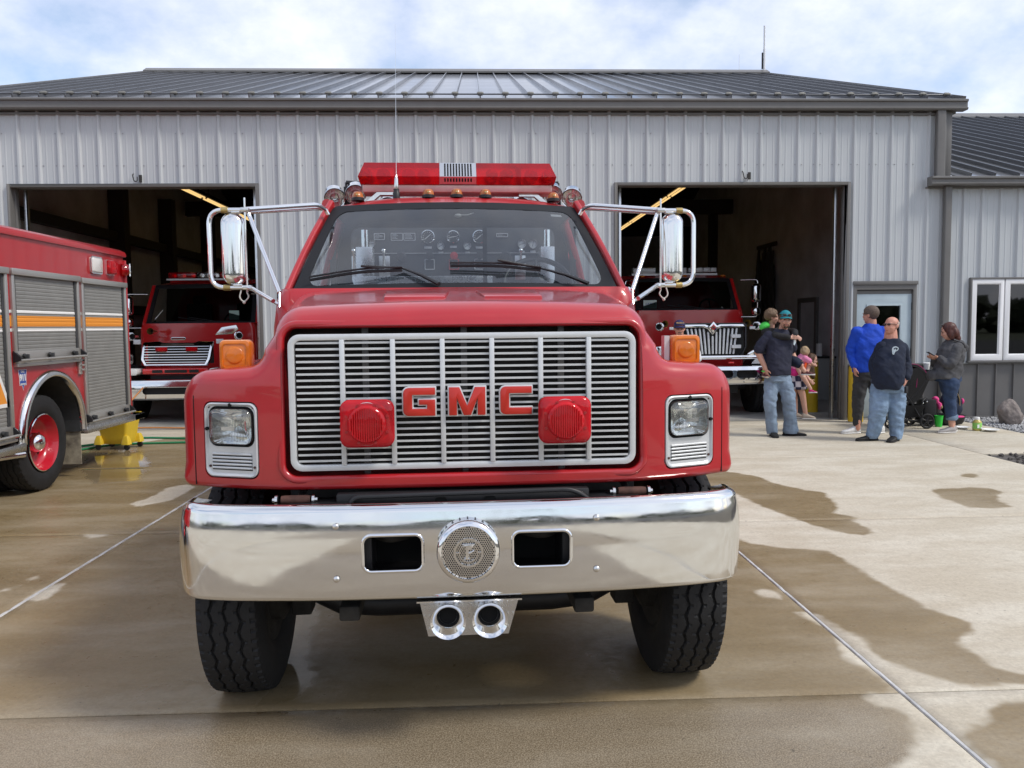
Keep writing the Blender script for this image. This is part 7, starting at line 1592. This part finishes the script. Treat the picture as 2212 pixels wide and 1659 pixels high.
mb = MB(); mb.prism([(-.032, -.05), (-.012, -.058), (.0, -.02), (.03, -.005), (.046, .018), (.038, .04), (.01, .052), (-.02, .045), (-.036, .02)], eo, ex, Z_, .010); obj("emblem_patch", mb, "emblem_pale", em)
mb = MB(); mb.prism([(-.012, -.005), (.016, .002), (.032, .018), (.024, .032), (.0, .036), (-.02, .024)], eo+Vector((0, -.0105, 0)), ex, Z_, .002); obj("emblem_mark", mb, "cloth_navy", em); mb = MB(); mb.prism([(-.022, -.045), (-.004, -.03), (.004, .004), (.012, .016), (.002, .022), (-.012, .008), (-.02, -.01)], eo+Vector((0, -.0125, 0)), ex, Z_, .002); obj("emblem_figure", mb, "emblem_pale", em)
mb = MB(); trunk(mb, [(.0, -.01, .86, .20, .16), (.0, -.01, .76, .205, .165), (.01, 0, .66, .20, .15)], -10); limb(mb, [(-.095, 0, .68), (-.130, -.045, .43), (-.165, -.02, .2), (-.188, .01, .075)], [.135, .122, .095, .085]); limb(mb, [(.12, 0, .68), (.115, -.03, .44), (.115, -.045, .2), (.115, -.05, .08)], [.135, .120, .092, .086]); garment("jeans", pd, mb, "denim_light", .010, (8, 8, 18), 12, clip=[(Vector((0, 0, .03)), Vector((0, 0, -1)))])
shoe(pd, (-.10, .03), (-1, -.14), .32, .11, .09, "shoe_black", "sole_black"); shoe(pd, (.155, -.0), (-.72, -.70), .31, .11, .09, "shoe_black", "sole_black")
mb = MB(); mb.box((.165, -.185, .70), (.045, .028, .09), rz=.4); mb.tube([(.155, -.19, .745), (.15, -.19, .765)], .006, 6); obj("belt_radio", mb, "black_plastic", pd, bevel=.006)
# 6 -- woman in a grey hoodie with a phone
pw = thing("person", "woman with auburn hair in a grey hoodie and rolled jeans looking down at a phone", "person", (6.78, 11.60, 0))
wq = headrot(-112, 20, 0); wc_ = (-.055, -.02, 1.455)
mb = MB(); head(mb, wc_, wq, .93); limb(mb, [(-.02, -.01, 1.38), (.02, 0, 1.26)], [.050, .058]); trunk(mb, [(-.03, 0, .78, .15, .13), (.0, 0, 1.05, .13, .13), (.03, 0, 1.24, .11, .12)])
for k, yb in ((-1, -.03), (1, .06)): limb(mb, [(.02, k*.15, 1.22), (-.10, k*.185, .98), (-.225, yb-.04, 1.085)], [.046, .040, .028])
hand(mb, (-.225, -.07, 1.085), (-1, .1, .18), (0, .2, 1), -1, .88, 25); hand(mb, (-.21, .02, 1.06), (-1, -.1, .2), (0, 0, 1), 1, .88, 25)
limb(mb, [(-.03, -.08, .76), (-.045, -.08, .45), (.01, -.07, .07)], [.08, .055, .036]); limb(mb, [(.0, .08, .76), (.06, .07, .45), (.10, .06, .07)], [.08, .055, .036]); remesh("body", mb, "skin", VX, pw, 3); face(pw, wc_, wq, .93)
c_ = Vector(wc_); mb = MB(); mb.ell(c_+wq @ Vector((0, .028, .036)), (.088, .098, .094), 18, 12, wq); mb.ell(c_+wq @ Vector((0, .075, -.045)), (.088, .060, .095), 16, 12, wq); mb.ell(c_+Vector((.10, .0, -.10)), (.085, .085, .075)); mb.ell(c_+wq @ Vector((.072, .01, -.045)), (.022, .05, .085), 12, 10, wq); mb.ell(c_+wq @ Vector((-.072, .01, -.045)), (.022, .05, .085), 12, 10, wq); garment("hair", pw, mb, "hair_auburn", .005, (26, 26, 5), 3)
mb = MB(); mb.ell(c_+wq @ Vector((-.03, -.05, .112)), (.03, .012, .012), 10, 6, wq); mb.ell(c_+wq @ Vector((.03, -.05, .112)), (.03, .012, .012), 10, 6, wq); obj("sunglasses", mb, "lens_shade", pw, smooth=60)
mb = MB(); trunk(mb, [(-.065, 0, .775, .205, .175), (-.055, 0, .85, .205, .180), (-.02, 0, .96, .182, .170), (.0, 0, 1.08, .180, .178), (.01, 0, 1.20, .165, .175), (.03, 0, 1.285, .115, .135), (.03, 0, 1.335, .078, .085)]); 
mb.ell((-.26, .02, .82), (.06, .10, .08)); mb.ell((.155, .0, 1.215), (.085, .12, .075)); mb.ell((.10, 0, 1.285), (.07, .125, .05)); garment("hoodie", pw, mb, "cloth_grey", .012, (8, 8, 10), 13)
for k in (-1, 1): mb = MB(); limb(mb, [(.02, k*.145, 1.22), (-.09, k*.185, 1.0), (-.13, k*.16, .99), (-.205, k*.07-.02, 1.07)], [.080, .072, .066, .048]); garment("sleeve", pw, mb, "cloth_grey", .010, (10, 10, 10), 51+k)
mb = MB(); mb.tube(rounded_path([(-.03, -.12, 1.335), (.10, -.145, 1.29), (.20, -.06, 1.17), (.20, .06, 1.17), (.10, .145, 1.29)], .05), .016, 8); obj("hood_edge", mb, "cloth_grey", pw, smooth=80)
mb = MB(); trunk(mb, [(-.03, 0, .84, .165, .155), (-.02, 0, .74, .175, .165)]); limb(mb, [(-.035, -.085, .72), (-.042, -.08, .47), (-.01, -.07, .24)], [.120, .082, .068]); limb(mb, [(.02, .085, .72), (.055, .07, .47), (.09, .06, .24)], [.120, .082, .066]); garment("jeans", pw, mb, "denim_dark", .007, (9, 9, 17), 14)
for x_, y_ in ((.0, -.07), (.095, .06)):
    mb = MB(); mb.lathe([(.066, 0), (.072, .004), (.072, .062), (.064, .066), (.055, .06), (.055, .004)], (x_, y_, .185), (0, 0, 1), 20, '', True); obj("rolled_cuff", mb, "denim_light", pw, smooth=60)
shoe(pw, (.065, -.07), (-1, -.1), .28, .095, .085, "shoe_grey", "sole_white"); shoe(pw, (.16, .06), (-1, -.1), .27, .095, .085, "shoe_grey", "sole_white")
ph = thing("phone", "dark phone held by the woman in the grey hoodie", "phone", (6.475, 11.54, 1.125))
mb = MB(); mb.box((0, 0, 0), (.15, .075, .009), rot=Matrix.Rotation(R(32), 3, 'Y')); obj("phone_case", mb, "black_plastic", ph, bevel=.003); mb = MB(); mb.box((.003, 0, .0048), (.138, .066, .002), rot=Matrix.Rotation(R(32), 3, 'Y')); obj("phone_screen", mb, "light_grey_lens", ph)
# 7 -- man with a navy cap behind the amber lamp
pc = thing("person", "man in navy cap, glasses and white T-shirt standing before the right bay", "person", (3.20, 12.95, 0))
cq = headrot(-8, 5, 0); cc_ = (-.01, 0, 1.525)
mb = MB(); head(mb, cc_, cq, .97, 1.05); limb(mb, [(0, .02, 1.45), (0, .03, 1.33)], [.06, .07]); trunk(mb, [(0, 0, .75, .16, .11), (0, 0, 1.05, .17, .12), (0, 0, 1.28, .18, .09)])
for k in (-1, 1): limb(mb, [(k*.19, 0, 1.27), (k*.275, .03, 1.02), (k*.22, -.08, .82)], [.054, .046, .034]); hand(mb, (k*.22, -.08, .82), (-k*.2, -.3, -.9), (-k, 0, 0), 1 if k < 0 else -1, 1, 30); limb(mb, [(k*.09, 0, .76), (k*.11, -.01, .42), (k*.12, 0, .07)], [.08, .055, .04])
remesh("body", mb, "skin_ruddy", VX, pc, 3); face(pc, cc_, cq, .97)
cp = billcap(pc, cc_, cq, 1.02, "cloth_capnavy", 1.04); text("cap_lettering", "FIRE RESCUE", "gold_thread", .030, Vector(cc_)+cq @ Vector((0, -.108, .098)), Vector((1, .07, 0)), Vector((0, .35, 1)), cp, .002, .0008, sx=.75)
mb = MB(); c_ = Vector(cc_)
for k in (-1, 1): mb.tube([c_+cq @ Vector((k*.032+.022*math.cos(a), -.092, .006+.016*math.sin(a))) for a in np.linspace(0, 6.28, 15)[:-1]], .0026, 5, closed=True); mb.tube([c_+cq @ Vector((k*.055, -.088, .01)), c_+cq @ Vector((k*.086, 0, .01))], .0026, 5)
obj("glasses", mb, "black_plastic", pc, smooth=60); hair_cap(pc, cc_, cq, .97, "hair_grey_brown", low=-.02, fat=1.05)
mb = MB(); mb.ell(c_+cq @ Vector((0, -.086, -.056)), (.034, .014, .010), 12, 6, cq); mb.ell(c_+cq @ Vector((0, -.062, -.092)), (.036, .026, .022), 12, 8, cq); obj("beard", mb, "hair_grey_brown", pc, smooth=60)
mb = MB(); trunk(mb, [(0, -.02, .76, .20, .16), (0, -.02, .95, .215, .17), (0, -.01, 1.12, .218, .16), (0, 0, 1.26, .215, .12), (0, .01, 1.325, .15, .10), (0, .015, 1.375, .085, .08)])
for k in (-1, 1): limb(mb, [(k*.20, 0, 1.26), (k*.255, .02, 1.12), (k*.27, .02, 1.05)], [.09, .085, .085])
garment("t_shirt", pc, mb, "cloth_white", .010, (7, 7, 9), 15)
mb = MB(); trunk(mb, [(0, -.01, .86, .185, .14), (0, 0, .74, .185, .14)])
for k in (-1, 1): limb(mb, [(k*.085, 0, .74), (k*.11, -.01, .42), (k*.12, .01, .08)], [.11, .085, .075])
garment("jeans", pc, mb, "denim_dark", .008, (8, 8, 17), 16); shoe(pc, (-.12, .09), (-.1, -1)); shoe(pc, (.12, .09), (.1, -1))
# ------------------------------------------------------------------ small things round the door
P("yellow_paint", (0.62, 0.42, 0.02), .5, var=.12, vscale=5); P("yellow_plastic", (0.72, 0.52, 0.04), .45, var=.1, vscale=6)
P("hose_green", (0.02, 0.20, 0.085), .5); P("hose_orange", (0.52, 0.21, 0.06), .55)
P("stone", (0.25, 0.215, 0.195), .85, var=.45, vscale=5, bump=.8, bscale=12, bdist=.03)
P("foam_white", (0.82, 0.82, 0.80), .7); P("green_plastic", (0.03, 0.50, 0.05), .4); P("juice", (0.50, 0.42, 0.12), .3); P("label_green", (0.25, 0.55, 0.12), .5)
P("mesh_black", (0.012, 0.012, 0.013), .8, bump=.4, bscale=300); P("piping_pink", (0.30, 0.02, 0.12), .7); P("fabric_hot_pink", (0.80, 0.08, 0.28), .8); P("strap_tan", (0.35, 0.25, 0.12), .7); P("appliance_white", (0.32, 0.32, 0.31), .5)
def bollard(label, x, y, h=.92):
    t = thing("bollard", label, "bollard", (x, y, 0), 0, "yellow pipe bollards at the right bay"); mb = MB(); prof_ = [(.115, 0), (.115, h-.10)]+[(.115*math.cos(R(a)), h-.10+.10*math.sin(R(a))) for a in range(10, 91, 10)]
    mb.lathe(prof_, (0, 0, 0), (0, 0, 1), 32); obj("bollard_pipe", mb, "yellow_paint", t, smooth=50); mb = MB(); mb.lathe([(.135, 0), (.135, .01), (.118, .014), (.118, 0)], (0, 0, 0), (0, 0, 1), 24, '', True); obj("bollard_collar", mb, "floor_concrete", t)
bollard("yellow pipe bollard inside the right bay, behind the bending girl", 5.93, 14.45, .97); bollard("yellow pipe bollard mostly hidden behind the man in the blue sweatshirt", 6.04, 12.95, .95)
# mop bucket and hoses
t = thing("mop_bucket", "yellow wheeled mop bucket standing on wet concrete behind the rescue truck", "bucket", (-4.83, 11.30, 0), R(-8))
def rr3(w, d, z, r=.04): return [(a, b, z) for a, b in rrect(w, d, r, 4)]
mb = MB(); mb.rings([rr3(.34, .26, .075), rr3(.36, .28, .10), rr3(.37, .29, .16), rr3(.42, .33, .34), rr3(.46, .37, .46), rr3(.48, .39, .465), rr3(.48, .39, .48), rr3(.44, .35, .48), rr3(.40, .31, .30), rr3(.34, .26, .12)], True); obj("bucket_tub", mb, "yellow_plastic", t, smooth=35)
for sx_ in (-1, 1):
    for sy_ in (-1, 1):
        mb = MB(); mb.rings([[(sx_*.19+a*k, sy_*.15+b*k, z) for a, b in rrect(.11, .10, .02, 3)] for z, k in ((.075, 1), (.13, .9), (.19, .5))]); obj("caster_boss", mb, "yellow_plastic", t, smooth=40)
        mb = MB(); mb.lathe([(.035, -.014), (.040, -.008), (.040, .008), (.035, .014)], (sx_*.20, sy_*.16, .040), (0, 1, .0), 18); mb.tube([(sx_*.20, sy_*.16, .04), (sx_*.20, sy_*.16, .09)], .012, 8); obj("caster", mb, "black_plastic", t, smooth=40)
mb = MB(); mb.rings([rr3(.30, .22, .40), rr3(.34, .26, .62), rr3(.30, .22, .62), rr3(.26, .18, .44)], True); obj("wringer", mb, "black_plastic", t, smooth=35); mb = MB(); mb.box((.13, .05, .55), (.08, .05, .16)); obj("wringer_release", mb, "paint_red_dark", t, bevel=.01); mb = MB(); mb.tube([(0, .16, .60), (0, .30, .95)], .014, 8); obj("wringer_handle", mb, "yellow_plastic", t, smooth=60)
def hose(name, label, pts, r, mat):
    mb = MB(); mb.tube(rounded_path([Vector(p) for p in pts], .5, 8), r, 8); o = obj(name, mb, mat, smooth=80); tag(o, label, "hose")
hose("garden_hose", "green garden hose lying on the wet concrete beside the mop bucket", [(-6.2, 9.9, .016), (-5.3, 11.0, .016), (-5.05, 11.62, .016), (-4.2, 11.66, .016), (-3.2, 11.85, .016), (-1.5, 11.6, .016)], .015, "hose_green")
hose("garden_hose", "second green hose strand running behind the mud flap to the bucket", [(-6.3, 10.7, .016), (-5.5, 11.3, .02), (-5.22, 11.75, .016), (-5.0, 12.3, .016), (-4.2, 12.1, .016)], .015, "hose_green")
hose("air_hose", "orange air line running from the left bay truck's bumper across its floor", [(-5.60, 14.10, .62), (-5.78, 13.75, .30), (-5.95, 13.45, .014), (-5.3, 13.55, .014), (-4.3, 13.30, .014), (-3.45, 13.1, .014), (-2.4, 12.6, .014)], .013, "hose_orange")
# stroller
t = thing("stroller", "black pushchair with plum piping and white cup parked by the door", "stroller", (6.45, 12.25, 0))
mb = MB()
for s in (-1, 1):
    y = s*.20; mb.tube([(-.28, y, .14), (.08, y, .52), (.38, y, .90)], .012, 8); mb.tube([(.22, y, .06), (-.02, y, .45), (-.12, y, .56)], .012, 8); mb.tube([(-.28, y, .14), (.20, y, .12)], .010, 8)
mb.tube([(.38, -.20, .90), (.42, -.10, .93), (.42, .10, .93), (.38, .20, .90)], .015, 8); mb.tube([(-.28, -.2, .14), (-.28, .2, .14)], .01, 8); mb.tube([(.2, -.2, .08), (.2, .2, .08)], .01, 8); obj("stroller_frame", mb, "black_metal", t, smooth=60)
for x_, y_, r_ in ((.24, -.24, .115), (.24, .24, .115), (-.28, -.16, .085), (-.28, .16, .085), (.08, .05, .095)):
    w_ = empty("wheel", (x_, y_, r_), 0, t); mb = MB(); mb.tube([(r_*.86*math.cos(a), 0, r_*.86*math.sin(a)) for a in np.linspace(0, 2*math.pi, 29)[:-1]], r_*.14, 8, closed=True); obj("tyre", mb, "rubber", w_, smooth=60); mb = MB(); mb.lathe([(r_*.25, -.02), (r_*.25, .02)], (0, 0, 0), (0, 1, 0), 14)
    for k in range(5): a = R(72*k+10); mb.tube([(0, 0, 0), (r_*.76*math.cos(a), 0, r_*.76*math.sin(a))], r_*.09, 6)
    mb.tube([(r_*.74*math.cos(a), 0, r_*.74*math.sin(a)) for a in np.linspace(0, 2*math.pi, 25)[:-1]], r_*.06, 6, closed=True); obj("spokes", mb, "black_plastic", w_, smooth=40)
mb = MB(); mb.rings([[(x_, y_, z_) for y_ in (-.19, .19) for z_ in (0,)] for x_, z_ in ((0, 0), (1, 1))], False) if False else None
mb = MB(); rows = [[(.02+.27*math.cos(R(a))*k2-.03*(1-k2), y_, .62+.35*math.sin(R(a))*k2) for y_, k2 in ((-.21, .90), (-.19, 1), (0, 1.04), (.19, 1), (.21, .90))] for a in range(25, 181, 12)]; mb.grid(rows); mb.grid([[Vector(p)*.985+Vector((0, 0, .006)) for p in r] for r in rows]); obj("canopy", mb, "mesh_black", t, smooth=70)
mb = MB(); mb.tube([(.02+.27*math.cos(R(a)), -.205, .62+.35*math.sin(R(a))) for a in range(25, 181, 12)], .006, 6); mb.tube([(.02+.06, -.21, .62), (.10, -.2, .78), (.13, -.19, .94)], .006, 6); obj("canopy_piping", mb, "piping_pink", t, smooth=70)
for s in (-1, 1): mb = MB(); mb.prism([(-.22, .62), (.02, .36), (.16, .46), (.30, .78), (.10, .92), (-.12, .86)], (0, s*.195, 0), X_, Z_, .012); obj("side_panel", mb, "mesh_black", t)
mb = MB(); mb.rings([[(-.22, y_, .50), (-.20, y_, .44), (.06, y_, .40), (.26, y_, .80), (.22, y_, .82), (.02, y_, .47)] for y_ in (-.18, .18)]); obj("seat", mb, "mesh_black", t, bevel=.02)
mb = MB(); mb.rings([[(x_, y_, z_) for x_, y_ in ((.20+g, -.20-g), (.20+g, .20+g), (-.10-g, .20+g), (-.10-g, -.20-g))] for z_, g in ((.17, -.03), (.35, .02), (.35, .005), (.18, -.04))]); obj("basket", mb, "mesh_black", t)
mb = MB(); mb.ell((-.10, -.06, .555), (.10, .10, .06)); mb.ell((-.04, -.17, .56), (.06, .03, .05)); obj("blanket", mb, "fabric_hot_pink", t, smooth=70); mb = MB(); mb.rings([[(.36+a*k, -.02+b*k, z) for a, b in rrect(.12, .30, .03, 3)] for z, k in ((.83, .9), (.86, 1), (.875, 1), (.875, .9))]); obj("parent_tray", mb, "black_plastic", t)
def cupobj(name, label, cat, loc, r0, r1, h, mat, lid=None):
    c = thing(name, label, cat, loc); mb = MB(); mb.lathe([(r0, 0), (r1, h), (r1*1.04, h), (r1*1.04, h-.006), (r1*.94, h-.002), (r0*.9, .006), (0, .005)], (0, 0, 0), (0, 0, 1), 24); obj("cup_body", mb, mat, c, smooth=40)
    if lid: mb = MB(); mb.lathe([(r1*1.06, h-.004), (r1*1.06, h+.006), (r1*.9, h+.012), (0, h+.012)], (0, 0, 0), (0, 0, 1), 24); obj("cup_lid", mb, lid, c, smooth=40)
    return c
cupobj("foam_cup", "white foam cup on the stroller's tray", "cup", (6.78, 12.22, .872), .036, .048, .095, "foam_white", "foam_white")
cupobj("tumbler", "bright green plastic tumbler on the ground by the black case", "cup", (7.0, 12.24, 0), .046, .062, .17, "green_plastic")
t = thing("juice_bottle", "squat juice bottle with green label and white cap on the ground", "bottle", (7.29, 11.74, 0)); mb = MB(); mb.lathe([(.052, 0), (.060, .008), (.061, .12), (.055, .135), (.035, .155), (.030, .165)], (0, 0, 0), (0, 0, 1), 24); obj("bottle_body", mb, "juice", t, smooth=50); mb = MB(); mb.lathe([(.0615, .03), (.0622, .032), (.0622, .115), (.0615, .117)], (0, 0, 0), (0, 0, 1), 24, '', True); obj("bottle_label", mb, "label_green", t, smooth=40); mb = MB(); mb.lathe([(.034, .162), (.034, .195), (.030, .198), (0, .198)], (0, 0, 0), (0, 0, 1), 20); obj("bottle_cap", mb, "foam_white", t, smooth=40)
mb = MB(); mb.box((-.02, -.063, .07), (.03, .003, .05)); mb.box((.03, -.060, .045), (.025, .003, .02)); obj("label_print", mb, "foam_white", t)
for x_, y_, lb_ in ((7.42, 11.62, "white foam plate lying on the ground right of the juice bottle"), (7.19, 11.95, "white paper plate half hidden behind the juice bottle")):
    t = thing("foam_plate", lb_, "plate", (x_, y_, 0)); mb = MB(); mb.lathe([(.06, .004), (.085, .022), (.112, .030), (.112, .034), (.083, .027), (.058, .009), (0, .008)], (0, 0, 0), (0, 0, 1), 28); obj("plate_dish", mb, "foam_white", t, smooth=60)
# black case and backpack
t = thing("wheeled_case", "black upright case leaning by the wall, left of the woman's legs", "bag", (6.90, 12.42, 0)); mb = MB(); mb.box((0, 0, .22), (.20, .26, .38)); obj("case_body", mb, "cloth_black", t, bevel=.03); mb = MB(); mb.tube(rounded_path([(-.10, -.10, .08), (-.16, -.14, .20), (-.15, -.14, .38), (-.06, -.10, .44)], .05), .016, 8); mb.tube([(-.13, -.12, .10), (-.13, -.12, .40)], .012, 6); obj("case_frame", mb, "black_metal", t, smooth=60)
for z_ in (.36, .38): mb = MB(); mb.ell((-.13+(z_-.36)*3, -.14, z_), .014, 8, 6); obj("case_rivet", mb, "chrome", t)
for y_ in (-.1, .1): mb = MB(); mb.lathe([(.04, -.015), (.04, .015)], (0, y_, .04), (1, 0, 0), 16); obj("case_wheel", mb, "rubber", t)
t = thing("backpack", "navy and tan backpack with pink trim on a carrier behind the woman's legs", "bag", (7.30, 12.45, 0)); mb = MB(); mb.ell((0, 0, .33), (.17, .13, .20)); mb.ell((.02, -.08, .25), (.12, .08, .12)); o = remesh("pack_body", mb, "cloth_navy_blue", .012, t, 3); fold(o, .008, (12, 12, 12))
mb = MB(); mb.tube(rounded_path([(-.07, -.12, .22), (-.08, -.13, .40), (-.05, -.03, .54)], .08), .014, 8, flat=.5); mb.tube(rounded_path([(.06, -.13, .20), (.07, -.13, .42), (.05, -.03, .535)], .08), .014, 8, flat=.5); obj("pack_strap", mb, "strap_tan", t, smooth=60); mb = MB(); mb.ell((.155, -.05, .37), (.022, .04, .045)); mb.ell((.05, -.15, .14), (.09, .02, .018)); obj("pack_trim", mb, "fabric_hot_pink", t, smooth=60)
mb = MB(); mb.rings([[(a*k, b*k, z) for a, b in rrect(.34, .26, .08, 4)] for z, k in ((.02, .9), (.06, 1.05), (.16, 1.15), (.17, 1.0))]); obj("carrier_shell", mb, "black_plastic", t, smooth=50)
t = thing("jacket", "hot pink child's jacket draped over the black case", "jacket", (7.04, 12.42, .34)); mb = MB(); mb.ell((0, 0, .05), (.045, .07, .06)); mb.ell((.04, -.05, -.03), (.03, .04, .06)); o = remesh("jacket_cloth", mb, "fabric_hot_pink", .010, t, 3); fold(o, .01, (16, 16, 16)); mb = MB(); mb.ell((.055, -.075, -.05), (.02, .02, .03)); obj("jacket_lining", mb, "strap_tan", t, smooth=60)
# boulder
t = thing("boulder", "brown-grey upright boulder standing in the pale gravel by the wall", "rock", (8.22, 12.40, 0)); bm = bmesh.new(); bmesh.ops.create_icosphere(bm, subdivisions=5, radius=1)
for v in bm.verts:
    p = v.co.copy(); n_ = mnoise.noise(p*1.3+Vector((3, 1, 0)))*.22+mnoise.noise(p*3.1)*.09+mnoise.noise(p*8)*.025; w_ = 1-.28*max(0, p.z); v.co = Vector((p.x*.185*w_*(1+n_)-.03*max(0, p.z), p.y*.16*w_*(1+n_), .15+p.z*.235*(1+n_*.5)))
me = bpy.data.meshes.new("boulder_stone"); bm.to_mesh(me); bm.free(); me.materials.append(MATS["stone"]); me.polygons.foreach_set("use_smooth", [True]*len(me.polygons)); me.set_sharp_from_angle(angle=R(30)); o = bpy.data.objects.new("boulder_stone", me); COL.objects.link(o); o.parent = t
# things inside the right bay
t = thing("cabinet", "grey-white low cabinet against the inner wall of the right bay", "cabinet", (7.20, 17.25, 0)); mb = MB(); mb.bx(-.22, .2, -.45, .45, 0, .86); obj("cabinet_body", mb, "appliance_white", t, bevel=.008); mb = MB(); mb.bx(-.24, .2, -.47, .47, .86, .90); obj("cabinet_top", mb, "black_plastic", t); mb = MB(); mb.bx(-.235, -.22, -.40, -.02, .06, .82); obj("cabinet_door", mb, "appliance_white", t, bevel=.004); mb = MB(); mb.bx(-.25, -.235, -.10, -.06, .5, .6); obj("cabinet_handle", mb, "black_plastic", t)
t = thing("paper_towel_roll", "white roll standing on the cabinet in the right bay", "paper roll", (7.15, 17.05, .90)); mb = MB(); mb.lathe([(.06, 0), (.06, .26), (.02, .262), (.02, .25)], (0, 0, 0), (0, 0, 1), 20); obj("roll_paper", mb, "foam_white", t, smooth=40)
t = thing("turnout_gear", "dark ragged gear hanging on the inner wall of the right bay", "gear", (7.38, 20.9, 0)); mb = MB(); rnd = random.Random(9)
for k in range(26):
    y_ = rnd.uniform(-.6, .6); z_ = rnd.uniform(2.6, 3.6); mb.tube([(-.05, y_, z_), (-.10, y_+rnd.uniform(-.15, .15), z_-.5), (-.06, y_+rnd.uniform(-.25, .25), z_-rnd.uniform(.8, 1.3))], [.03, .07, .02], 6)
obj("gear_cloth", mb, "interior_steel", t, smooth=50); mb = MB(); mb.bx(-.03, 0, -.7, .7, 3.5, 3.6); obj("gear_rail", mb, "interior_steel", t)
